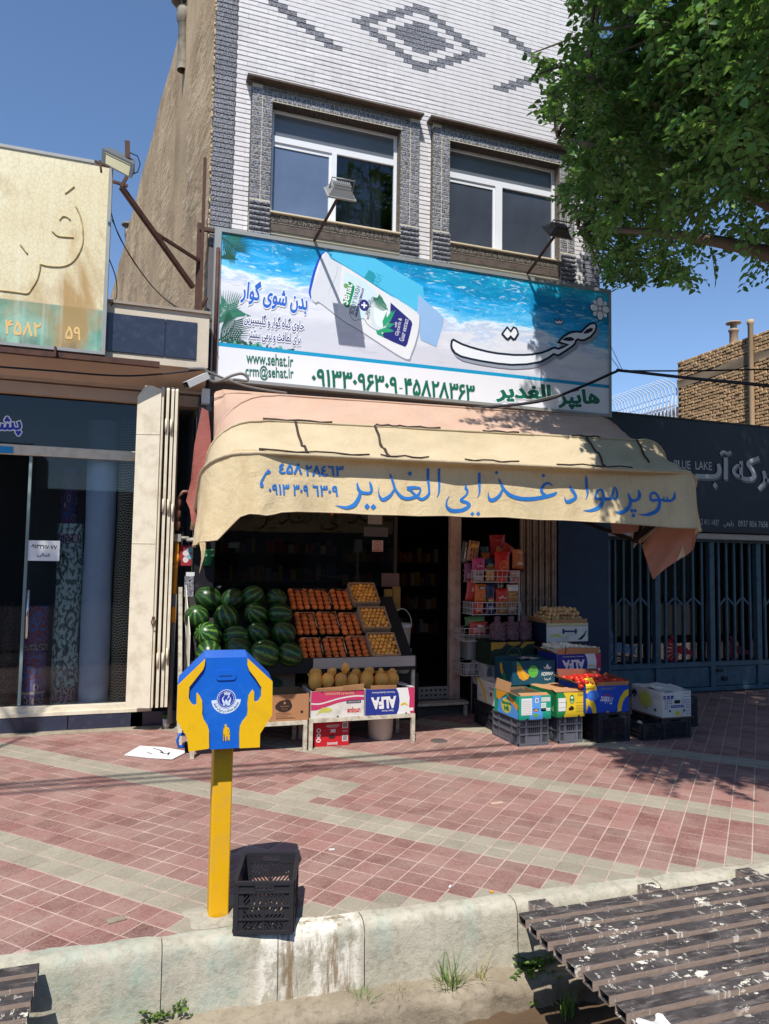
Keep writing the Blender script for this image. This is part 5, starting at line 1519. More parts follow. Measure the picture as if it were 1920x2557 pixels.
HB = hoop(5.97, 2.665, 2.75, .36)
N_ = len(HB)
def nz(x, y, z=0.0):
    return sin(x*3.1+y*2.3)*.45+sin(x*7.7-y*5.1+z*3)*.3+sin(x*13.3+y*13.7+z)*.2+.12*sin(x*21-y*17)+(.9*sin(x*5+y*9)*exp(-((x-1.4)/.5)**2))
def loft(a, b, n, sag, amp, seed, sagdir=Vector((0,.6,-1))):
    rows = []; sd = sagdir.normalized()
    for i in range(n+1):
        t = i/n; row = []
        for k in range(N_):
            p = a[k].lerp(b[k], t); s = sin(pi*t)
            row.append(p+sd*(sag*s)+sd*(amp*s*nz(p.x*.9+seed, p.y+t*1.7, p.z)))
        rows.append(row)
    return rows
HW = [Vector((min(max(p.x, .9), 5.6), 8.26, 3.72+.03*(p.x-3)/3)) for p in HT]
for k in range(len(HW)):
    if k < 10: HW[k] = HT[k].lerp(Vector((.80, 8.26, 3.66)), min(1, k/9))
    if k > N_-11: HW[k] = HT[k].lerp(Vector((5.55, 8.26, 3.7)), min(1, (N_-1-k)/9))
part('rear_canvas', MB().grid(loft(HW, HT, 6, .03, .015, 1.0)), M_pink, AW)
part('upper_canvas', MB().grid(loft(HT, HA, 12, .06, .045, 2.0)), M_pink, AW)
part('middle_canvas', MB().grid(loft(HA, HB, 10, .05, .06, 5.0)), M_creamc, AW)
# valance: hangs from the lowest hoop, uneven lower edge, drooping left end, torn right end
cL = crop(440, 940, 680); cR = crop(1060, 940, 740)
edge_px = [cL(170,985), cL(185,978), cL(230,958), cL(300,925), cL(350,905), cL(372,880), cL(390,855), cL(450,835), cL(520,842), cL(565,850), cL(640,826), cL(760,820), cL(900,822), cL(1050,828), cL(1200,838), cL(1400,842), cR(-5,778), cR(150,775), cR(350,785), cR(480,783), cR(600,792), cR(700,798), cR(800,800), cR(950,808), cR(1100,818), cR(1250,828), cR(1350,838), cR(1450,848)]
ed = [onY(p, 5.90) for p in edge_px]
def edge_z(x):
    if x <= ed[0].x: return ed[0].z
    for a, b in zip(ed[:-1], ed[1:]):
        if a.x <= x <= b.x: return a.z+(b.z-a.z)*(x-a.x)/max(1e-6, b.x-a.x)
    return ed[-1].z
def val_y(x, t):
    """front face of the hanging cloth: t = 0 at the hoop, 1 at the hem"""
    bk = .115*min(1, max(0, (x-.95)/.7))*min(1, max(0, (5.3-x)/.6))
    return 5.965+bk-.05*t + .02*t*sin(x*2.1+.4)+.016*t*sin(x*5.3)+.012*t*sin(x*9.1+1)+.006*sin(x*14)*t + .03*exp(-((x-1.05)/.22)**2)*t*sin((x-1.05)*18) + .02*exp(-((x-5.15)/.2)**2)*t*sin(x*20)
def hem_drop(p, k):
    return .62+.05*sin(k*1.7)
rows = []; nv = 14
F0 = 8+8; F1 = N_-1-16
for i in range(nv+1):
    t = i/nv; row = []
    for k in range(6, N_-6):
        p = HB[k]
        if p.y < 6.02:
            ze = edge_z(p.x); zz = p.z+.03+(ze-p.z-.03)*t
            row.append(Vector((p.x, val_y(p.x, t)+(p.y-5.97), zz)))
        else:
            left = p.x < 3; s = (p.y-5.97)/(PVY-5.97)
            ze = (edge_z(.55) if left else edge_z(5.5))-(.06 if left else .02)*min(1, s*3)
            if not left: ze += .12*s*sin(k*2.0)
            q = Vector((p.x, p.y-.03*t, p.z-.012+(min(p.z-.05, ze)-p.z)*t))
            q.x += (.02*sin(k*1.9+t*3)-.05*t*(1-s)*(1 if left else -.6))*t
            row.append(q)
    rows.append(row)
part('valance', MB().grid(rows), M_val, AW)
hem = MB(); hem.tube(rows[-1], .006, 5); part('hem', hem, M_creamc, AW)
for nm, H, r in (('hoop', HT, .012), ('hoop', HA, .014), ('hoop', HB, .017)):
    m = MB(); m.tube([p+Vector((0,-.004,-.0)) for p in H], r, 7); part(nm, m, M_pink if r == .012 else M_creamc if r < .02 else P('brown_hoop', 74,48,42, rough=.6, var=.25), AW)
# dark stitched straps
def strap(pts, w=.022):
    m = MB(); m.tube([q for q in pts], w/2, 5); part('strap', m, M_seam, AW)
def on_mid(x, t, off=-.012):
    for H1, H2 in ((HA, HB),):
        def at(H): 
            for a, b in zip(H[16:-16], H[17:-15]):
                if a.x <= x <= b.x: return a.lerp(b, (x-a.x)/(b.x-a.x))
            return H[len(H)//2]
        p = at(H1).lerp(at(H2), t); s = sin(pi*t); sd = Vector((0,.6,-1)).normalized()
        return p+sd*(.05*s+.06*s*nz(p.x*.9+5.0, p.y+t*1.7, p.z))+Vector((0,off,.006))
for px, t0, t1 in ((648,0,1),(825,0,1),(1292,0,.75),(1403,0,.5)):
    x = onY(v(px, 940), 6.2).x; strap([on_mid(x+.02*t, t) for t in [t0+(t1-t0)*k/8 for k in range(9)]])
def on_hoop(H, x, dz=0.0):
    for a, b in zip(H[16:-16], H[17:-15]):
        if a.x <= x <= b.x: return a.lerp(b, (x-a.x)/(b.x-a.x))+Vector((0,-.012,dz))
    return H[20]
for a, b in ((1.05,1.68),(2.1,2.34),(2.34,2.75),(3.2,3.6),(4.2,4.55)):
    strap([on_hoop(HA, a+(b-a)*k/6, .012+.006*sin(k*2+a)) for k in range(7)], .018)
for a, b in ((.95,1.9),(2.0,2.45),(2.8,3.35),(3.75,4.6)):
    strap([on_hoop(HB, a+(b-a)*k/6, .026+.008*sin(k*2+a)) for k in range(7)], .016)
# radial arms and torn flap at the right end, cloth gathered at the pivots
arms = MB()
for k, q in enumerate(((5.36,6.6,2.9),(5.34,6.4,2.75),(5.34,6.2,2.5),(5.30,6.25,2.35),(5.2,6.4,2.3))): arms.bar((AXR-.10, PVY, PVZ), q, .035, .02)
part('frame_arms', arms, P('dark_frame', 44,34,32, rough=.6), AW)
arms = MB()
for q in ((.74,6.5,2.8),(.72,6.3,2.6),(.70,6.25,2.4)): arms.bar((AXL+.04, PVY, PVZ), q, .035, .02)
part('frame_arms', arms, P('dark_frame', 44,34,32), AW)
for q in (((AXL+.05,PVY,PVZ),(.72,8.25,2.35)), ((AXR-.05,PVY,PVZ),(5.5,8.25,2.4))):
    arms = MB(); arms.bar(*q, .04); part('wall_bracket', arms, P('dark_frame', 44,34,32), AW)
def cloth(name, outline_px, Yf, mat, amp=.02, n=9):
    """a loose piece of cloth: outline in the photograph, depth from Yf(x, y)"""
    top = outline_px[0]; bot = outline_px[1]; rows = []
    for i in range(n+1):
        t = i/n; rows.append([(lambda a, b: (lambda px: onY(v(*px), Yf(*px)+amp*sin(px[0]*.11+px[1]*.07)))((a[0]+(b[0]-a[0])*t, a[1]+(b[1]-a[1])*t)))(a, b) for a, b in zip(top, bot)])
    return part(name, MB().grid(rows), mat, AW)
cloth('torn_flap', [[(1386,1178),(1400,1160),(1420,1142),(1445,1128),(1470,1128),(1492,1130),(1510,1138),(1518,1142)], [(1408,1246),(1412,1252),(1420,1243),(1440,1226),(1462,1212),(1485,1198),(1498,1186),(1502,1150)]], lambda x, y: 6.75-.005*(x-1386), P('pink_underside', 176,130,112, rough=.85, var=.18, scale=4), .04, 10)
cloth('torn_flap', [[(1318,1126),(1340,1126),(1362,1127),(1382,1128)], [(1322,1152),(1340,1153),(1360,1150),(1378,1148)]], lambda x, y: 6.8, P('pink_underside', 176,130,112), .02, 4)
cloth('torn_flap', [[(1462,1212),(1470,1205),(1478,1203)], [(1474,1180),(1492,1168),(1499,1160)]], lambda x, y: 6.3, M_val, .01, 4)
M_drape = canvas('rusty_pink_canvas', lin(170,104,96), lin(150,84,70), .4)
cloth('left_drape', [[(450,888),(455,940),(456,1000),(452,1060),(444,1110),(440,1140)], [(436,880),(420,960),(412,1040),(402,1082),(410,1100),(414,1130)]], lambda x, y: 6.75, M_drape, .03, 5)
cloth('left_drape', [[(412,1128),(425,1150),(432,1180),(436,1200)], [(440,1140),(446,1160),(442,1200),(430,1240)]], lambda x, y: 6.8, M_val, .02, 4)

# ---------------------------------------------------------------- painted lettering on the valance
M_paint = P('sky_blue_paint', 40,112,186, rough=.55, var=.12, scale=9)
def on_val(px, off=.006):
    p = onY(px, 5.925)
    zt_ = 2.665+(2.75-2.665)*(p.x-AXL)/(AXR-AXL)+.03; ze = edge_z(p.x)
    t = min(1.0, max(0.0, (zt_-p.z)/max(.05, zt_-ze)))
    p = onY(px, val_y(p.x, t))
    return Vector((p.x, val_y(p.x, t)-off, p.z))
a1 = crop(1060,1150,340); a2 = crop(1380,1150,340); a3 = crop(830,1140,270); a4 = crop(630,1140,240)
LT = MB(); lay = [0]
def stroke(f, pts):
    lay[0] += 1
    L, R = brush(pts, 6); off = .0035+.00006*lay[0]
    vs = []; fs = []
    for k in range(len(L)): vs += [on_val(f(*L[k]), off), on_val(f(*R[k]), off)]
    for k in range(len(L)-1): fs.append((2*k, 2*k+1, 2*k+3, 2*k+2))
    LT.add(vs, fs)
def dot(f, x, y, r):
    lay[0] += 1; off = .0035+.00006*lay[0]
    LT.add([on_val(f(x+a*r, y+b*r), off) for a, b in ((0,-1.1),(1,0),(0,1.1),(-1,0))], [(0,1,2,3)])
for s in ([(178,95,30),(175,180,30),(180,300,28),(174,390,20),(150,448,4)],
          [(1560,312,8),(1520,280,26),(1470,285,32),(1430,340,36),(1432,385,36),(1470,425,38)], [(1610,385,12),(1570,412,40),(1480,440,46),(1330,465,48),(1180,465,48),(1060,430,46),(990,375,36),(945,310,32),(905,222,16)],
          [(952,350,24),(910,430,40),(840,480,46),(795,478,42),(776,440,22),(773,378,5)], [(664,148,32),(662,270,32),(665,360,26),(655,420,14),(633,458,4)],
          [(507,292,6),(500,335,34),(520,370,26),(505,420,22),(450,468,26),(452,490,40),(515,515,38),(540,545,36),(495,590,46),(420,612,46),(330,608,46),(275,560,30),(275,490,18),(308,428,4)]): stroke(a1, s)
for d in ((575,650,24),(645,648,26),(877,148,24),(1448,183,24)): dot(a1, *d)
for s in ([(205,303,8),(225,345,36),(265,400,36),(280,450,38),(235,485,46),(175,503,42),(150,485,22),(138,438,5)], [(405,183,8),(408,230,30),(412,330,30),(425,400,22),(403,477,4)],
          [(520,470,24),(516,420,26),(545,365,30),(588,362,26),(606,410,28),(602,480,38),(580,540,46),(520,590,46),(440,612,28),(373,607,3)], [(515,465,34),(600,472,38),(700,468,34)],
          [(700,468,30),(730,385,28),(750,325,12),(775,370,26),(782,430,28),(762,470,22),(725,455,20),(700,462,24)],
          [(1040,357,12),(1053,420,36),(1038,470,32),(990,490,36),(950,475,36),(930,425,26),(922,393,6)], [(948,475,34),(940,550,42),(890,608,50),(820,635,42),(753,622,3)],
          [(1190,492,28),(1178,430,26),(1215,395,32),(1258,420,26),(1285,480,32),(1288,540,40),(1260,610,46),(1190,650,46),(1110,665,24),(1043,655,3)], [(1190,490,30),(1285,482,32),(1340,486,30)],
          [(1335,486,28),(1385,490,30),(1388,440,10)], [(1385,490,30),(1435,490,32),(1470,450,32),(1472,375,6)], [(1340,486,28),(1342,440,8)]): stroke(a2, s)
for d in ((965,612,24),(1005,612,24),(985,670,26)): dot(a2, *d)
for s in ([(1465,180,40),(1465,330,42),(1482,500,34),(1470,590,42),(1380,655,46),(1310,625,40),(1270,585,32)], [(1140,482,44),(1250,476,48),(1345,490,26),(1332,560,32),(1285,610,42)], [(1145,492,30),(1200,520,36),(1250,570,36),(1290,615,36)],
          [(1300,610,44),(1170,645,50),(1080,630,50),(1010,570,42),(960,490,36),(925,380,36),(882,265,20)], [(962,480,28),(900,580,42),(830,640,56),(765,660,50),(722,610,30),(706,540,14),(716,462,4)],
          [(567,385,16),(590,455,42),(600,515,38),(570,558,42),(500,560,46),(430,540,46),(390,480,42),(377,402,18)], [(430,545,46),(415,600,52),(380,680,62),(320,750,66),(220,785,50),(120,770,28),(42,750,3)]): stroke(a3, s)
for d in ((1186,262,36),(530,765,44),(625,772,44)): dot(a3, *d)
stroke(a4, [(300,240,70),(270,270,60),(235,290,34),(180,380,34),(155,440,40),(160,490,66),(158,525,40)])
def val_text(txt, p0, p1, h, bold):
    lay[0] += 1; off = .0035+.00006*lay[0]
    g = fitted(glyphs(txt, bold), (p0[0], -p0[1]), (p1[0], -p1[1]), h)
    LT.flat(g, lambda a, b: on_val(a4(a, -b), off))
for txt, x0, y0, x1, y1, h in (('٤۵۸', 455,300,865,310,190), ('۲۸٤٦۳', 915,335,1575,350,190), ('۰۹۱۳', 275,660,635,668,190), ('۳۰۹', 695,668,970,678,190), ('٦۳۰۹', 1035,682,1480,692,190)):
    val_text(txt, (x0,y0), (x1,y1), h, .03)
part('lettering', LT, M_paint, AW)
# ================================================================ goods in front of the grocery
def planepoint(px, n, p0):
    d = ray(px); return CAMPOS + d*((Vector(p0)-CAMPOS).dot(n)/d.dot(n))
M_wornwhite = plain('worn_white_paint', lin(196,188,168), .6, .12, 10, dirt=(lin(112,92,74), .45, 16, .8), bump=.1)
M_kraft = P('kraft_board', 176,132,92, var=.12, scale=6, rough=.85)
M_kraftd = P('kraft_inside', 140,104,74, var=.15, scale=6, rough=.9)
M_blackp = P('black_plastic', 44,44,48, rough=.45, var=.2, spec=.4)
M_greyp = P('grey_plastic', 92,94,102, rough=.45, var=.2, spec=.4)

# ---------------------------------------------------------------- shopfront: glass, door, jambs, clutter behind
part('pane', MB().box(.87, 2.98, 8.335, 8.341, .30, 2.65), glass('grocery_glass', keep=.8, ior=1.5), B, label='dark shop window')
part('window_rail', MB().box(.86, 3.0, 8.31, 8.36, .24, .30).box(2.98, 3.02, 8.31, 8.36, .2, 2.66), P('dark_bronze', 58,52,50, rough=.5), B)
part('door_jamb', MB().cbox(3.70, 3.84, 8.255, 8.33, .14, 2.66, .004).box(3.765, 3.775, 8.25, 8.256, .14, 2.66), plain('pink_beige_jamb', lin(196,166,148), .6, .1, 4, dirt=(lin(140,112,96), .35, 8)), B)
part('step', MB().box(2.96, 3.9, 8.16, 8.6, .0, .15), P('step_stone', 92,88,86, var=.2, scale=5), B)
tl = MB(); tl.box(3.02, 3.70, 8.305, 8.33, .155, .30); part('riser', tl, P('patterned_tile', 150,140,132, var=.2, scale=12), B)
tm = MB()
for k in range(11):
    x = 3.06+k*.06; tm.flat([(ellipse(x, .26, .018, .016, 8), []), (ellipse(x, .20, .012 if k % 2 else .022, .014, 8), [])], flatY(8.3035))
part('riser_pattern', tm, P('tile_pattern_ink', 62,56,54), B)
LB = thing('low_bench', 'low white metal bench in front of the grocery doorway', 'bench', (3.35, 8.0, 0))
m = MB(); m.cbox(2.95, 3.83, 7.98, 8.14, .135, .165, .004); part('seat', m, M_wornwhite, LB)
for x in (2.98, 3.80): part('leg', MB().box(x-.018, x+.018, 8.0, 8.035, 0, .135), M_wornwhite, LB)
def dim_shelf(label, x0, x1, y, zs, seed):
    r = thing('shelf_unit', label, 'shelves', ((x0+x1)/2, y, .1)); rr = random.Random(seed)
    for z in zs: part('shelf', MB().box(x0, x1, y, y+.3, z-.02, z), P('shelf_grey', 96,94,92), r)
    part('back', MB().box(x0, x1, y+.3, y+.32, .1, zs[-1]+.3), P('shelf_back', 40,38,38), r)
    return r, rr
sh_cols = [(170,60,50),(60,90,140),(190,160,70),(150,150,150),(70,110,80),(180,110,60),(120,60,110),(210,200,180)]
def stock(x0, x1, y, zs, rr, label, group):
    for z in zs:
        x = x0+.03
        while x < x1-.08:
            w = rr.uniform(.05,.11); h = rr.uniform(.12,.24); c = rr.choice(sh_cols)
            m = MB(); m.cbox(x, x+w-.008, y+.02, y+.2, z+.001, z+h, .004)
            solo('packet', m, P('packet_%d_%d_%d' % c, *c, rough=.5, var=.2, scale=14), label, 'packet', group); x += w
s1, r1 = dim_shelf('dim shelves of packets deep inside the shop behind the window', .95, 2.9, 10.6, (.7,1.1,1.5,1.9), 3)
stock(.95, 2.9, 10.6, (.7,1.1,1.5,1.9), r1, 'small packet on the dim shelves deep behind the shop window', 'packets on the shelves inside the shop')
s2, r2 = dim_shelf('dark shelves seen through the open doorway', 3.3, 5.1, 11.8, (.6,1.0,1.4,1.8), 5)
stock(3.3, 5.1, 11.8, (.6,1.0,1.4,1.8), r2, 'packet on the dark shelves through the doorway', 'packets on the shelves through the doorway')
def pw(x, y, Y): return onY(v(x, y), Y)
# scale pole and till behind the glass
a = pw(772,1255,8.8); b = pw(772,1190,8.8); m = MB(); m.bar(a-Vector((0,0,.25)), b, .03); m.box(b.x-.05, b.x+.05, 8.76, 8.84, b.z-.02, b.z+.14)
solo('scale_display', m, P('scale_white', 150,150,148), 'scale display on a thin pole behind the shop window', 'scale')
a = pw(725,1258,8.75); m = MB(); m.box(a.x-.55, a.x+.5, 8.7, 9.1, .3, a.z-.05); solo('counter', m, P('counter_grey', 80,80,82), 'grey counter behind the shop window', 'counter')
a = pw(720,1250,8.6); m = MB(); m.lathe([(.0,-.03),(.10,-.02),(.17,.03),(.165,.035),(.09,-.008),(0,-.012)], (a.x, 8.7, a.z), 16); solo('scale_pan', m, P('pan_steel', 170,168,164, rough=.3, metal=.5), 'shallow steel scale pan on the counter behind the glass', 'pan')
def sticker(name, label, cat, x0, y0, x1, y1, mat, Y=8.333, dec=None):
    a = pw(x0, y0, Y); b = pw(x1, y1, Y); m = MB(); m.box(a.x, b.x, Y-.003, Y, b.z, a.z)
    if dec is None: return solo(name, m, mat, label, cat)
    r = thing(name, label, cat, ((a.x+b.x)/2, Y, b.z)); part('sheet', m, mat, r)
    for nm, polys, mt, o in dec((a.x+b.x)/2, (a.z+b.z)/2, (b.x-a.x)/2, (a.z-b.z)/2): part(nm, MB().flat(polys, flatY(Y-.0035-o)), mt, r)
    return r
M_stpink = P('pink_sticker', 190,120,110, var=.1)
sticker('eye_sticker', 'pale pink eye sticker on the right of the shop window', 'sticker', 804, 1167, 827, 1192, P('sticker_pale', 196,178,168), dec=lambda x, z, a, b: [('ring', [(ellipse(x, z+b*.2, a*.75, b*.75, 18), [ellipse(x, z+b*.2, a*.5, b*.5, 18)])], M_stpink, 0), ('pupil', [(ellipse(x, z+b*.2, a*.28, b*.28, 12), [])], M_stpink, .0004), ('bar', [(rrect(x-a*.9, z-b*.95, x+a*.9, z-b*.6, .01), [])], M_stpink, .0002)])
sticker('paper_note', 'plain white paper note high on the shop window', 'notice', 795, 1112, 825, 1133, P('dull_paper', 150,142,132))
sticker('lit_sign_panel', 'small pale sign glowing faintly at the left of the shop window', 'sign', 494, 1172, 516, 1184, P('pale_panel', 190,196,180), Y=8.5)
sticker('pale_poster', 'faded poster on the window top near the doorway', 'poster', 786, 1138, 838, 1160, P('faded_poster', 96,92,92))
sticker('door_poster', 'small brown poster hanging beside the doorway', 'poster', 824, 1238, 862, 1268, P('brown_poster', 120,92,84, var=.3, scale=30), Y=8.3)
a = pw(600,1128,8.33)
writing(B, 'red_window_letters', 'سوپر', (690,1112), (782,1116), .17, 8.333, P('red_neon', 200,60,50, rough=.5), v, .03, True, .004)
for k, (x, y) in enumerate(((838,1295),(856,1290))):
    a = pw(x, y, 8.15); m = MB(); m.cbox(a.x-.05, a.x+.05, 8.14, 8.16, a.z-.16, a.z+.12, .006)
    for i in range(4): m.box(a.x-.045, a.x+.045, 8.132, 8.139, a.z-.15+i*.065, a.z-.10+i*.065)
    solo('hanging_strip', m, P('yellow_strip', 150,116,56, var=.3, scale=16), ('left', 'right')[k]+'hand strip of yellow sachets hanging by the doorway', 'sachets')
# plastic bottles hanging in a net by the door
a = pw(848,1345,8.15); m = MB()
for k in range(7): m.ball((a.x+RN.uniform(-.07,.07), 8.16+RN.uniform(-.03,.03), a.z+RN.uniform(-.16,.16)), .045, 8, 6, sc=(.8,.8,1.5))
solo('bottle_bundle', m, P('clear_plastic_dull', 120,122,120, rough=.15, spec=.6), 'bundle of small clear bottles hanging above the buckets', 'bottles')
# white buckets
def bucket(cx, y, z, r, h, label, handle=True):
    q = thing('bucket', label, 'bucket', (cx, y, z)); mt = P('bucket_white', 190,188,182, rough=.4, var=.08)
    part('body', MB().lathe([(0,0),(r*.86,0),(r*.98,h*.86),(r*1.06,h*.86),(r*1.06,h*.9),(r*1.02,h*.92),(r*1.04,h),(r,h),(r*.95,h-.02),(0,h-.03)], (cx,y,z), 24), mt, q)
    if handle:
        m = MB(); m.tube([(cx+r*1.05*cos(t), y-.02, z+h*.9+.20*sin(t)) for t in [pi*i/12 for i in range(13)]], .005, 5); part('handle', m, mt, q)
b0 = pw(866,1452,8.05); bucket(b0.x, 8.05, b0.z, .115, .27, 'lower white bucket of the pair by the doorway', False)
bucket(b0.x-.012, 8.04, b0.z+.262, .12, .30, 'upper white bucket of the pair by the doorway with its handle up')
m = MB(); m.box(b0.x-.2, b0.x+.18, 7.95, 8.15, .0, b0.z-.001); solo('stand', m, P('dark_stand', 44,42,42), 'dark stand under the two white buckets', 'stand')
bq = onZ(v(828,1600)); bucket(bq.x, bq.y+.1, 0, .14, .30, 'white bucket on the ground under the melon table')

# folding lattice grille right of the doorway
LG = thing('lattice_grille', 'beige folding lattice grille bunched beside the snack rack', 'grille', (4.9, 8.22, .1))
M_beige = plain('beige_slats', lin(150,130,112), .55, .15, 6, dirt=(lin(96,80,68), .4, 9))
a0_, a1_ = pw(1126,1120,8.22).x, pw(1200,1120,8.22).x
for k in range(12):
    x = a0_+(a1_-a0_)*k/11; part('slat', MB().cbox(x-.014, x+.014, 8.20+(.02 if k % 2 else 0), 8.235+(.02 if k % 2 else 0), .1, 2.62, .003), M_beige, LG)
for z in (1.95, 1.35):
    m = MB()
    for k in range(11):
        x = a0_+(a1_-a0_)*k/11; m.bar((x,8.195,z), (x+(a1_-a0_)/11,8.195,z+(.1 if k % 2 else -.1)), .012, .004)
    part('cross_link', m, M_beige, LG)

# ---------------------------------------------------------------- fruit rack with watermelons, trays and crates
FR = thing('fruit_rack', 'sloping fruit rack of worn white angle iron with a black board', 'rack', (1.65, 7.6, 0))
RY0, RZ0, RY1, RZ1 = 7.26, .74, 8.02, 1.40
rn = Vector((0, -(RZ1-RZ0), RY1-RY0)).normalized(); rs = Vector((0, RY1-RY0, RZ1-RZ0)).normalized(); r0_ = Vector((0, RY0, RZ0))
RX0, RX1 = .56, 2.86
m = MB(); a = [Vector((x, y, z)) for x, y, z in ((RX0,RY0,RZ0),(RX1,RY0,RZ0),(RX1,RY1,RZ1),(RX0,RY1,RZ1))]
m.add(a+[p-rn*.02 for p in a], [(0,1,2,3),(7,6,5,4),(0,4,5,1),(1,5,6,2),(2,6,7,3),(3,7,4,0)]); part('board', m, P('black_board', 34,32,32, rough=.7, var=.2), FR)
part('front_lip', MB().box(RX0, RX1, RY0-.03, RY0-.004, RZ0-.06, RZ0+.09), P('black_board', 34,32,32), FR)
for x in (RX0+.02, 1.1, 2.1, RX1-.02):
    part('leg', MB().bar((x,RY0+.02,RZ0-.03),(x,RY0+.02,0),.035), M_wornwhite, FR); part('leg', MB().bar((x,RY1+.02,RZ1-.03),(x,RY1+.02,0),.035), M_wornwhite, FR)
part('rail', MB().bar((RX0,RY0+.02,.45),(RX1,RY0+.02,.45),.03).bar((RX0,RY0+.02,.45),(RX0,RY1,.45),.03), M_wornwhite, FR)
part('shelf_board', MB().box(RX0, RX1, RY0+.04, RY1, .44, .46), P('old_board', 96,84,74, var=.25, scale=6), FR)
part('side_post', MB().bar((RX0-.06,RY0+.1,.02),(RX0-.10,RY0+.2,1.52),.035), M_wornwhite, FR); part('side_post', MB().bar((RX0-.04,RY1-.1,.02),(RX0-.06,RY1-.1,1.2),.035), M_wornwhite, FR)
part('side_rail', MB().bar((RX0-.09,RY0+.16,.98),(RX0-.05,RY1-.1,.98),.03).bar((RX0-.07,RY0+.1,.5),(RX0-.05,RY1-.1,.5),.03).bar((RX0-.09,RY0+.16,.98),(RX0-.05,RY1-.1,.5),.022), M_wornwhite, FR)
m = MB(); sp_ = [Vector((RX0-.012, y, z)) for y, z in ((RY0-.02,RZ0-.08),(RY0-.02,RZ0+.34),(RY1,RZ1+.12),(RY1,RZ1-.2))]
m.add(sp_+[p+Vector((.006,0,0)) for p in sp_], [(0,1,2,3),(7,6,5,4),(0,4,5,1),(1,5,6,2),(2,6,7,3),(3,7,4,0)])
solo('white_board', m, P('white_card', 214,208,190, var=.08, scale=4), 'white board standing along the left side of the watermelons', 'board')
def mat_melon():
    t = NT('watermelon_skin'); x = t.sep(t.coord()); an = t.math('ARCTAN2', x[1], x[0])
    cb = t.new('ShaderNodeCombineXYZ'); t.l(t.math('MULTIPLY', an, 1.0), cb.inputs[0]); t.l(t.math('MULTIPLY', x[2], 3.0), cb.inputs[1]); t.l(t.rand(), cb.inputs[2])
    nz_ = t.noise(cb.outputs[0], 4.5, 5, .65)
    w = t.math('SINE', t.math('ADD', t.math('MULTIPLY', an, 10), t.math('MULTIPLY', t.math('SUBTRACT', nz_, .5), 6.5)))
    f = t.ramp(t.math('ADD', t.math('MULTIPLY', w, .5), .5), (.66, 0), (.9, 1))
    f = t.math('MULTIPLY', f, t.math('ADD', t.math('MULTIPLY', t.rand(), .7), .2))
    c = t.mix(f, lin(24,54,26), lin(92,132,50))
    c = t.mix(t.ramp(t.noise(t.coord(), 22, 4), (.55, 0), (.7, .3)), c, lin(22,52,24))
    c = t.mix(1.0, c, t.math('ADD', t.math('MULTIPLY', t.rand(), .35), .8), 'MULTIPLY')
    return t.done(c, .32, .45)
M_wm = mat_melon()
wm_mesh = mesh_of('watermelon', MB().ball((0,0,0), 1, 28, 18, sc=(1,1,1.06)).lathe([(.035,1.03),(.03,1.10),(.012,1.12),(0,1.12)], n=8), [M_wm])
cw_ = crop(440, 1260, 600)
rowsW = [((222,652,84),(388,658,76),(525,640,76),(692,650,72)), ((142,785,82),(345,785,82),(550,762,76),(716,762,76)), ((222,905,86),(410,915,76),(566,895,74),(742,890,80)), ((225,1025,80),(432,1000,82),(612,1030,90),(786,1035,78))]
names = ['half sunlit watermelon at the top left corner of the pile', 'dark watermelon second from the left in the top row of the pile', 'pale striped watermelon third in the top row of the pile', 'watermelon at the right end of the top row beside the orange trays',
 'fully sunlit bright watermelon sticking out at the left of the pile', 'dark watermelon second in the second row of the pile', 'watermelon third in the second row of the pile', 'watermelon at the right end of the second row next to the trays',
 'half sunlit watermelon at the left of the third row', 'dull watermelon second in the third row of the pile', 'striped watermelon third in the third row of the pile', 'watermelon with a scar at the right end of the third row',
 'sunlit watermelon peeping over the donation box at the lower left', 'watermelon behind the donation box in the lowest row', 'large dark watermelon third in the lowest row', 'watermelon at the lower right corner of the pile']
i = 0
for r in rowsW:
    for x, y, rr in r:
        rad = rr*.3612/FPX*8.2*.94
        p = planepoint(cw_(x, y), rn, r0_+rn*(rad*.98))
        o = place('watermelon', wm_mesh, p, (RN.uniform(0,3),RN.uniform(0,3),RN.uniform(0,6)), scale=(rad,rad,rad*RN.uniform(1.0,1.1)))
        o['label'] = names[i]; o['category'] = 'watermelon'; o['group'] = 'watermelons piled on the fruit rack'; i += 1
# orange fruit in nine black trays
def fruit_mat(name, a, b, rough=.5):
    t = NT(name); c = t.mix(t.noise(t.coord(), 3, 4), a, b)
    c = t.mix(1.0, c, t.math('ADD', t.math('MULTIPLY', t.rand(), .35), .82), 'MULTIPLY'); t.bump(t.noise(t.coord(), 30, 3), .1, .02); return t.done(c, rough, .4)
M_or = fruit_mat('orange_skin', lin(252,112,40), lin(255,142,66)); M_ye = fruit_mat('apricot_skin', lin(252,166,60), lin(254,188,90))
or_mesh = mesh_of('orange_fruit', MB().ball((0,0,0), 1, 14, 9, sc=(1,1,.92), dent=.06), M_or)
ye_mesh = mesh_of('apricot', MB().ball((0,0,0), 1, 12, 8, sc=(1,1,.95), dent=.08), M_ye)
M_tray = P('black_tray', 26,28,36, rough=.35, spec=.5); M_wrap = glass('cling_film', keep=.99, rough=.12, ior=1.14)
ux = Vector((1,0,0))
def slope_basis(c): return c, ux, rs, rn
pos_n = ['left','middle','right']; lev_n = ['top','middle','bottom']
trays = [((848,650),(990,650),(1138,652)), ((893,818),(1046,815),(1200,820)), ((932,1000),(1095,995),(1252,985))]
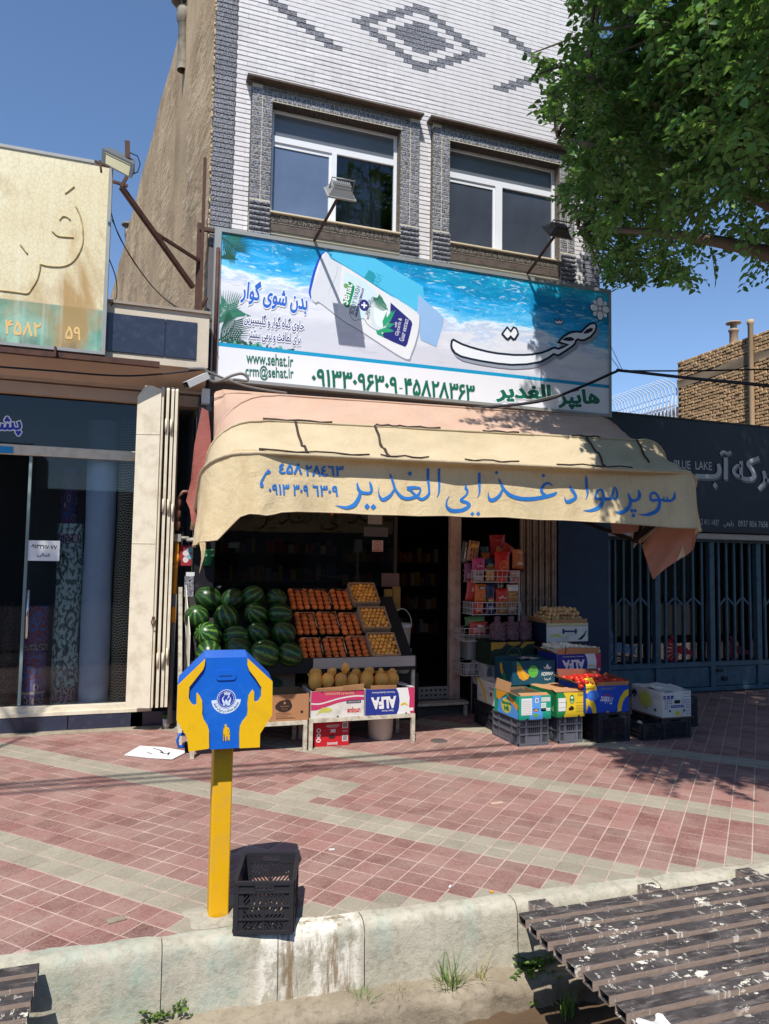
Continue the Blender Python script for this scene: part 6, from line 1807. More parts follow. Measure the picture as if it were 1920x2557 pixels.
for li, row in enumerate(trays):
    for ci, (x, y) in enumerate(row):
        c = planepoint(cw_(x, y), rn, r0_+rn*.05); tw, tl_, n1, n2 = .226, .312, 3, 5
        lab = '%s %s' % (lev_n[li], pos_n[ci])
        T_ = thing('fruit_tray', 'black tray of orange fruit, %s column of the %s row of trays' % (pos_n[ci], lev_n[li]), 'tray', c-rn*.05, 0, 'black trays of orange fruit')
        def B3(a, b, h): return c+ux*a+rs*b+rn*h
        m = MB(); o = [B3(sx*tw/2, sy*tl_/2, -.045) for sx, sy in ((-1,-1),(1,-1),(1,1),(-1,1))]; q = [B3(sx*(tw/2+.012), sy*(tl_/2+.012), -.005) for sx, sy in ((-1,-1),(1,-1),(1,1),(-1,1))]
        m.add(o+q, [(0,1,2,3)]+[(k, (k+1) % 4, 4+(k+1) % 4, 4+k) for k in range(4)]); part('shell', m, M_tray, T_)
        wr = MB(); rows = []
        for a_ in range(7): rows.append([B3((a_/6-.5)*(tw+.016), (b_/8-.5)*(tl_+.016), .034*(1-abs(a_/3-1)**4)*(1-abs(b_/4-1)**4)+RN.uniform(-.002,.002)) for b_ in range(9)])
        wr.grid(rows); part('cling_film', wr, M_wrap, T_)
        for a_ in range(n1):
            for b_ in range(n2):
                rad = .0335*RN.uniform(.94,1.05)
                p = B3((a_+.5-n1/2)*tw/n1*1.0, (b_+.5-n2/2)*tl_/n2, -.012+RN.uniform(-.003,.003))
                o = place('orange_fruit', or_mesh, p, (RN.uniform(-.5,.5)-.7,RN.uniform(-.5,.5),RN.uniform(0,6)), scale=(rad*1.08,rad,rad))
                o['label'] = 'round orange fruit in the black tray at the %s of the tray stand' % lab; o['category'] = 'fruit'; o['group'] = 'orange fruit in the %s tray' % lab
ycr = [((1295,620),'top'), ((1366,790),'middle'), ((1428,975),'bottom')]
for (x, y), lev in ycr:
    c = planepoint(cw_(x, y), rn, r0_+rn*.07); tw, tl_ = .30, .31
    T_ = thing('fruit_crate', 'shallow wooden crate of apricots, %s one at the right of the fruit rack' % lev, 'crate', c-rn*.07, 0, 'shallow crates of apricots')
    def B3(a, b, h): return c+ux*a+rs*b+rn*h
    mt = P('pale_crate_wood', 176,140,108, var=.2, scale=12)
    for a0, b0, a1, b1 in ((-1,-1,1,-1),(1,-1,1,1),(1,1,-1,1),(-1,1,-1,-1)):
        m = MB(); m.bar(B3(a0*tw/2, b0*tl_/2, -.01), B3(a1*tw/2, b1*tl_/2, -.01), .012, .085, up=rn); part('side', m, mt, T_)
    m = MB(); m.add([B3(sx*tw/2, sy*tl_/2, -.05) for sx, sy in ((-1,-1),(1,-1),(1,1),(-1,1))], [(0,1,2,3)]); part('base', m, mt, T_)
    for a_ in range(6):
        for b_ in range(6):
            rad = .0245*RN.uniform(.92,1.08)
            p = B3((a_+.5-3)*tw/6.3+(.012 if b_ % 2 else -.012), (b_+.5-3)*tl_/6.3, -.005+RN.uniform(-.006,.01)+.012*(1-((a_-2.5)/3)**2))
            o = place('apricot', ye_mesh, p, (RN.uniform(0,3),RN.uniform(0,3),RN.uniform(0,6)), scale=(rad,rad,rad))
            o['label'] = 'yellow apricot in the %s shallow crate of the fruit rack' % lev; o['category'] = 'fruit'; o['group'] = 'apricots in the %s crate' % lev
m = MB(); m.box(2.28, 2.86, RY0+.0, RY0+.02, RZ0-.02, RZ0+.0); 
part('label_strip', MB().box(1.75, 2.84, RY0-.045, RY0-.032, RZ0-.02, RZ0+.085), P('white_strip', 170,160,148, var=.1), FR)

# ---------------------------------------------------------------- tables
def table(label, x0, x1, y0, y1, h, leftleg=True):
    r = thing('iron_table', label, 'table', ((x0+x1)/2, (y0+y1)/2, 0), 0, 'low white iron tables')
    s = .036
    part('top_frame', MB().box(x0, x1, y0, y0+s, h-s, h).box(x0, x1, y1-s, y1, h-s, h).box(x0, x0+s, y0+s, y1-s, h-s, h).box(x1-s, x1, y0+s, y1-s, h-s, h), M_wornwhite, r)
    part('top_board', MB().box(x0+s, x1-s, y0+s, y1-s, h-.02, h-.004), P('old_board', 96,84,74), r)
    for x in (x0+s/2, x1-s/2):
        for y in (y0+s/2, y1-s/2): part('leg', MB().box(x-s/2, x+s/2, y-s/2, y+s/2, .0, h-s), M_wornwhite, r)
    return r
table('low white iron table under the two melon cartons', 1.655, 2.735, 6.93, 7.42, .292)
table('low white iron table under the brown carton, partly behind the donation box', .56, 1.632, 6.91, 7.42, .288)

# ---------------------------------------------------------------- cartons
def carton(label, x0, y0, z0, w, d, h, body, front=(), left=(), top='open', inner=None, group=None, rz=0.0, flaps=(), cat='carton'):
    """cardboard box standing with its front left foot at (x0, y0, z0); front / left: prints as (name, polygons in 0..1, material)"""
    r = thing('carton', label, cat, (x0, y0, z0), rz, group); r['category'] = cat
    t = .006; m = MB()
    m.box(0, w, 0, t, 0, h); m.box(0, w, d-t, d, 0, h); m.box(0, t, t, d-t, 0, h); m.box(w-t, w, t, d-t, 0, h); m.box(t, w-t, t, d-t, 0, t)
    part('body', m, body, r, local=True)
    if top == 'closed':
        m = MB(); rows = []
        for a in range(9): rows.append([Vector((w*a/8, d*b/8, h+.003+.006*sin(a*1.1+b*.8))) for b in range(9)])
        m.grid(rows, smooth=False); part('lid', m, inner or M_kraft, r, local=True)
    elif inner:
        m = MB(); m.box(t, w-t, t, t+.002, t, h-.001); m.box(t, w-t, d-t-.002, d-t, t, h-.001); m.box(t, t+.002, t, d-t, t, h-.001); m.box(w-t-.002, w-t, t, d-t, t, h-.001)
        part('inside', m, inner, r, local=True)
    k = 0
    for nm, polys, mt in front:
        k += 1; o = -.0008-.0003*k
        for grp in ([polys] if isinstance(polys, Gl) or len(polys) > 4 else [[q_] for q_ in polys]):
            part(nm, MB().flat(grp, lambda a, b: Vector((a*w, o, b*h))), mt, r, local=True)
    for nm, polys, mt in left:
        k += 1; o = -.0008-.0003*k
        m = MB()
        for ip, (q, hh) in enumerate(polys):
            if isinstance(polys, Gl): m.add([Vector((o, d-a*d, b*h)) for a, b in q], [(0,1,2,3)])
            else: m.add([Vector((o-.00006*ip, d-a*d, b*h)) for a, b in q], [tuple(tt) for tt in tessellate_polygon([[Vector((a, b, 0)) for a, b in q]])])
        part(nm, m, mt, r, local=True)
    for pts, mt in flaps:
        n = len(pts); A = [Vector(p) for p in pts]; nn = (A[1]-A[0]).cross(A[2]-A[0]).normalized()*.004
        m = MB(); m.add(A+[p+nn for p in A], [tuple(range(n)), tuple(range(n, 2*n))[::-1]]+[(i, (i+1) % n, n+(i+1) % n, n+i) for i in range(n)])
        part('flap', m, mt, r, local=True)
    return r
def R01(a, b, c, d): return [([(a,b),(c,b),(c,d),(a,d)], [])]
def E01(x, y, a, b, n=20): return [(ellipse(x, y, a, b, n), [])]
def T01(txt, x0, y0, x1, y1, h, bold=.02, rtl=False): return fitted(glyphs(txt, bold, rtl), (x0,y0), (x1,y1), h)
def up(txt, x0, y0, x1, y1, h, bold=.02, rtl=False): return fitted(glyphs(txt, bold, rtl), (x1,y1), (x0,y0), h)     # printed upside down
def holes(*xy, r=(.018,.035)): return [(ellipse(x, y, r[0], r[1], 12), []) for x, y in xy]
def banana(cx, cy, s, n=4, flip=1, spread=.22, asp=1.0):
    o = []
    for k in range(n):
        a = (-.3+k*spread)*flip; pts = []
        for q in range(9):
            t = q/8; an = a+1.9*(t-.5)*flip; pts.append((cx+s*asp*sin(an)*1.1, cy+s*(cos(an)-1)*.9+k*s*.26, s*(.22*sin(pi*min(.97, max(.06, t)))**.6)))
        L, R = brush(pts, 2); o.append((L+R[::-1], []))
    return o
def petal_fan(cx, cy, r, n, a0, a1, w, asp=1.0):
    o = []
    for k in range(n):
        a = a0+(a1-a0)*k/max(1, n-1); d = Vector((cos(a)*asp, sin(a))); nn = Vector((-sin(a)*asp, cos(a)))*w
        c = Vector((cx, cy)); o.append(([tuple(c), tuple(c+d*r*.55-nn), tuple(c+d*r), tuple(c+d*r*.55+nn)], []))
    return o
W_ink = P('print_white', 216,214,210, rough=.6, var=.04); K_ink = P('print_black', 34,32,32, rough=.6, var=.05); Y_ink = P('print_yellow', 222,186,40, rough=.6, var=.1)
YG_ink = P('print_yellow_green', 200,196,84, rough=.6, var=.12); O_ink = P('print_orange', 220,150,40, rough=.6, var=.1); MG_ink = P('print_magenta', 184,52,92, rough=.6, var=.08)
R_ink = P('print_red', 186,30,40, rough=.6, var=.08); BL_ink = P('print_blue', 34,48,128, rough=.6, var=.08); SB_ink = P('print_slate_blue', 40,70,104, rough=.6); GR_ink = P('print_green', 34,128,74, rough=.6, var=.08)
LG_ink = P('print_lime', 92,172,62, rough=.6, var=.08); TL_ink = P('print_teal', 30,146,120, rough=.6, var=.08); SKY_ink = P('print_sky', 84,150,220, rough=.6, var=.06); GO_ink = P('print_gold', 200,160,110, rough=.6); NV_ink = P('print_dark_navy', 24,36,64, rough=.6)
wcard = P('white_board_print', 206,202,194, rough=.75, var=.06, scale=5, dirt=(lin(170,158,140), .25, 6))
bcard = P('blue_board', 34,48,128, rough=.7, var=.08, scale=5); rcard = P('red_board', 184,28,38, rough=.7, var=.08); tcard = P('teal_board', 28,148,120, rough=.7, var=.08); gcard = P('green_board', 30,116,66, rough=.7, var=.1)
pcard = P('petrol_board', 22,74,92, rough=.7, var=.08); dgcard = P('dark_green_board', 34,52,40, rough=.75, var=.12); kcard = P('brown_board', 166,118,82, rough=.8, var=.08, scale=5); trcard = P('royal_blue_board', 26,72,176, rough=.7, var=.08)
# the two melon cartons
swoosh = spline([(0,.52),(.15,.50),(.3,.56),(.5,.66),(.7,.72),(.85,.74),(1,.72)], 3)
uniq_front = [('magenta_band', [([(0,1),(0,.56)]+[(x, y+.06) for x, y in swoosh]+[(1,1)], [])], MG_ink), ('magenta_swoosh', [(swoosh+[(1,.60),(.8,.63),(.5,.54),(.3,.42),(.1,.30),(0,.30)], [])], MG_ink),
  ('bananas', banana(.25, .22, .15, 5, 1, .20, .9), YG_ink), ('brand_print', up('unique', .68, .36, .93, .36, .26, .03), R_ink), ('label_bar', R01(.66,.50,.94,.62), SB_ink), ('bar_print', up('BANANAS', .69, .585, .92, .585, .06, .01), GO_ink),
  ('top_print', up('PREMIUM BANANAS', .26, .93, .80, .93, .09, .01), GO_ink), ('hand_hole', holes((.5,.03),(.2,.97),(.83,.985)), K_ink)]
carton('white and magenta banana carton full of melons on the iron table', 1.672, 6.945, .294, .53, .40, .255, wcard, uniq_front, inner=M_kraftd, group='printed fruit cartons', flaps=[([(.03,.002,.25),(.40,.0,.25),(.40,-.01,.30),(.05,-.01,.285)], M_kraft), ([(.30,-.004,.252),(.52,-.004,.252),(.52,-.02,.315),(.31,-.02,.30)], M_kraft)])
alfa_front = [('white_field', [([(.62,0),(1,0),(1,1),(.62,1)], [])], W_ink), ('blue_field', [([(0,0),(.64,0),(.68,.2),(.695,.5),(.67,.8),(.62,1),(0,1)], [])], BL_ink), ('red_edge', [([(.92,0),(1,0),(1,1),(.86,1),(.90,.6),(.89,.3)], [])], MG_ink),
  ('brand_print', up('ALFA', .11, .68, .62, .70, .46, .06), W_ink), ('top_print', up('Premium Quality Banana', .13, .90, .59, .90, .08, .005), W_ink), ('foot_print', up('Super Sweet', .33, .19, .57, .19, .08, .01), W_ink), ('bananas', banana(.80, .36, .13, 3, -1, .5, .55), Y_ink), ('mark', [(rrect(.90,.10,.98,.22,.02), [])], W_ink), ('hand_hole', holes((.2,.02),(.83,.02)), K_ink)]
carton('blue carton with upside down white capitals full of melons on the iron table', 2.215, 6.945, .294, .515, .40, .255, wcard, alfa_front, inner=M_kraftd, group='printed fruit cartons', flaps=[([(.05,.002,.25),(.32,.002,.25),(.32,-.01,.285),(.05,-.01,.29)], M_kraft), ([(.36,.38,.25),(.515,.38,.25),(.515,.02,.26),(.47,.02,.262)], W_ink)])
seal = [('seal', E01(.62, .56, .125, .23), P('print_brown', 52,36,30)), ('seal_lobe', E01(.545,.55,.06,.14)+E01(.66,.68,.07,.13), P('print_brown', 52,36,30)), ('seal_leaf', E01(.63,.68,.018,.05), P('print_tan', 150,112,84)), ('seal_print', T01('Sahemin', .56, .53, .69, .53, .08, .01)+T01('farms', .58, .43, .67, .43, .07, .01), P('print_tan', 150,112,84)), ('small_print', [(R01(.5,y,.5+w_,y+.012)[0][0], []) for y, w_ in ((.30,.2),(.24,.24),(.18,.18),(.12,.26),(.09,.3))], P('print_brown2', 120,82,56)), ('air_hole', holes((.895,.32), r=(.022,.05)), K_ink)]
g_ = Gl(); 
carton('plain brown carton with a dark seal beside the melon cartons', 1.02, 6.93, .290, .625, .42, .245, kcard, [(n_, [(o, []) for o, h in p_] if n_ == 'seal_print' and False else p_, m_) for n_, p_, m_ in seal], inner=M_kraftd, group='printed fruit cartons')
carton('dim open carton behind the brown one under the fruit rack', 1.0, 7.36, .46, .6, .36, .22, P('dim_card', 120,98,78, var=.2), [('oval_print', E01(.5,.5,.3,.36), P('print_green_dim', 40,60,44))], inner=M_kraftd)
red_front = [('white_square', R01(.80,.70,.96,.93)+R01(.80,.18,.96,.42), W_ink), ('grey_code_block', R01(.815,.72,.945,.91)+R01(.815,.20,.945,.40), P('print_grey', 128,128,128)), ('white_discs', E01(.11,.66,.065,.085)+E01(.11,.46,.065,.085)+E01(.11,.27,.065,.085), W_ink), ('disc_marks', E01(.11,.66,.04,.05)+E01(.11,.46,.02,.06)+E01(.11,.27,.04,.04), R_ink), ('brand_print', up('SK', .43, .69, .60, .69, .14, .05), W_ink), ('dark_mark', E01(.50,.38,.10,.07), P('print_brown', 52,36,30)), ('foot_print', up('BANANAS', .36, .17, .66, .17, .11, .02), W_ink), ('lines', R01(.32,.80,.70,.815)+R01(.36,.76,.66,.77)+R01(.34,.84,.72,.855)+R01(.80,.60,.95,.61)+R01(.80,.55,.95,.56), W_ink)]
carton('red banana carton standing on the ground under the melon table', 1.735, 7.03, .0, .345, .34, .24, rcard, red_front, (), 'closed', kcard)
# melons
M_mel = fruit_mat('melon_skin', lin(252,164,58), lin(254,190,98), .55)
mel_mesh = mesh_of('melon', MB().ball((0,0,0), 1, 20, 14, sc=(.78,.78,1.0)), M_mel)
cm_ = crop(660, 1620, 400)
mel = [(530,335,72,98,7.14,'melon at the left end of the front row'), (656,325,66,76,7.12,'melon second from the left in the front row'), (790,328,66,78,7.12,'melon third from the left in the front row'), (915,332,62,76,7.12,'melon in the middle of the front row'), (1060,322,72,92,7.12,'large melon right of the gap in the front row'), (1212,322,78,80,7.12,'broad melon in the right carton front row'), (1328,310,66,78,7.14,'melon at the right end of the front row'),
 (522,248,76,76,7.27,'melon at the left end of the back row'), (690,222,62,76,7.27,'pale melon second in the back row'), (826,178,66,80,7.27,'golden melon standing highest of all'), (940,245,62,78,7.27,'pale melon right of the highest one'), (1075,220,66,70,7.27,'orange tinted melon in the back row of the right carton'), (1192,218,56,58,7.28,'small melon in the back row of the right carton'), (1308,232,62,60,7.28,'melon at the right end of the back row')]
for x, y, a, b, Y, lab in mel:
    p = onY(cm_(x, y), Y); r = .2408/FPX*(p-CAMPOS).length
    o = place('melon', mel_mesh, p, (RN.uniform(-.15,.15),RN.uniform(-.2,.2),RN.uniform(0,6)), scale=(a*r/.78, a*r/.78, max(a,b)*r)); o['label'] = lab+' of yellow melons'; o['category'] = 'melon'; o['group'] = 'yellow melons in the table cartons'

# ---------------------------------------------------------------- plastic crates
def crate(label, loc, w, d, h, mat, style, rz=0.0, group=None):
    r = thing('plastic_crate', label, 'crate', loc, rz, group); t = .012
    def side(fn, L):
        m = MB()
        def bx(a0, a1, z0, z1, d0=0.0, d1=t): 
            vs = [fn(a, z, dd) for dd in (d0, d1) for z in (z0, z1) for a in (a0, a1)]
            m.add(vs, [(0,2,3,1),(4,5,7,6),(0,1,5,4),(2,6,7,3),(0,4,6,2),(1,3,7,5)])
        e = .0015
        if style == 'ribbed':
            for z in (.0,.055,.42,.70,.955): bx(0, L, z*h+e*(z>0), z*h+.014, -.008, t+.002)
            bx(L*.30, L*.70, h*.065, h*.40, .001, t-.001)
            n = int(L/.022)
            for k in range(n+1):
                a = .004+(L-.008)*k/n; bx(a-.003, a+.003, .016, h*.955, .0, t-.002)
            for a in (0, L*.25, L*.75, L): bx(max(0,a-.012), min(L,a+.012), .001, h, -.005, t+.001)
            bx(L*.36, L*.64, h*.07, h*.12, -.010, t)
        else:
            for z0, z1 in ((0,.07),(.93,1.0)): bx(0, L, z0*h+e, z1*h, -.007, t)
            bx(0, L, h*.78, h*.81, -.006, t); bx(0, L, h*.52, h*.545, -.006, t); bx(0, L, h*.27, h*.295, -.006, t)
            for a in (0, L): bx(max(0,a-.022), min(L,a+.022), e*2, h-e, -.005, t+.001)
            bx(0, L*.34, h*.81, h*.93, .001, t-.001); bx(L*.66, L, h*.81, h*.93, .001, t-.001); bx(L*.34, L*.66, h*.82, h*.835, -.004, t)
            bx(0, L*.16, h*.07, h*.78, .002, t-.002); bx(L*.84, L, h*.07, h*.78, .002, t-.002)
            def dg(a0, z0, a1, z1, w_=.0032):
                dl = hypot(a1-a0, z1-z0)
                if dl < .004: return
                na, nz_ = -(z1-z0)/dl*w_, (a1-a0)/dl*w_
                vs = [fn(a, z, dd) for dd in (.002, t-.003) for a, z in ((a0+na,z0+nz_),(a0-na,z0-nz_),(a1-na,z1-nz_),(a1+na,z1+nz_))]
                m.add(vs, [(0,1,2,3),(7,6,5,4),(0,4,5,1),(1,5,6,2),(2,6,7,3),(3,7,4,0)])
            xl, xr = L*.16, L*.84; xm = L/2
            for z0, z1, sg_ in ((.545,.78,1),(.295,.52,-1),(.07,.27,1)):
                Z0, Z1 = z0*h, z1*h; hh = Z1-Z0; n = max(4, int((xm-xl)/.017))
                for half, (p, q) in enumerate(((xl, xm),(xm, xr))):
                    s_ = sg_*(1 if half == 0 else -1)
                    for k in range(-6, n+6):
                        a0 = p+(q-p)*k/n; a1 = a0+s_*hh*.8
                        # clip the slanted bar to its panel
                        t0, t1 = 0.0, 1.0; da = a1-a0
                        if abs(da) > 1e-6:
                            u0, u1 = (p-a0)/da, (q-a0)/da
                            t0, t1 = max(t0, min(u0,u1)), min(t1, max(u0,u1))
                        if t1-t0 > .08: dg(a0+da*t0, Z0+hh*t0, a0+da*t1, Z0+hh*t1)
                bx(xm-.006, xm+.006, Z0, Z1, -.001, t)
        part('side', m, mat, r, local=True)
    side(lambda a, z, q: Vector((-w/2+a, -d/2+q, z)), w); side(lambda a, z, q: Vector((-w/2+a, d/2-q, z)), w)
    side(lambda a, z, q: Vector((-w/2+q, -d/2+t+.004+a, z)), d-2*t-.008); side(lambda a, z, q: Vector((w/2-q, -d/2+t+.004+a, z)), d-2*t-.008)
    m = MB(); n = 9
    for k in range(n): m.box(-w/2+t+(w-2*t)*k/n, -w/2+t+(w-2*t)*(k+.6)/n, -d/2+t, d/2-t, .006, .012)
    m.box(-w/2+t, w/2-t, -.02, .02, .012, .016); part('base', m, mat, r, local=True)
    return r
crate('grey ribbed crate under the teal carton', (3.84, 6.80, 0), .33, .56, .258, M_greyp, 'ribbed', group='plastic crates under the fruit cartons')
crate('grey ribbed crate under the green and yellow carton', (4.265, 6.79, 0), .27, .54, .262, M_greyp, 'ribbed', group='plastic crates under the fruit cartons')
crate('black crate with red bags inside under the royal blue carton', (4.725, 6.66, 0), .39, .44, .298, M_blackp, 'lattice', group='plastic crates under the fruit cartons')
crate('small low black crate with white lattice light beside the red bag crate', (5.17, 6.62, 0), .26, .46, .17, M_blackp, 'lattice', group='plastic crates under the fruit cartons')
crate('black crate under the white palm tree carton', (5.46, 6.62, 0), .38, .46, .215, M_blackp, 'lattice', group='plastic crates under the fruit cartons')
crate('tall black crate farthest right behind the palm tree carton', (5.93, 7.05, 0), .36, .5, .33, M_blackp, 'lattice', group='plastic crates under the fruit cartons')
crate('black crate under the white carton with a yellow curve', (4.0, 7.42, 0), .5, .5, .262, M_blackp, 'ribbed', group='plastic crates under the fruit cartons')
crate('lower black crate of the pair under the garlic carton', (4.72, 7.24, 0), .5, .42, .30, M_blackp, 'lattice', group='plastic crates under the fruit cartons')
crate('upper black crate of the pair under the garlic carton', (4.72, 7.24, .302), .5, .42, .30, M_blackp, 'lattice', group='plastic crates under the fruit cartons')
for k in range(3): crate(('lowest','middle','topmost')[k]+' black crate of the stack under the potato carton', (4.83, 7.72, .301*k), .52, .42, .30, M_blackp, 'lattice', group='plastic crates under the fruit cartons')
crate('black crate at the foot of the dark green carton stack', (4.2, 7.92, 0), .52, .4, .36, M_blackp, 'ribbed', group='plastic crates under the fruit cartons')
# red netted bags in the black crate
M_rednet = P('red_net', 170,34,40, rough=.6, var=.35, scale=40)
for k, (dx, dy) in enumerate(((-.1,-.1),(.08,-.1),(-.09,.08),(.09,.09))):
    m = MB(); c0 = Vector((4.725+dx, 6.66+dy, .02))
    for q in range(14): m.ball(c0+Vector((RN.uniform(-.07,.07), RN.uniform(-.06,.06), .03+RN.random()*.1)), .03, 7, 5)
    solo('netted_bag', m, M_rednet, 'red netted bag of small fruit, %s in the black crate' % ('front left','front right','back left','back right')[k], 'bag', 'red bags in the crate')
m = MB(); c0 = Vector((5.17, 6.6, .02))
for q in range(8): m.ball(c0+Vector((RN.uniform(-.08,.08), RN.uniform(-.14,.1), .03+RN.random()*.05)), .04, 7, 5)
solo('white_bag', m, P('white_bag', 210,208,204), 'white plastic bag in the small low crate', 'bag')

# cartons on the crates
teal_front = [('blue_panel', [([(.34,0),(.74,0),(.72,.35),(.66,.5),(.67,1),(.42,1),(.40,.55),(.30,.3)], [])], SKY_ink), ('white_panel', R01(.07,.20,.40,.90), W_ink), ('panel_lines', [(R01(.09,y,.38,y+.012)[0][0], []) for y in [.26+.075*k for k in range(8)]], P('print_grey', 128,128,128)), ('white_tag', R01(.50,.70,.60,.90), W_ink), ('tag_mark', R01(.53,.74,.575,.86), SB_ink), ('white_block', R01(.69,.74,.97,.92)+R01(.68,.34,.84,.68)+R01(.68,.34,.97,.46), W_ink), ('block_lines', [(R01(.70,y,.96,y+.012)[0][0], []) for y in (.78,.83,.88,.40)]+[(R01(.70,y,.82,y+.012)[0][0], []) for y in (.5,.55,.6)], TL_ink), ('hand_hole', [(ellipse(.52, .40, .09, .07, 14), [])], K_ink), ('hole_lip', [([(.43,.36),(.52,.47),(.62,.36),(.60,.34),(.44,.34)], [])], M_kraft), ('green_mark', E01(.51,.17,.075,.09), LG_ink), ('air_hole', holes((.25,.01),(.77,.01), r=(.035,.05)), K_ink)]
teal_left = [('blue_patch', [([(.15,.02),(.98,.02),(.98,.3),(.75,.62),(.5,.8),(.2,.6)], [])], SKY_ink), ('bananas', [([(.1,.98),(.1,.62),(.2,.55),(.35,.75),(.55,.98)], []), ([(.55,.95),(.75,.80),(.98,.60),(.93,.36),(.80,.55),(.66,.66)], [])], O_ink), ('green_print', E01(.5,.42,.2,.32), YG_ink), ('words', T01('Banana', .34, .44, .72, .50, .16, .06)+T01('HI', .44, .20, .62, .22, .2, .08), gcard)]
teal_left = [(n_, (p_ if n_ != 'words' else Gl(p_)), m_) for n_, p_, m_ in teal_left]
carton('teal banana carton with an open brown flap on the left grey crate', 3.665, 6.50, .262, .36, .52, .232, tcard, teal_front, teal_left, inner=M_kraftd, group='printed fruit cartons', flaps=[([(.0,.50,.23),(.0,.20,.23),(.02,.19,.335),(.02,.50,.34)], M_kraft), ([(.0,.20,.23),(.0,.04,.23),(-.03,.05,.25),(-.03,.2,.255)], M_kraft), ([(.02,.0,.232),(.34,.0,.232),(.35,.07,.245),(.03,.08,.247)], M_kraft)])
m = MB(); rows = []
for a in range(8): rows.append([Vector((3.68+.33*a/7, 6.52+.48*b/7, .46+.03*sin(a*1.3)*cos(b*1.7)+RN.uniform(-.008,.008))) for b in range(8)])
m.grid(rows); solo('green_herbs', m, P('dark_greens', 62,60,52, var=.35, scale=22, rough=.9), 'dark wilted greens lying in the teal carton', 'greens')
yel_front = [('green_field', [([(0,0),(.24,0),(.33,.25),(.36,.55),(.32,.8),(.24,1),(0,1)], [])], GR_ink), ('yellow_field', [([(.24,0),(1,0),(1,1),(.24,1),(.32,.8),(.36,.55),(.33,.25)], [])], Y_ink), ('white_panel', R01(.06,.25,.32,.78), W_ink), ('panel_lines', [(R01(.07,y,.31,y+.015)[0][0], []) for y in (.38,.60)], GR_ink), ('green_oval', E01(.54,.72,.085,.19), GR_ink), ('oval_print', E01(.54,.78,.05,.05)+R01(.50,.62,.58,.645)+R01(.51,.58,.57,.60), W_ink), ('torn_hole', [([(.41,.34),(.52,.46),(.62,.36),(.58,.27),(.44,.26)], [])], K_ink), ('small_print', [(R01(.68,y,.94,y+.012)[0][0], []) for y in (.2,.26,.32,.38,.44,.56)]+[(R01(.74,y,.94,y+.012)[0][0], []) for y in (.84,.88,.92)], P('print_olive', 150,130,40)), ('air_hole', holes((.22,.0),(.78,.01), r=(.035,.06)), K_ink)]
yel_left = [('words', Gl(T01('GARDEN', .15, .18, .9, .2, .22, .03)+T01('Bio', .35, .52, .72, .55, .2, .03)), P('print_pale_green', 150,200,150))]
carton('green and yellow fruit carton with torn brown top on the second grey crate', 4.09, 6.50, .266, .33, .52, .245, gcard, yel_front, yel_left, 'closed', M_kraft, group='printed fruit cartons', flaps=[([(-.01,.0,.25),(.33,-.01,.25),(.34,.10,.275),(.0,.12,.27)], M_kraft)])
tri_front = [('bananas', [([(0,.0),(0,.55),(.08,.56),(.18,.45),(.23,.22),(.24,.0),(.15,.0),(.12,.2),(.06,.32)], []), ([(.73,.0),(.74,.25),(.80,.55),(.90,.78),(1,.84),(1,.60),(.92,.52),(.86,.35),(.82,.02)], []), ([(0,.75),(0,1),(.24,1),(.25,.84),(.14,.74)], [])], Y_ink), ('pale_disc', E01(.16,.66,.14,.2), P('print_mid_blue', 62,110,196)), ('brand_print', up('Trident', .36, .62, .66, .55, .26, .01), W_ink), ('brand_shade', up('Trident', .41, .70, .61, .66, .1, .0), R_ink), ('top_print', R01(.34,.90,.70,.915)+R01(.38,.85,.64,.862), P('print_gold2', 160,150,90)), ('label_print', T01('PREMIUM', .0, .86, .19, .88, .08, .01), K_ink), ('air_hole', E01(.5,.0,.035,.06), M_kraft)]
carton('royal blue carton of tomatoes with yellow bananas printed at its corners', 4.40, 6.45, .300, .515, .50, .27, trcard, tri_front, inner=P('red_brown_board', 120,66,52, var=.15), group='printed fruit cartons', flaps=[([(.13,.0,.27),(.505,.0,.27),(.51,-.015,.312),(.13,-.015,.308)], M_kraft), ([(.0,.0,.27),(.12,.0,.27),(.11,.06,.345),(.03,.07,.34)], Y_ink), ([(.0,.05,.27),(.0,.48,.27),(-.13,.46,.34),(-.14,.08,.33)], M_kraftd), ([(.0,.5,.27),(.515,.5,.27),(.52,.54,.36),(.0,.54,.37)], P('red_brown_board', 120,66,52)), ([(.515,.03,.27),(.515,.48,.27),(.56,.46,.33),(.56,.05,.31)], P('red_brown_board', 120,66,52))])
M_tom = fruit_mat('tomato_skin', lin(178,32,22), lin(200,56,34), .3)
tom_mesh = mesh_of('tomato', MB().ball((0,0,0), 1, 12, 8, sc=(1,1,.86), dent=.1), M_tom)
for a in range(8):
    for b in range(7):
        rad = .033*RN.uniform(.9,1.1); p = Vector((4.43+.455*(a+.5*(b % 2))/7.6, 6.49+.43*b/6.4, .592+.03*sin(a*.5)*sin(b*.5)+RN.uniform(-.01,.012)))
        o = place('tomato', tom_mesh, p, (RN.uniform(-.6,.6),RN.uniform(-.6,.6),0), scale=(rad,rad,rad)); o['label'] = 'red tomato heaped in the royal blue carton'; o['category'] = 'tomato'; o['group'] = 'tomatoes in the royal blue carton'
o = place('tomato', tom_mesh, (4.375, 6.50, .565), scale=(.032,.032,.032)); o['label'] = 'tomato sitting on the corner flap between the yellow and blue cartons'; o['category'] = 'tomato'
def palm_print(cx, cy, s, asp): return petal_fan(cx, cy, s, 7, -.3, 3.4, s*.16, asp)+petal_fan(cx, cy, s*.9, 2, -1.9, -1.3, s*.14, asp)
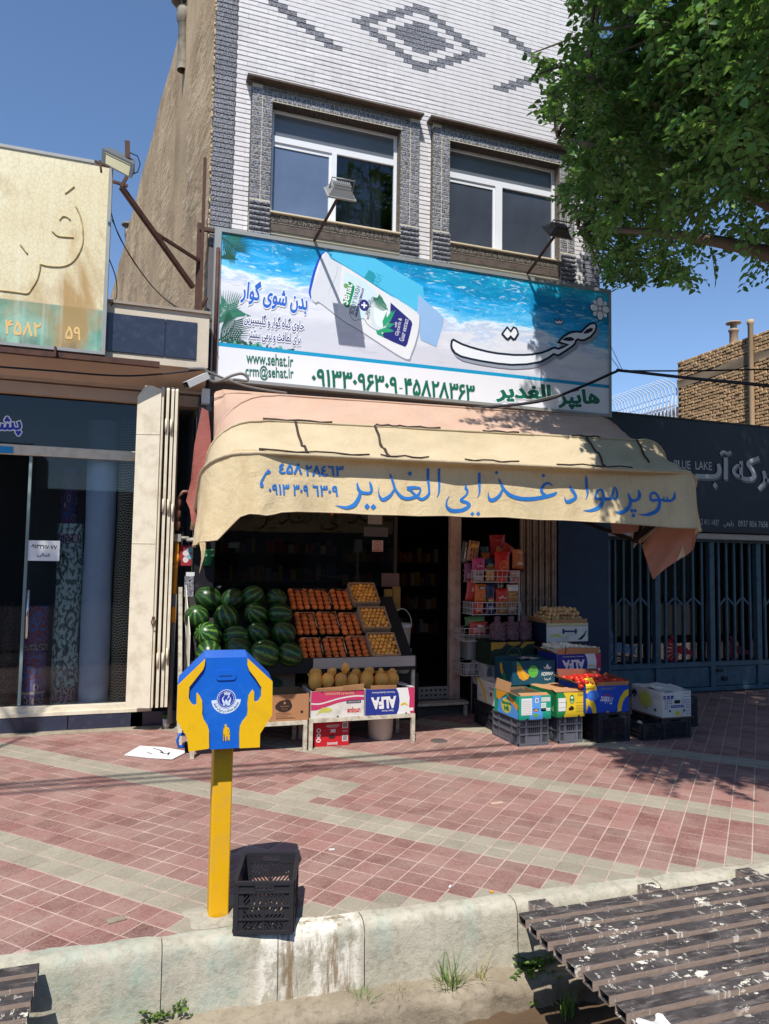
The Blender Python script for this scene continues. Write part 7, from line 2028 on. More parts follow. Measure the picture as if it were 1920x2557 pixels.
white_front = [('code_boxes', R01(.03,.70,.12,.84)+R01(.16,.70,.26,.84)+R01(.29,.70,.39,.84), BL_ink), ('box_letters', T01('FP', .05,.73,.10,.73,.07,.0)+T01('VY', .18,.73,.24,.73,.07,.0)+T01('NB', .31,.73,.37,.73,.07,.0), W_ink), ('frames', [(q_, []) for x, y in ((.08,.52),(.22,.52),(.08,.32),(.70,.52),(.84,.52),(.84,.33),(.84,.08)) for q_ in ([(x,y),(x+.1,y),(x+.1,y+.015),(x,y+.015)], [(x,y+.13),(x+.1,y+.13),(x+.1,y+.145),(x,y+.145)], [(x,y+.015),(x+.012,y+.015),(x+.012,y+.13),(x,y+.13)], [(x+.088,y+.015),(x+.1,y+.015),(x+.1,y+.13),(x+.088,y+.13)])], BL_ink), ('blue_bar', R01(.29,.36,.74,.46), BL_ink), ('bar_print', T01('PREMIUM BANANAS', .32,.385,.71,.385,.05,.0), W_ink), ('hand_hole', [(rrect(.40,.52,.62,.66,.06), [])], K_ink), ('air_hole', holes((.25,.24),(.75,.24), r=(.035,.05)), K_ink), ('yellow_mark', E01(.52,.14,.07,.11), Y_ink), ('top_frame', R01(.05,.96,.40,.975)+R01(.72,.90,.95,.915)+R01(.72,.76,.95,.775), BL_ink)]
white_left = [('yellow_sun', petal_fan(.46,.55,.44,18,0,6.1,.05,.62), YG_ink), ('palms', palm_print(.48,.36,.22,.55)+palm_print(.10,.68,.24,.5), K_ink), ('round_mark', E01(.78,.22,.03,.06), K_ink), ('lines', R01(.72,.80,.94,.812)+R01(.72,.74,.94,.752)+R01(.72,.68,.94,.692), P('print_grey', 128,128,128))]
carton('white carton printed with black palm trees on the right hand black crate', 5.30, 6.40, .222, .365, .50, .265, wcard, white_front, white_left, 'closed', wcard, group='printed fruit cartons', flaps=[([(.02,.12,.268),(.20,.16,.268),(.19,.30,.275),(.01,.26,.30)], wcard), ([(.18,.16,.269),(.36,.10,.269),(.36,.3,.285),(.20,.34,.276)], wcard)])
m = MB(); m.box(5.285,5.68,6.385,6.92,.216,.2215); solo('board_sheet', m, M_kraftd, 'thin brown board between the palm tree carton and its crate', 'board')
rico_left = [('yellow_curve', [(lambda LR: LR[0]+LR[1][::-1])(brush([(.05,1.0,.10),(.25,.72,.12),(.38,.4,.12),(.45,.02,.08)], 4)) and ((lambda LR: LR[0]+LR[1][::-1])(brush([(.05,1.0,.10),(.25,.72,.12),(.38,.4,.12),(.45,.02,.08)], 4)), [])], Y_ink), ('words', Gl(fitted(glyphs('RICO', .01), (.88,.76), (.62,.78), .1)), K_ink), ('mark', E01(.73,.46,.05,.10), K_ink), ('lines', R01(.06,.30,.30,.31)+R01(.06,.24,.30,.25), K_ink)]
carton('white carton with a yellow curve standing at the left of the stacks', 3.75, 7.14, .264, .5, .46, .245, wcard, (), rico_left, 'closed', wcard, group='printed fruit cartons')
adi_front = [('bananas', [([(.10,.88),(.16,.92),(.20,.80),(.28,.55),(.40,.38),(.36,.24),(.26,.16),(.16,.28),(.11,.50)], [])], O_ink), ('banana_tip', [([(.085,.98),(.11,.99),(.19,.82),(.13,.74)], [])], LG_ink), ('banana_line', [([(.17,.74),(.19,.72),(.30,.36),(.34,.26),(.31,.25),(.26,.36)], [])], Y_ink), ('green_disc', E01(.485,.54,.115,.26), LG_ink), ('disc_print', T01('Banana', .41,.58,.56,.58,.10,.01)+T01('الموز', .44,.36,.53,.36,.12,.01,True), P('print_pale_green', 150,200,150)), ('crown', [([(.72,.72),(.76,.60),(.82,.56),(.88,.60),(.92,.72),(.87,.69),(.82,.86),(.77,.69)], [[(.76,.66),(.79,.62),(.82,.66),(.85,.62),(.88,.66),(.82,.60)]])], W_ink), ('brand_print', T01('ADIMAA', .675,.34,.965,.36,.15,.02), W_ink), ('arabic_print', T01('أديما'.replace('أ','ا').replace('ي','ی'), .755,.13,.90,.14,.14,.01,True), W_ink)]
adi_left = [('bananas', [([(.30,.75),(.42,.85),(.5,.5),(.62,.3),(.5,.2),(.36,.4)], [])], O_ink), ('green_disc', E01(.56,.26,.12,.18), GR_ink)]
carton('petrol blue banana carton with a lime disc and white crown mark', 3.875, 7.02, .512, .52, .40, .252, pcard, adi_front, adi_left, 'closed', pcard, group='printed fruit cartons')
m = MB(); rows = [[Vector((4.02+.25*a/4, 7.08+.16*b/4+.03*a/4, .772+.008*sin(a*2+b))) for b in range(5)] for a in range(5)]
m.grid(rows, smooth=False); solo('paper_sheet', m, P('grey_paper', 176,170,166, var=.08), 'crumpled sheet of paper on top of the petrol blue carton', 'paper')
carton('white carton standing under the dark green mango carton', 3.93, 7.74, .362, .55, .34, .27, wcard, [('round_print', E01(.08,.5,.06,.4), P('print_grey', 128,128,128))], [('arch', E01(.5,.45,.4,.5), P('pale_grey_print', 186,182,176)), ('mark', E01(.45,.35,.05,.08), K_ink)], 'closed', wcard, group='printed fruit cartons')
man_front = [('orange_curves', [([(0,1),(.0,.62),(.10,.70),(.24,.72),(.33,.90),(.36,1)], []), ([(.36,.92),(.40,1),(.68,1),(.66,.90),(.52,.80)], []), ([(.66,.74),(.72,.92),(.78,1),(1,1),(1,.92),(.84,.88),(.72,.70)], []), ([(.74,.0),(.80,.3),(.95,.42),(1,.42),(1,0)], [])], P('print_dull_orange', 176,128,52)), ('seal', [(ellipse(.52,.42,.16,.34,20), [ellipse(.52,.42,.145,.31,20)])], P('print_olive2', 96,104,72)), ('seal_print', R01(.40,.38,.64,.46), P('print_olive2', 96,104,72)), ('words', T01('MANGO', .08,.22,.30,.24,.14,.01), P('print_olive2', 96,104,72))]
carton('dark green carton with orange curves under the purple netted sacks', 3.90, 7.56, .648, .56, .40, .255, dgcard, man_front, (), 'closed', dgcard, group='printed fruit cartons')
alfa2 = [(n_, p_, m_) for n_, p_, m_ in alfa_front]
carton('blue carton with upside down white capitals heaped with garlic', 4.43, 7.03, .610, .56, .40, .212, wcard, alfa2, [('blue_side', R01(0,0,1,1), BL_ink)], inner=M_kraftd, group='printed fruit cartons', flaps=[([(.10,.0,.21),(.53,.0,.21),(.53,-.02,.275),(.12,-.02,.285)], M_kraft), ([(.0,.02,.21),(.0,.38,.21),(-.07,.38,.26),(-.07,.02,.25)], M_kraftd), ([(.01,.0,.21),(.09,.0,.21),(.08,-.03,.27),(-.02,-.02,.28)], M_kraft)])
pot_front = [('yellow_rim', R01(0,.86,1,1), P('print_cream', 200,190,140)), ('rim_line', R01(0,.83,1,.85), K_ink), ('bananas', banana(.24, .30, .20, 3, -1, .35, .75), YG_ink), ('dumbbell', R01(.42,.50,.68,.60)+E01(.40,.55,.03,.16)+E01(.70,.55,.03,.16), P('print_slate', 56,66,90)), ('slanted_mark', [([(.74,.08),(.90,.40),(.97,.70),(.92,.30),(.84,.10)], [])], K_ink)]
carton('white carton with a yellow banana print heaped with potatoes', 4.56, 7.46, .905, .56, .42, .215, wcard, pot_front, [('blue_side', R01(0,0,1,1), NV_ink)], inner=M_kraftd, group='printed fruit cartons', flaps=[([(.06,.0,.215),(.54,.0,.215),(.54,-.015,.265),(.06,-.015,.255)], M_kraft), ([(.0,.02,.215),(.0,.40,.215),(-.05,.40,.28),(-.06,.02,.27)], M_kraft)])
M_pot = fruit_mat('potato_skin', lin(182,146,98), lin(206,172,124), .85); M_gar = fruit_mat('garlic_skin', lin(222,210,186), lin(240,232,214), .7)
pot_mesh = [mesh_of('potato', MB().ball((0,0,0), 1, 12, 8, sc=(1,.8,.78)), M_pot), mesh_of('potato', MB().ball((0,0,0), 1, 12, 8, sc=(.86,.86,.8)), M_pot)]
gm_ = MB(); gm_.lathe([(0,-.62),(.5,-.60),(.9,-.35),(1.0,0),(.85,.38),(.45,.62),(.2,.82),(.12,1.25),(0,1.3)], n=12); gar_mesh = mesh_of('garlic_bulb', gm_, M_gar)
for lvl in range(4):
    for a in range(10-lvl):
        for b in range(7-lvl):
            if RN.random() < .05: continue
            rad = .030*RN.uniform(.85,1.2); p = Vector((4.58+(.52-.05*lvl)*(a+.5)/(10-lvl)+.025*lvl, 7.47+(.40-.04*lvl)*(b+.5)/(7-lvl)+.02*lvl, 1.125+.046*lvl+RN.uniform(-.008,.012)))
            o = place('potato', pot_mesh[a % 2], p, (RN.uniform(0,6),RN.uniform(0,6),RN.uniform(0,6)), scale=(rad*1.1,rad,rad)); o['label'] = 'potato heaped in the white carton beside the blue wall'; o['category'] = 'potato'; o['group'] = 'potatoes heaped in the carton'
for lvl in range(2):
    for a in range(12-2*lvl):
        for b in range(7-lvl):
            if RN.random() < .08: continue
            rad = .027*RN.uniform(.85,1.2); p = Vector((4.45+.55*(a+.5)/(12-2*lvl)+(.0 if a < 9 else .005), 7.04+.37*(b+.5)/(7-lvl), .835+.038*lvl+.02*sin(a*.6)+RN.uniform(-.008,.012)))
            o = place('garlic_bulb', gar_mesh, p, (RN.uniform(-1.4,1.4),RN.uniform(-1.4,1.4),RN.uniform(0,6)), scale=(rad,rad,rad)); o['label'] = 'white garlic bulb heaped in the blue carton'; o['category'] = 'garlic'; o['group'] = 'garlic bulbs heaped in the carton'
# netted sacks of small onions
M_onet = plain('purple_net_sack', lin(112,84,92), .7, .35, 30, dirt=(lin(60,44,52), .5, 40))
for k, x in enumerate((4.05, 4.23, 4.40)):
    m = MB(); c0 = Vector((x, 7.70, .92))
    for q in range(60):
        a = RN.uniform(0, 6.28); z = RN.random(); rr = .082*(1-.25*abs(z-.4)); m.ball(c0+Vector((rr*cos(a), rr*sin(a), z*.19)), .024, 6, 4)
    m.lathe([(.085,0),(.088,.09),(.075,.18),(.03,.215),(.04,.26),(0,.27)], c0, 12)
    solo('netted_sack', m, M_onet, ('left','middle','right')[k]+' purple netted sack of onions on the dark green carton', 'sack', 'netted sacks of onions')

# ---------------------------------------------------------------- snack rack
SR = thing('snack_rack', 'white wire snack rack with stacked baskets beside the doorway', 'rack', (4.3, 8.0, 0))
M_wire = P('white_wire', 196,190,184, rough=.4)
c9 = crop(1160, 1330, 160, 1539); c10 = crop(1120, 1320, 420)
def basket(x0, x1, y0, y1, z0, z1):
    m = MB(); r = .004
    for z in (z0, (z0+z1)/2, z1): m.tube([(x0,y0-.02*(z-z0)/(z1-z0),z),(x1,y0-.02*(z-z0)/(z1-z0),z),(x1,y1,z),(x0,y1,z),(x0,y0-.02*(z-z0)/(z1-z0),z)], r*1.2, 5)
    n = int((x1-x0)/.06)
    for k in range(n+1):
        x = x0+(x1-x0)*k/n; m.tube([(x,y1,z0),(x,y0,z0),(x,y0-.02,z1)], r, 4, cap=False)
    n = int((y1-y0)/.035)
    for k in range(1, n):
        y = y0+(y1-y0)*k/n
        for x in (x0, x1): m.tube([(x,y,z0),(x,y,z1)], r, 4, cap=False)
    return part('basket', m, M_wire, SR)
bY0, bY1 = 7.92, 8.2
for (xa, ya), (xb, yb_) in (((205,905),(1230,1195)), ((180,1680),(1330,1960))):
    a, b = onY(c9(xa, ya), bY0), onY(c9(xb, yb_), bY0); basket(a.x, b.x, bY0, bY1, b.z, a.z)
for (xa, ya), (xb, yb_) in (((150,985),(500,1105)), ((145,1330),(480,1440))):
    a, b = onY(c10(xa, ya), bY0), onY(c10(xb, yb_), bY0); basket(a.x, b.x, bY0, bY1, b.z, a.z)
for x in (3.98, 4.62): part('post', MB().bar((x,8.21,0),(x,8.21,1.75),.02), M_wire, SR)
def bag(label, x, y, w, h, Y, col, tilt=0.0, accents=(), f=c9, word=None, wc=None):
    p = onY(f(x, y), Y); k = (160/1539 if f is c9 else 420/1661)/FPX*(p-CAMPOS).length; W2, H2 = w*k/2*.97, h*k/2*.97
    r = thing('snack_bag', label, 'snack bag', p-Vector((0,0,H2)), 0, 'snack bags on the wire rack')
    ct, st = cos(tilt), sin(tilt); nu, nv_ = 10, 14; seed = RN.uniform(0, 9)
    def S(a, b, o=0.0):
        th = .035*max(0, (1-a*a))**.5*max(0, (1-b**4))**.6
        q = a*W2*(1-.06*(1-abs(b))), b*H2
        return Vector((p.x+q[0]*ct-q[1]*st, Y-th-o+.004*sin(a*9+seed)*sin(b*11+seed), p.z+q[0]*st+q[1]*ct))
    m = MB(); m.grid([[S(2*i/nu-1, 2*j/nv_-1) for i in range(nu+1)] for j in range(nv_+1)])
    m.grid([[S(2*i/nu-1, 2*j/nv_-1)*1.0+Vector((0, 2*(Y-S(2*i/nu-1, 2*j/nv_-1).y), 0)) for i in range(nu+1)] for j in range(nv_+1)], flip=True)
    part('film', m, P('bag_%d_%d_%d' % col, *col, rough=.28, var=.14, scale=18, spec=.5), r)
    for i, (kind, ax, ay, aw, ah, ac) in enumerate(accents):
        mt = P('bag_%d_%d_%d' % ac, *ac, rough=.3, var=.14, scale=18, spec=.5); m = MB()
        if kind == 'o':
            rows = [[S(ax, ay, .002+.0006*i)]*17] + [[S(ax+aw*q*cos(t), ay+ah*q*sin(t), .002+.0006*i) for t in [2*pi*g/16 for g in range(17)]] for q in (.5,1)]
            m.grid(rows)
        else: m.grid([[S(ax-aw+2*aw*i2/6, ay-ah+2*ah*j2/4, .002+.0006*i) for i2 in range(7)] for j2 in range(5)])
        part('printed_patch', m, mt, r)
    if word:
        txt, ax, ay, aw, ah, rt = word; g = fitted(glyphs(txt, .03, rt), (ax-aw, ay-ah), (ax+aw, ay-ah), 2*ah)
        part('printed_word', MB().flat(g, lambda a, b: S(a, b, .006)), P('bag_%d_%d_%d' % (wc or (230,226,214)), *(wc or (230,226,214)), rough=.3, var=.1), r)
    return r
RED=(186,34,32); ORG=(206,104,44); NVY=(30,38,74); TAN=(190,140,86); WHT=(206,200,196); PNK=(190,72,130); PUR=(120,58,104); GLD=(206,170,70); BRN=(70,46,36)
bag('tall striped crisp bag leaning at the top left of the rack', 210,440,290,500,8.02,(176,120,84),-.12,(('r',-.6,0,.12,.9,BRN),('r',-.1,0,.1,.9,BRN),('r',.45,0,.1,.9,BRN),('r',0,.45,.7,.18,(214,160,70))),word=('چاکلز',0,.5,.6,.14,True),wc=(240,200,110))
bag('dark and white crisp bag at the far top left of the rack', 20,480,230,560,8.06,(64,60,66),-.15,(('r',-.3,0,.15,.8,WHT),('r',.3,-.2,.12,.7,WHT)))
bag('crimson bag standing tallest at the top of the rack', 790,330,430,560,8.12,(150,30,38),.04,(('o',-.0,-.25,.4,.3,(206,120,50)),('o',.35,-.1,.35,.16,(54,44,48))),word=('Cheetoz',0,.55,.6,.12,False),wc=(190,80,80))
bag('orange red bag leaning behind the big red one', 1010,420,300,300,8.10,(176,54,30),-.5)
bag('big glossy red bag with an orange ring in the top basket', 900,730,420,560,7.97,(196,38,30),0,(('o',.1,-.25,.62,.48,(224,120,60)),('o',.1,-.25,.5,.38,(200,70,40))))
bag('tan orange bag at the right of the top basket', 1270,630,300,470,8.0,(188,112,66),0,(('r',.2,.7,.6,.12,(220,150,110)),('r',.3,-.45,.5,.14,(226,190,160))),word=('مزمز',.2,-.5,.5,.14,True))
bag('dark red bag behind the tan one at the right end', 1300,720,330,420,8.12,(120,26,30),0)
bag('pink bag with a round print in the top basket', 335,760,360,320,7.96,PNK,.03,(('o',0,-.25,.75,.55,(160,40,90)),),word=('Lina',0,-.2,.45,.22,False),wc=(236,170,190))
bag('purple bag at the left side of the top basket', 90,930,210,420,8.0,PUR,.08,(('r',0,-.5,.7,.3,(150,110,140)),))
bag('navy and teal bag behind the pink one', 470,420,260,190,8.08,(40,70,84),.05)
bag('brown orange bag showing its edge behind the pink one', 500,560,260,160,8.05,(150,84,44),.05)
bag('navy bag with a yellow stripe behind the basket rail', 610,740,260,260,8.03,(34,52,92),0,(('r',0,-.6,.9,.2,GLD),('r',.1,-.2,.7,.16,(90,150,170))))
bag('silver pink bag behind the top basket rail', 340,1040,270,270,7.955,(176,160,166),0,(('r',0,.3,.7,.25,(140,110,130)),))
bag('golden bag behind the top basket rail', 610,1010,250,300,7.955,(206,154,92),0,(('r',0,.75,.8,.14,BRN),),word=('چیپس',0,.7,.5,.1,True))
bag('red bag low behind the top basket rail', 880,1080,330,250,7.952,(190,40,34),0,(('r',0,-.2,.7,.5,(206,66,46)),))
bag('white and red bag at the right of the top basket', 1210,1065,290,310,7.955,(184,150,146),.03,(('r',0,-.3,.7,.3,(170,110,104)),),word=('MAZOO',0,.62,.7,.13,False))
bag('orange bag with a black name patch in the second basket', 380,1460,320,460,7.97,ORG,0,(('r',.1,.62,.6,.16,BRN),('o',.05,-.25,.72,.42,(214,130,60)),('o',.05,-.25,.55,.32,(196,100,48))),word=('KiKi',.1,.6,.42,.1,False))
bag('red bag leaning out at the left of the second basket', 150,1380,250,520,8.0,(170,48,36),-.12,(('o',.2,.1,.3,.25,(206,140,120)),))
bag('navy bag with a coloured crest in the second basket', 610,1500,250,560,7.965,NVY,0,(('o',0,-.45,.6,.2,(206,170,60)),('o',0,-.3,.35,.12,(190,50,50)),('r',0,-.75,.7,.16,(40,90,160))))
bag('brown striped bag at the back of the second basket', 830,1290,260,220,8.05,(84,54,40),0,(('r',-.4,0,.1,.8,(206,180,150)),('r',.2,0,.1,.8,(206,180,150))),word=('گلان',0,0,.6,.25,True))
bag('red bag with white Persian lettering in the second basket', 890,1560,350,440,7.968,(190,44,32),0,(('r',0,-.6,.7,.3,(176,110,60)),),word=('میلانو',0,.05,.65,.2,True))
bag('white topped brown bag in the second basket', 1150,1500,330,520,7.96,(160,112,70),.03,(('r',0,.68,.85,.28,WHT),('r',0,.0,.7,.2,(196,150,80))),word=('گلدیس',.05,.05,.6,.15,True),wc=(60,44,36))
bag('red crisp bag low in the second basket', 330,1810,270,290,7.95,RED,0,(('o',.1,.2,.6,.5,(214,110,70)),('r',-.2,-.4,.5,.14,(226,150,120))))
bag('navy patterned bag low in the second basket', 610,1830,240,260,7.95,(46,56,92),0,(('r',0,.2,.6,.3,(150,130,150)),))
bag('golden brown bag low in the second basket', 880,1840,260,280,7.95,(160,100,52),0,(('o',0,0,.5,.5,(186,128,70)),))
bag('tan bag low at the right of the second basket', 1130,1840,280,270,7.95,(150,114,92),0,(('r',0,.1,.7,.3,(190,160,140)),))
bag('red and white bag in the third basket', 295,985,200,130,7.95,(186,60,52),0,(('r',0,-.3,.7,.3,(206,150,140)),('o',.0,.4,.2,.2,WHT)),f=c10,word=('Vita',.1,.4,.4,.2,False))
bag('green bag lying across the third basket', 260,905,230,90,8.0,(74,104,60),.1,(('r',0,0,.8,.2,(120,150,80)),),f=c10)
bag('clear bag in the lowest basket', 215,1385,130,120,7.95,(150,146,146),0,(),f=c10)
m = MB(); 
carton('white carton between the lower wire baskets', onY(c10(200,1310),8.22).x, 8.25, .62, .38, .25, .26, wcard, [('mark', E01(.55,.5,.05,.12), K_ink)], (), 'closed', wcard)

# ---------------------------------------------------------------- small things on the ground
m = MB(); q = [onZ(v(*p)) for p in ((268,1633),(302,1614),(352,1616),(405,1626),(372,1642),(320,1639))]
m.add([p+Vector((0,0,.006)) for p in q]+[p+Vector((0,0,.010+.004*(i % 2))) for i, p in enumerate(q)], [tuple(range(6))[::-1], tuple(range(6,12))]+[(i, (i+1) % 6, 6+(i+1) % 6, 6+i) for i in range(6)])
WC = solo('white_cardboard', m, P('white_sheet', 222,222,222, var=.05, scale=3), 'white cardboard sheet lying on the pavers left of the donation box', 'cardboard')
sq = MB()
for pts in ([(330,1620),(345,1624),(352,1630)], [(345,1628),(358,1632),(366,1629),(362,1635)], [(318,1629),(328,1632)]):
    s = [onZ(v(*p)) for p in pts]; g = [(p.x, p.y) for p in s]; L, R = brush([(a, b, .012) for a, b in g], 3)
    z = .0165
    sq.add([Vector((a, b, z)) for a, b in L]+[Vector((a, b, z)) for a, b in R], [(i, i+1, len(L)+i+1, len(L)+i) for i in range(len(L)-1)])
part('scribble', sq, K_ink, WC)
p = onZ(v(359,1573)); PT = thing('potted_plant', 'tiny green plant in a white cup at the dark pier foot', 'plant', (p.x, p.y, 0))
part('pot', MB().lathe([(0,0),(.032,0),(.042,.10),(.036,.10),(.03,.09),(0,.09)], (p.x,p.y,0), 12), P('cup_white', 206,200,190), PT)
for k in range(9):
    a = k*.7; d = Vector((cos(a), sin(a), .8)).normalized()*RN.uniform(.05,.09); c0 = p+Vector((0,0,.1)); e = c0+d; nn = Vector((-sin(a), cos(a), 0))*.02
    m = MB(); m.add([c0, c0+d*.6+nn, e+Vector((0,0,-.015)), c0+d*.6-nn], [(0,1,2,3)]); part('leaf', m, P('pot_leaf', 96,142,60), PT)
def litter(name, label, cat, px, w, d, h, mat, rz=0.0):
    q = onZ(px, .003); m = MB(); c_, s_ = cos(rz), sin(rz)
    m.add([Vector((q.x+(a*c_-b*s_), q.y+(a*s_+b*c_), .004+z)) for z in (0, h) for a, b in ((-w,-d),(w,-d),(w,d),(-w,d))], [(3,2,1,0),(4,5,6,7),(0,1,5,4),(1,2,6,5),(2,3,7,6),(3,0,4,7)])
    return solo(name, m, mat, label, cat)
litter('cigarette_end', 'white cigarette end on the red pavers right of the black crate', 'litter', (828,2123), .018, .005, .008, W_ink, -.2)
litter('plaster_lump', 'flat pale lump of mortar stuck on the pavers near the kerb at left', 'litter', (290,2298), .045, .025, .006, M_ledge, .3)
litter('paper_scrap', 'small white paper scrap on the pavers by the kerb', 'litter', (1124,2215), .012, .006, .006, W_ink, .9)
litter('orange_scrap', 'small orange scrap on the grey edging pavers', 'litter', (1228,2228), .012, .008, .004, O_ink, .2)
litter('flat_bottle', 'crushed flat scrap lying on the red pavers at right', 'litter', (1240,2007), .05, .016, .008, P('scrap_tan', 196,166,146), .05)
cvr = onZ(v(948,1601)); m = MB(); m.lathe([(0,.008),(.075,.008),(.085,.004),(.088,0)], (cvr.x, cvr.y, .002), 20); solo('drain_cover', m, P('iron_cover', 90,80,78, var=.3, scale=30), 'small round drain cover in the pavers before the doorway', 'drain cover')
# ================================================================ donation box on its post
c5 = crop(420, 1600, 340, 1016)
DY = 3.74
DB = thing('donation_box', 'blue charity donation box with two raised yellow hands on a yellow post', 'donation box', (.52, 3.9, 0))
M_dblue = plain('donation_blue', lin(20,96,196), .38, .06, 4, spec=.45, dirt=(lin(60,130,214), .22, 9, .5))
M_dyel = plain('donation_yellow', lin(232,180,18), .42, .06, 4, spec=.45, dirt=(lin(196,150,40), .25, 7, .6))
M_dpost = plain('post_yellow', lin(226,170,20), .45, .08, 3, spec=.4, dirt=(lin(186,150,80), .35, 6, .7))
M_dedge = P('dark_gap', 30,34,40)
octo = [(275,128),(590,122),(775,300),(772,550),(682,690),(680,790),(150,822),(142,720),(60,590),(68,330)]
def dF(pts, Y=DY): return [(lambda q: (q.x, q.z))(onY(c5(*p), Y)) for p in pts]
oc = dF(octo); DEP = .215
m = MB(); m.prism(oc, lambda a, b, d: Vector((a+.02*d/DEP, DY+d, b+.012*d/DEP)), .0, DEP); part('body', m, M_dblue, DB)
m = MB(); n = len(oc); ocx = sum(p[0] for p in oc)/n; ocz = sum(p[1] for p in oc)/n
lh = [(275,134),(270,180),(258,212),(205,280),(156,342),(151,420),(163,450),(180,472),(200,479),(210,470),(209,400),(214,382),(234,408),(250,440),(253,490),(251,540),(262,582),(290,625),(302,665),(303,800),(150,822),(141,720),(61,590),(69,332)]
rh = [(590,128),(775,300),(772,550),(682,690),(680,790),(529,797),(528,690),(533,640),(548,606),(585,560),(591,520),(589,470),(597,410),(612,385),(629,363),(638,378),(638,440),(650,456),(672,446),(690,412),(692,345),(650,280),(602,218),(589,180)]
for hnd, nm in ((lh, 'yellow_hand'), (rh, 'yellow_hand')):
    h2 = dF(hnd); hc = (sum(p[0] for p in h2)/len(h2), sum(p[1] for p in h2)/len(h2))
    m = MB(); m.prism(h2, lambda a, b, d: Vector((a, DY+d, b)), -.014, -.0006); part(nm, m, M_dyel, DB)
def dpart(name, polys, mat, o): return part(name, MB().flat(polys, flatY(DY-o)), mat, DB)
c11 = crop(500, 1680, 140)
def dG(pts): return [(lambda q: (q.x, q.z))(onY(c11(*p), DY)) for p in pts]
a, b = dG([(470,-70)])[0], dG([(1060,205)])[0]
sl = rrect(a[0], min(a[1], b[1]), b[0], max(a[1], b[1]), .018, 5)
m = MB(); m.prism(sl, lambda x, z, d: Vector((x, DY+d, z)), -.006, .0); part('slot_plate', m, M_dblue, DB)
a, b = dG([(560,100)])[0], dG([(940,70)])[0]
part('coin_slot', MB().box(a[0], b[0], DY-.0075, DY-.0062, a[1], b[1]), M_dedge, DB)
M_emw = P('emblem_white', 210,222,240, rough=.4, var=.04); M_emb = P('emblem_blue', 40,56,156, rough=.4, var=.05)
ec = dG([(770,770)])[0]; er = (dG([(1060,770)])[0][0]-dG([(485,770)])[0][0])/2
def arcpts(r, a0, a1, n=14): return [(ec[0]+r*cos(radians(a0+(a1-a0)*k/n)), ec[1]+r*sin(radians(a0+(a1-a0)*k/n))) for k in range(n+1)]
dpart('emblem_ribbon', [(arcpts(er*1.52, 184, 356, 20)+arcpts(er*.9, 356, 184, 20), [])], M_emw, .0008)
dpart('emblem_disc', [(arcpts(er, 0, 348, 29), [])], M_emb, .0012)
dpart('emblem_ring', [(arcpts(er*.97, 0, 348, 29), [arcpts(er*.90, 0, 348, 29)])], M_emw, .0016)
dpart('emblem_ring', [(arcpts(er*.78, 0, 348, 29), [arcpts(er*.75, 0, 348, 29)])], M_emw, .0016)
def el(pts): return [(dG(pts), [])]
dpart('emblem_hand', el([(725,665),(720,690),(670,765),(690,800),(720,850),(725,880),(725,975),(675,965),(680,900),(650,850),(640,760)]), M_emw, .002)
dpart('emblem_hand', el([(835,665),(850,690),(895,755),(870,780),(835,830),(825,880),(820,970),(875,950),(880,880),(905,840),(912,745)]), M_emw, .002)
dpart('emblem_family', el([(735,860),(735,825),(750,810),(752,775),(770,775),(775,800),(800,805),(815,850),(812,960),(785,965),(775,900),(768,960),(750,940)]), M_emw, .002)
for pts in ([(772,560),(774,650),(776,662)], [(745,580),(720,600),(718,630),(740,645)], [(805,575),(832,600),(838,628),(815,645)], [(750,600),(758,640),(774,655),(795,640),(800,600)], [(895,565),(850,660),(805,770)]):
    s = dG(pts); L, R = brush([(x, z, .0042) for x, z in s], 3); dpart('emblem_line', [(L+R[::-1], [])], M_emw, .0022)
g = glyphs('صندوق صدقات و خیرات امداد', .012, True); x0, x1, y0, y1 = bbox(g); res = Gl()
for o, hh in g:
    q = []
    for x, y in o:
        t = (x-x0)/(x1-x0); an = radians(198+(342-198)*t); r = er*(1.04+.42*(1-(y-y0)/(y1-y0))); q.append((ec[0]+r*cos(an), ec[1]+r*sin(an)))
    res.append((q, []))
dpart('emblem_lettering', res, P('emblem_ink', 40,44,60), .0014)
fig = [([(748,1520),(775,1530),(785,1560),(775,1592),(800,1605),(845,1630),(868,1700),(880,1850),(850,1810),(845,1760),(835,1690),(815,1700),(800,1750),(795,1830),(775,1900),(765,2020),(740,2025),(730,1940),(715,1830),(705,1800),(690,1790),(690,2025),(675,2025),(672,1790),(680,1690),(700,1625),(730,1600),(715,1560),(722,1532)]), ([(820,1720),(838,1735),(840,1760),(870,1790),(880,1860),(865,1900),(870,2010),(850,2000),(842,1960),(830,2010),(810,2000),(808,1900),(795,1840),(805,1780),(803,1740)])]
for p_ in fig:
    pts = dG(p_); cx_ = sum(a for a, b in pts)/len(pts)
    m = MB(); m.flat([([(a-.002, b-.003) for a, b in pts], [])], flatY(DY-.0010)); part('figure_shade', m, M_dedge, DB)
    m = MB(); m.flat([(pts, [])], flatY(DY-.0016)); part('raised_figure', m, M_dyel, DB)
pf = onZ((520,2294)); px0, px1, pyf = pf.x, pf.x+.098, 3.862
m = MB(); m.cbox(px0, px1, pyf, pyf+.095, -.03, .86, .005); part('post', m, M_dpost, DB)
m = MB(); q = onY(c5(80,745), DY+.1); m.tube([q+Vector((.06,0,.03)), q+Vector((0,0,.03)), q+Vector((-.008,0,.0)), q+Vector((0,0,-.03)), q+Vector((.06,0,-.03))], .008, 6); part('hasp', m, M_dblue, DB)
m = MB(); m.bar(q+Vector((.04,0,-.01)), q+Vector((.04,0,-.06)), .03, .02); part('padlock', m, M_dedge, DB)
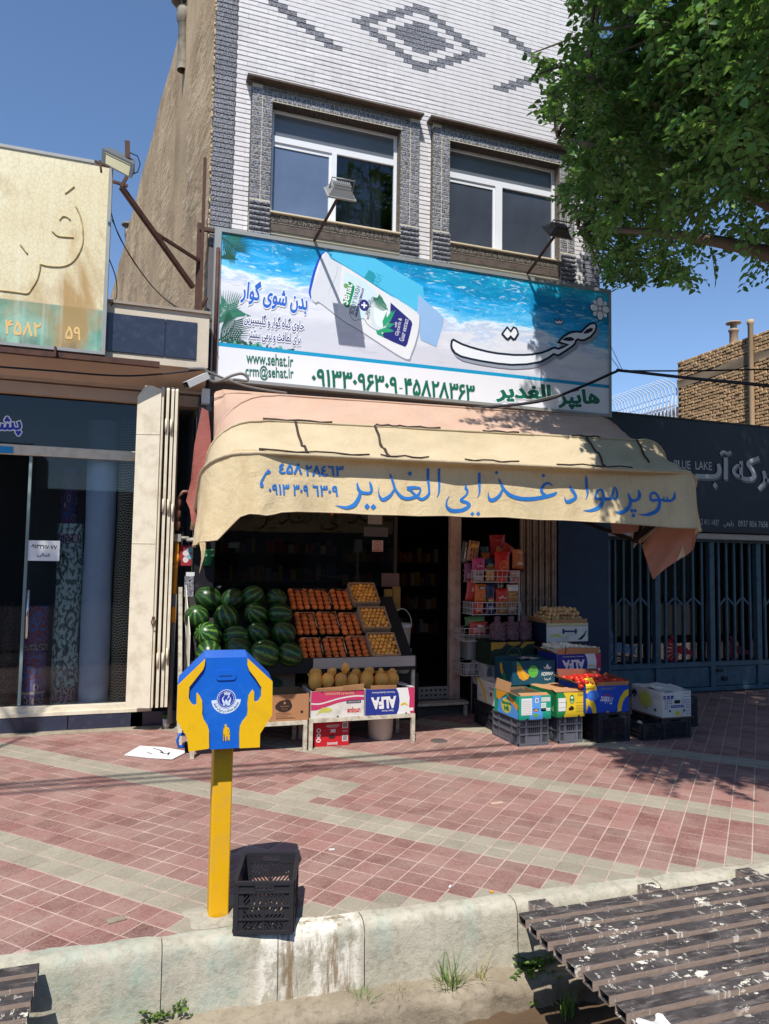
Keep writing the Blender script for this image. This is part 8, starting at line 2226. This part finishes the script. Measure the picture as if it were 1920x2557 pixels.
# cement patch round the post foot
m = MB(); rows = []
for i in range(4):
    rows.append([Vector((px0+.05+(.05+.13*i/3*(1+.25*sin(a*3+1)))*cos(a), pyf+.03+(.05+.10*i/3*(1+.25*cos(a*2)))*sin(a), .014-.004*i)) for a in [2*pi*k/26 for k in range(27)]])
m.grid(rows); structure('cement_patch', m, M_cement)
# black crate standing by the post
crate('empty black plastic crate standing on the kerb beside the yellow post', (.71, 3.80, .008), .285, .36, .245, M_blackp, 'lattice', -.27)

# ================================================================ weeds on the footing
M_weed = None
def leafmat(name, a, b, tr=.3):
    t = NT(name); c = t.mix(t.attr('tone'), a, b); c = t.mix(1.0, c, t.math('ADD', t.math('MULTIPLY', t.rand(), .3), .85), 'MULTIPLY')
    tl_ = t.new('ShaderNodeBsdfTranslucent'); t.l(t.mix(.5, c, lin(140,182,60)), tl_.inputs[0]); mx = t.new('ShaderNodeMixShader'); mx.inputs[0].default_value = tr
    m = t.done(c, .5, .35); t.l(t.b.outputs[0], mx.inputs[1]); t.l(tl_.outputs[0], mx.inputs[2]); t.l(mx.outputs[0], t.n['Material Output'].inputs[0]); return m
M_weed = leafmat('weed_leaf', lin(66,98,40), lin(120,150,70)); M_dry = leafmat('dry_grass', lin(120,120,66), lin(186,172,116), .2)
def leaf(m, p, d, n, L, w, fold=.25):
    d = d.normalized(); s = d.cross(n)
    if s.length < 1e-4: s = d.cross(Vector((.3,.8,.5)))
    s.normalize(); n = s.cross(d)
    dr = Vector((0,0,-.10*L))
    B_ = p; T_ = p+d*L+dr*1.6; M1 = p+d*L*.34; M2 = p+d*L*.70+dr*.5
    l1 = M1+s*w*.5+n*w*fold; l2 = M2+s*w*.40+n*w*fold*.8; r1 = M1-s*w*.5+n*w*fold; r2 = M2-s*w*.40+n*w*fold*.8
    m.add([B_, r1, r2, T_, l2, l1], [(0,1,2,3),(0,3,4,5)], 0, True); return 6
def weed(label, c, kind, n, size, dry=False):
    r = thing('weed', label, 'weed', c); m = MB(); tn = []
    if kind == 'grass':
        for k in range(n):
            a = RN.uniform(0, 6.28); L = size*RN.uniform(.5,1.1); b = Vector(c)+Vector((RN.gauss(0,.02), RN.gauss(0,.015), 0)); out = Vector((cos(a), sin(a), 0))*RN.uniform(.15,.8)
            w = Vector((-sin(a), cos(a), 0))*.003; pts = [b+out*L*t*t+Vector((0,0,L*(t-.35*t*t*out.length))) for t in (0,.35,.7,1)]
            m.add([pts[0]-w, pts[0]+w, pts[1]+w*.8, pts[1]-w*.8, pts[2]+w*.5, pts[2]-w*.5, pts[3]], [(0,1,2,3),(3,2,4,5),(5,4,6)]); tn += [RN.random()]*7
    else:
        for k in range(n//6):
            a = RN.uniform(0, 6.28); d = Vector((cos(a), sin(a)*.7, RN.uniform(.1,.9))).normalized(); L = size*RN.uniform(.4,1.0); b = Vector(c)+Vector((RN.gauss(0,.03), RN.gauss(0,.02), 0))
            for j in range(8):
                t = (j+1)/8; q = b+d*L*t+Vector((0,0,-.25*L*t*t)); s = Vector((-sin(a), cos(a), .3))*(1 if j % 2 else -1)
                k_ = leaf(m, q, (d*.5+s*.8+Vector((0,0,.2))), Vector((RN.gauss(0,.3),RN.gauss(0,.3),1)), .03*RN.uniform(.7,1.2), .018); tn += [RN.random()]*k_
            m.tube([b, b+d*L*.5+Vector((0,0,-.06*L)), b+d*L+Vector((0,0,-.25*L))], .002, 4); tn += [.2]*12
    me = mesh_of('foliage', m, M_dry if dry else M_weed, OM[r.name].inverted()); at = me.attributes.new('tone', 'FLOAT', 'POINT'); at.data.foreach_set('value', (tn+[.5]*len(me.vertices))[:len(me.vertices)])
    o = link('foliage', me, r); o['kind'] = 'stuff'
def foot(px, z=-.31): return onZ(v(*px), z)
weed('leafy green weed on the footing below the donation box', foot((360,2190)), 'leafy', 150, .16)
weed('green weed at the foot of the kerb under the grating corner', foot((1150,2085)), 'leafy', 150, .18)
weed('small green weed in the channel beside the grating shadow', foot((1145,2150), -.43), 'leafy', 90, .13)
weed('tall grass tuft going to seed on the channel edge', foot((972,2160), -.38), 'grass', 70, .24)
weed('dry yellow grass tuft on the channel edge', foot((860,2195), -.42), 'grass', 80, .17, True)
weed('green grass tuft at the bottom edge beside the dry one', foot((780,2200), -.40), 'grass', 90, .15)
weed('sparse dry stalks at the right end of the footing', foot((1040,2140), -.37), 'grass', 16, .22, True)
weed('small grass tuft in the channel under the grating end', foot((1225,2195), -.45), 'grass', 40, .15)
sl_ = onZ((1620,2545), .07); m = MB(); rows = []
for i in range(5): rows.append([Vector((sl_.x-.06+.13*k/9, sl_.y-.09+.09*i/4+.02*sin(k), .072+.012*sin(k*.6)*sin(i*.8))) for k in range(10)])
m.grid(rows); solo('white_cloth', m, P('cloth_white', 214,212,206, var=.06), 'white plastic scrap lying on the grating at the bottom edge', 'plastic')

# ================================================================ street trees
M_bark = plain('bark', lin(92,80,68), .9, .3, 14, bump=.5, bscale=30)
M_leaf = leafmat('elm_leaf', lin(60,104,56), lin(126,172,96), .36)
RT = random.Random(5)
shade_ground = [(1420,1700),(1440,1800),(1470,1862),(1529,1912),(1581,1955),(1633,1995),(1711,2036),(1807,2036),(1925,2050),(1990,1400),(1560,1400)]
k1 = IW/1661
def scale_(p): return [(a*k1, b*k1) for a, b in p]
shade_sign = scale_([(1165,585),(1152,650),(1145,700),(1170,760),(1205,800),(1240,905),(1330,910),(1330,585)])
fringe_sign = scale_([(1045,730),(1170,690),(1245,905),(1060,900)])
shade_awn = scale_([(1235,895),(1262,930),(1290,965),(1288,1000),(1283,1060),(1270,1130),(1540,1160),(1500,1000),(1345,895)])
mask = [crop(1200,0,720,1593)(*p) for p in ((425,-400),(430,0),(540,70),(545,130),(455,190),(420,330),(330,330),(180,150),(215,340),(230,390),(330,430),(350,560),(215,580),(330,660),(430,780),(420,830),(500,960),(360,1080),(440,1140),(470,1300),(580,1330),(650,1480),(690,1560),(840,1610),(960,1545),(1080,1560),(1180,1610),(1310,1560),(1360,1650),(1480,1740),(1593,1700),(2600,1700),(2600,-400))]
mask2 = [crop(1200,0,720,1593)(*p) for p in ((1440,1900),(1560,1800),(2300,1800),(2300,2060),(1540,2040))]
skyhole = [crop(1200,0,720,1593)(*p) for p in ((930,-60),(960,95),(1100,80),(1150,-60))]
def ok(p):
    q = proj(p)
    if q and -30 < q[0] < IW+20 and -30 < q[1] < IH+20:
        if not (inpoly(q, mask) or inpoly(q, mask2)) or inpoly(q, skyhole): return False
    # where does its shadow fall?
    if p.z > 2.5:
        t = (6.2-p.y)/LD.y if p.y < 6.2 else -1
        if t > 0:
            s = p+LD*t
            if 2.1 < s.z < 3.5:
                w = proj(s)
                if .4 < s.x < 5.5: return bool(w and inpoly(w, shade_awn))
            if 3.5 <= s.z: pass
        t = (8.23-p.y)/LD.y if p.y < 8.2 else -1
        if t > 0:
            s = p+LD*t
            if s.z > 3.75 and s.x < 6.1:
                w = proj(s)
                if s.z < 5.6:
                    if inpoly(w, shade_sign): return True
                    return inpoly(w, fringe_sign) and RT.random() < .4
                if s.x < 4.75 or s.z > 6.6 and s.x < 5.9: return False
                return s.z < 6.0 and RT.random() < .35 or s.x > 5.4
            if s.z > 0: return True if s.x > 5.2 or s.z < 2.6 and s.x > 4.6 else (s.z < 2.4)
        t = -p.z/LD.z; s = p+LD*t; w = proj(s)
        if w and -60 < w[0] < IW+60 and w[1] < IH+100: return inpoly(w, shade_ground)
        if s.x < 3.9 and s.y < 4.2: return False
    return True
def tree(label, trunk, blobs, nclump, base_r, seed):
    global RT
    RT = random.Random(seed)
    r = thing('street_tree', label, 'tree', (trunk[0], trunk[1], -.3))
    T0 = Vector((trunk[0], trunk[1], -.3)); T1 = Vector((trunk[0]+.1, trunk[1]+.15, trunk[2]))
    m = MB(); m.tube([T0, T0.lerp(T1, .3)+Vector((.03,0,0)), T0.lerp(T1, .7)+Vector((-.03,.02,0)), T1], [base_r*1.25, base_r, base_r*.9, base_r*.8], 12); part('trunk', m, M_bark, r)
    fol = MB(); tn = []; tw = MB(); near = []; made = 0; tries = 0
    tops = []
    for c_, rad in blobs:
        C_ = Vector(c_); mid = T1.lerp(C_, .55)+Vector((RT.uniform(-.2,.2), RT.uniform(-.2,.2), .25))
        m = MB(); m.tube(spline([tuple(T1+Vector((0,0,-.15))), tuple(T1.lerp(mid, .5)+Vector((.05,.05,.1))), tuple(mid), tuple(C_)], 5), [base_r*.62*(1-.8*k/15) for k in range(16)], 8); part('limb', m, M_bark, r); tops.append((C_, mid))
    lst = []
    while made < nclump and tries < nclump*60:
        tries += 1
        c_, rad = blobs[RT.randrange(len(blobs))]
        u = Vector((RT.gauss(0,1), RT.gauss(0,1), RT.gauss(0,1))).normalized()*(RT.random()**.42)
        p = Vector((c_[0]+u.x*rad[0], c_[1]+u.y*rad[1], c_[2]+u.z*rad[2]))
        if not ok(p): continue
        made += 1; lst.append((p, u, Vector(c_)))
    for p, u, cc in lst:
        tone0 = RT.uniform(-.15,.85)
        if RT.random() < .5:
            mid = cc.lerp(p, .5)+Vector((0,0,.08)); tw.tube([cc.lerp(p, .12), mid, p], [.022,.014,.006], 5, cap=False)
        for _ in range(17):
            q = p+Vector((RT.gauss(0,.22), RT.gauss(0,.22), RT.gauss(0,.20)))
            if not ok(q): continue
            out = (u*.7+Vector((RT.gauss(0,.5), RT.gauss(0,.5), RT.gauss(.0,.40)))).normalized(); L = RT.uniform(.24,.46)
            e = q+out*L
            if not ok(e): L *= .5; e = q+out*L
            if not ok(e): continue
            side = out.cross(Vector((0,0,1)))
            if side.length < .1: side = Vector((1,0,0))
            side.normalize(); n = 11; up_ = side.cross(out)
            tw.tube([q, q+out*L*.6+Vector((0,0,-.02)), e+Vector((0,0,-.05))], [.004,.003,.002], 3, cap=False)
            near.append(((q-CAMPOS).length, q, out, side, L))
            for j in range(n):
                t = (j+1)/n; b = q+out*L*t+Vector((0,0,-.05*t*t)); s = 1 if j % 2 else -1
                d = out*.45+side*s*.8+Vector((RT.gauss(0,.15), RT.gauss(0,.15), RT.gauss(-.06,.16)))
                nn = up_+Vector((RT.gauss(0,.45), RT.gauss(0,.45), RT.gauss(.3,.3)))
                k_ = leaf(fol, b, d, nn, .082*RT.uniform(.55,1.2), .047*RT.uniform(.8,1.15)); tn += [min(1, max(0, tone0+RT.uniform(-.2,.35)))]*k_
    me = mesh_of('crown', fol, M_leaf, OM[r.name].inverted()); at = me.attributes.new('tone', 'FLOAT', 'POINT'); at.data.foreach_set('value', tn)
    o = link('crown', me, r); o['kind'] = 'stuff'
    o = part('twigs', tw, M_bark, r, stuff=True)
    return r, near
A_bl = [((4.4,2.9,5.0),(1.4,1.0,.8)), ((5.3,2.4,5.4),(1.2,1.0,.8)), ((4.75,7.1,5.7),(.75,.6,1.2)), ((4.35,6.9,6.6),(.8,.7,.9)), ((4.15,4.4,6.0),(.8,.8,.8)), ((4.3,2.6,5.3),(1.3,.9,.9)), ((4.3,5.0,6.6),(1.7,1.7,1.7)), ((3.9,4.6,7.6),(1.5,1.5,1.5)), ((5.0,4.4,5.9),(1.6,1.7,1.5)), ((4.9,5.7,7.0),(1.4,1.4,1.6)), ((3.7,5.4,6.2),(1.0,1.2,1.2)), ((4.6,3.6,5.4),(1.4,1.3,1.1)), ((4.9,4.6,8.6),(1.8,1.8,1.4))]
trA, nearA = tree('leafy green elm whose crown hangs over the right of the picture', (5.0, 3.05, 3.4), A_bl, 400, .15, 21)
B_bl = [((7.2,5.2,6.6),(2.2,2.0,1.9)), ((6.4,4.6,7.8),(2.0,2.0,1.6)), ((8.8,5.0,7.0),(2.0,2.0,1.8)), ((6.6,3.6,5.6),(1.9,1.6,1.4)), ((5.6,2.6,5.6),(1.6,1.4,1.1)), ((10.6,5.2,7.2),(2.2,2.0,1.8))]
trB, nearB = tree('second leafy elm standing farther right beyond the picture edge', (8.4, 3.2, 3.6), B_bl, 330, .16, 22)
C_bl = [((-2.95,3.9,6.9),(1.35,.9,1.1)), ((-4.2,4.2,7.0),(1.5,1.1,1.3)), ((-3.4,3.4,6.0),(1.2,.9,.8))]
_ok = ok
ok = lambda p: p.z < 8.2 - .2*(p.x+3) and (p+LD*(-p.z/LD.z)).y > 9.02
tree('elm beyond the left picture edge that shades the carpet shop front', (-3.6, 3.0, 3.8), C_bl, 230, .15, 23)
ok = _ok
# single leaves, the largest in view, each a part of the tree
nearA = [t for t in nearA if (lambda q: q and 0 < q[0] < IW and 0 < q[1] < IH)(proj(t[1]))]
nearA.sort(key=lambda t: t[0]); lm_ = []
for k in range(6):
    m = MB(); leaf(m, Vector((0,0,0)), Vector((1,0,-.1)), Vector((0,.1*k-.2,1)), .084, .05); me = mesh_of('leaf', m, M_leaf); at = me.attributes.new('tone', 'FLOAT', 'POINT'); at.data.foreach_set('value', [.2+.12*k]*6); lm_.append(me)
for k in range(300):
    d, q, out, side, L = nearA[(k*3) % max(1, len(nearA))]
    t = RT.uniform(.1,1.0); b = q+out*L*t; dd = (out*.4+side*RT.choice((-1,1))*.8+Vector((0,0,RT.gauss(-.2,.25)))).normalized()
    place('leaf', lm_[k % 6], b, (RT.uniform(-.6,.6), -math.asin(max(-1, min(1, dd.z))), atan2(dd.y, dd.x)), parent=trA)

# overhead service cables along the street, above the picture: their soft shadows cross the pavers
for k, (y, z, a) in enumerate(((2.25,7.2,.02),(1.8,7.6,-.015),(1.2,8.4,.0))):
    m = MB(); m.tube([(-30,y-30*a,z+.3),(-12,y-12*a,z-.1),(0,y,z-.2),(12,y+12*a,z-.1),(30,y+30*a,z+.3)], .028, 6)
    solo('overhead_cable', m, M_cable, ('nearest','middle','farthest')[k]+' street cable strung high above the pavement out of the picture', 'cable')
# odds and ends on the dark pier at the left of the grocery
a = onY(v(387,1178), 8.2); b = onY(v(413,1222), 8.2)
r = thing('red_poster', 'red poster with pale flowers on the dark pier behind the gas pipe', 'poster', ((a.x+b.x)/2, 8.2, b.z))
part('sheet', MB().box(a.x, b.x, 8.205, 8.212, b.z, a.z), P('poster_red', 150,40,56, var=.25, scale=9), r)
for k in range(4):
    cx_, cz_ = a.x+(b.x-a.x)*(.55+.28*(k % 2)), b.z+(a.z-b.z)*(.3+.16*k)
    part('flower', MB().flat([(ellipse(cx_, cz_, .03, .035, 10, k), [])], flatY(8.2045-.0003*k)), P('flower_blue', 120,170,190) if k % 2 else P('flower_white', 210,200,200), r)
a = onY(v(439,1186), 8.15); b = onY(v(458,1222), 8.15); m = MB()
for z in (a.z, a.z-.06): m.lathe([(.062,z-.03),(.066,z-.03),(.066,z),(.062,z)], ((a.x+b.x)/2, 8.15, 0), 14)
m.lathe([(0,b.z),(.045,b.z),(.062,a.z-.02)], ((a.x+b.x)/2, 8.15, 0), 14); solo('green_basket', m, P('basket_green', 44,120,82, rough=.4), 'small stack of green plastic baskets hanging at the left of the shop window', 'basket')
a = onY(v(402,1236), 8.2); b = onY(v(414,1242), 8.2); solo('white_label', MB().box(a.x, b.x+.03, 8.205, 8.21, b.z-.01, a.z), P('label_white', 210,212,212), 'small white label on the dark pier', 'label')
a = onY(v(399,1244), 8.2); b = onY(v(418,1290), 8.2); solo('speckled_slab', MB().cbox(a.x, b.x, 8.19, 8.212, b.z, a.z, .005), M_granite, 'offcut of speckled granite leaning on the dark pier', 'stone slab')
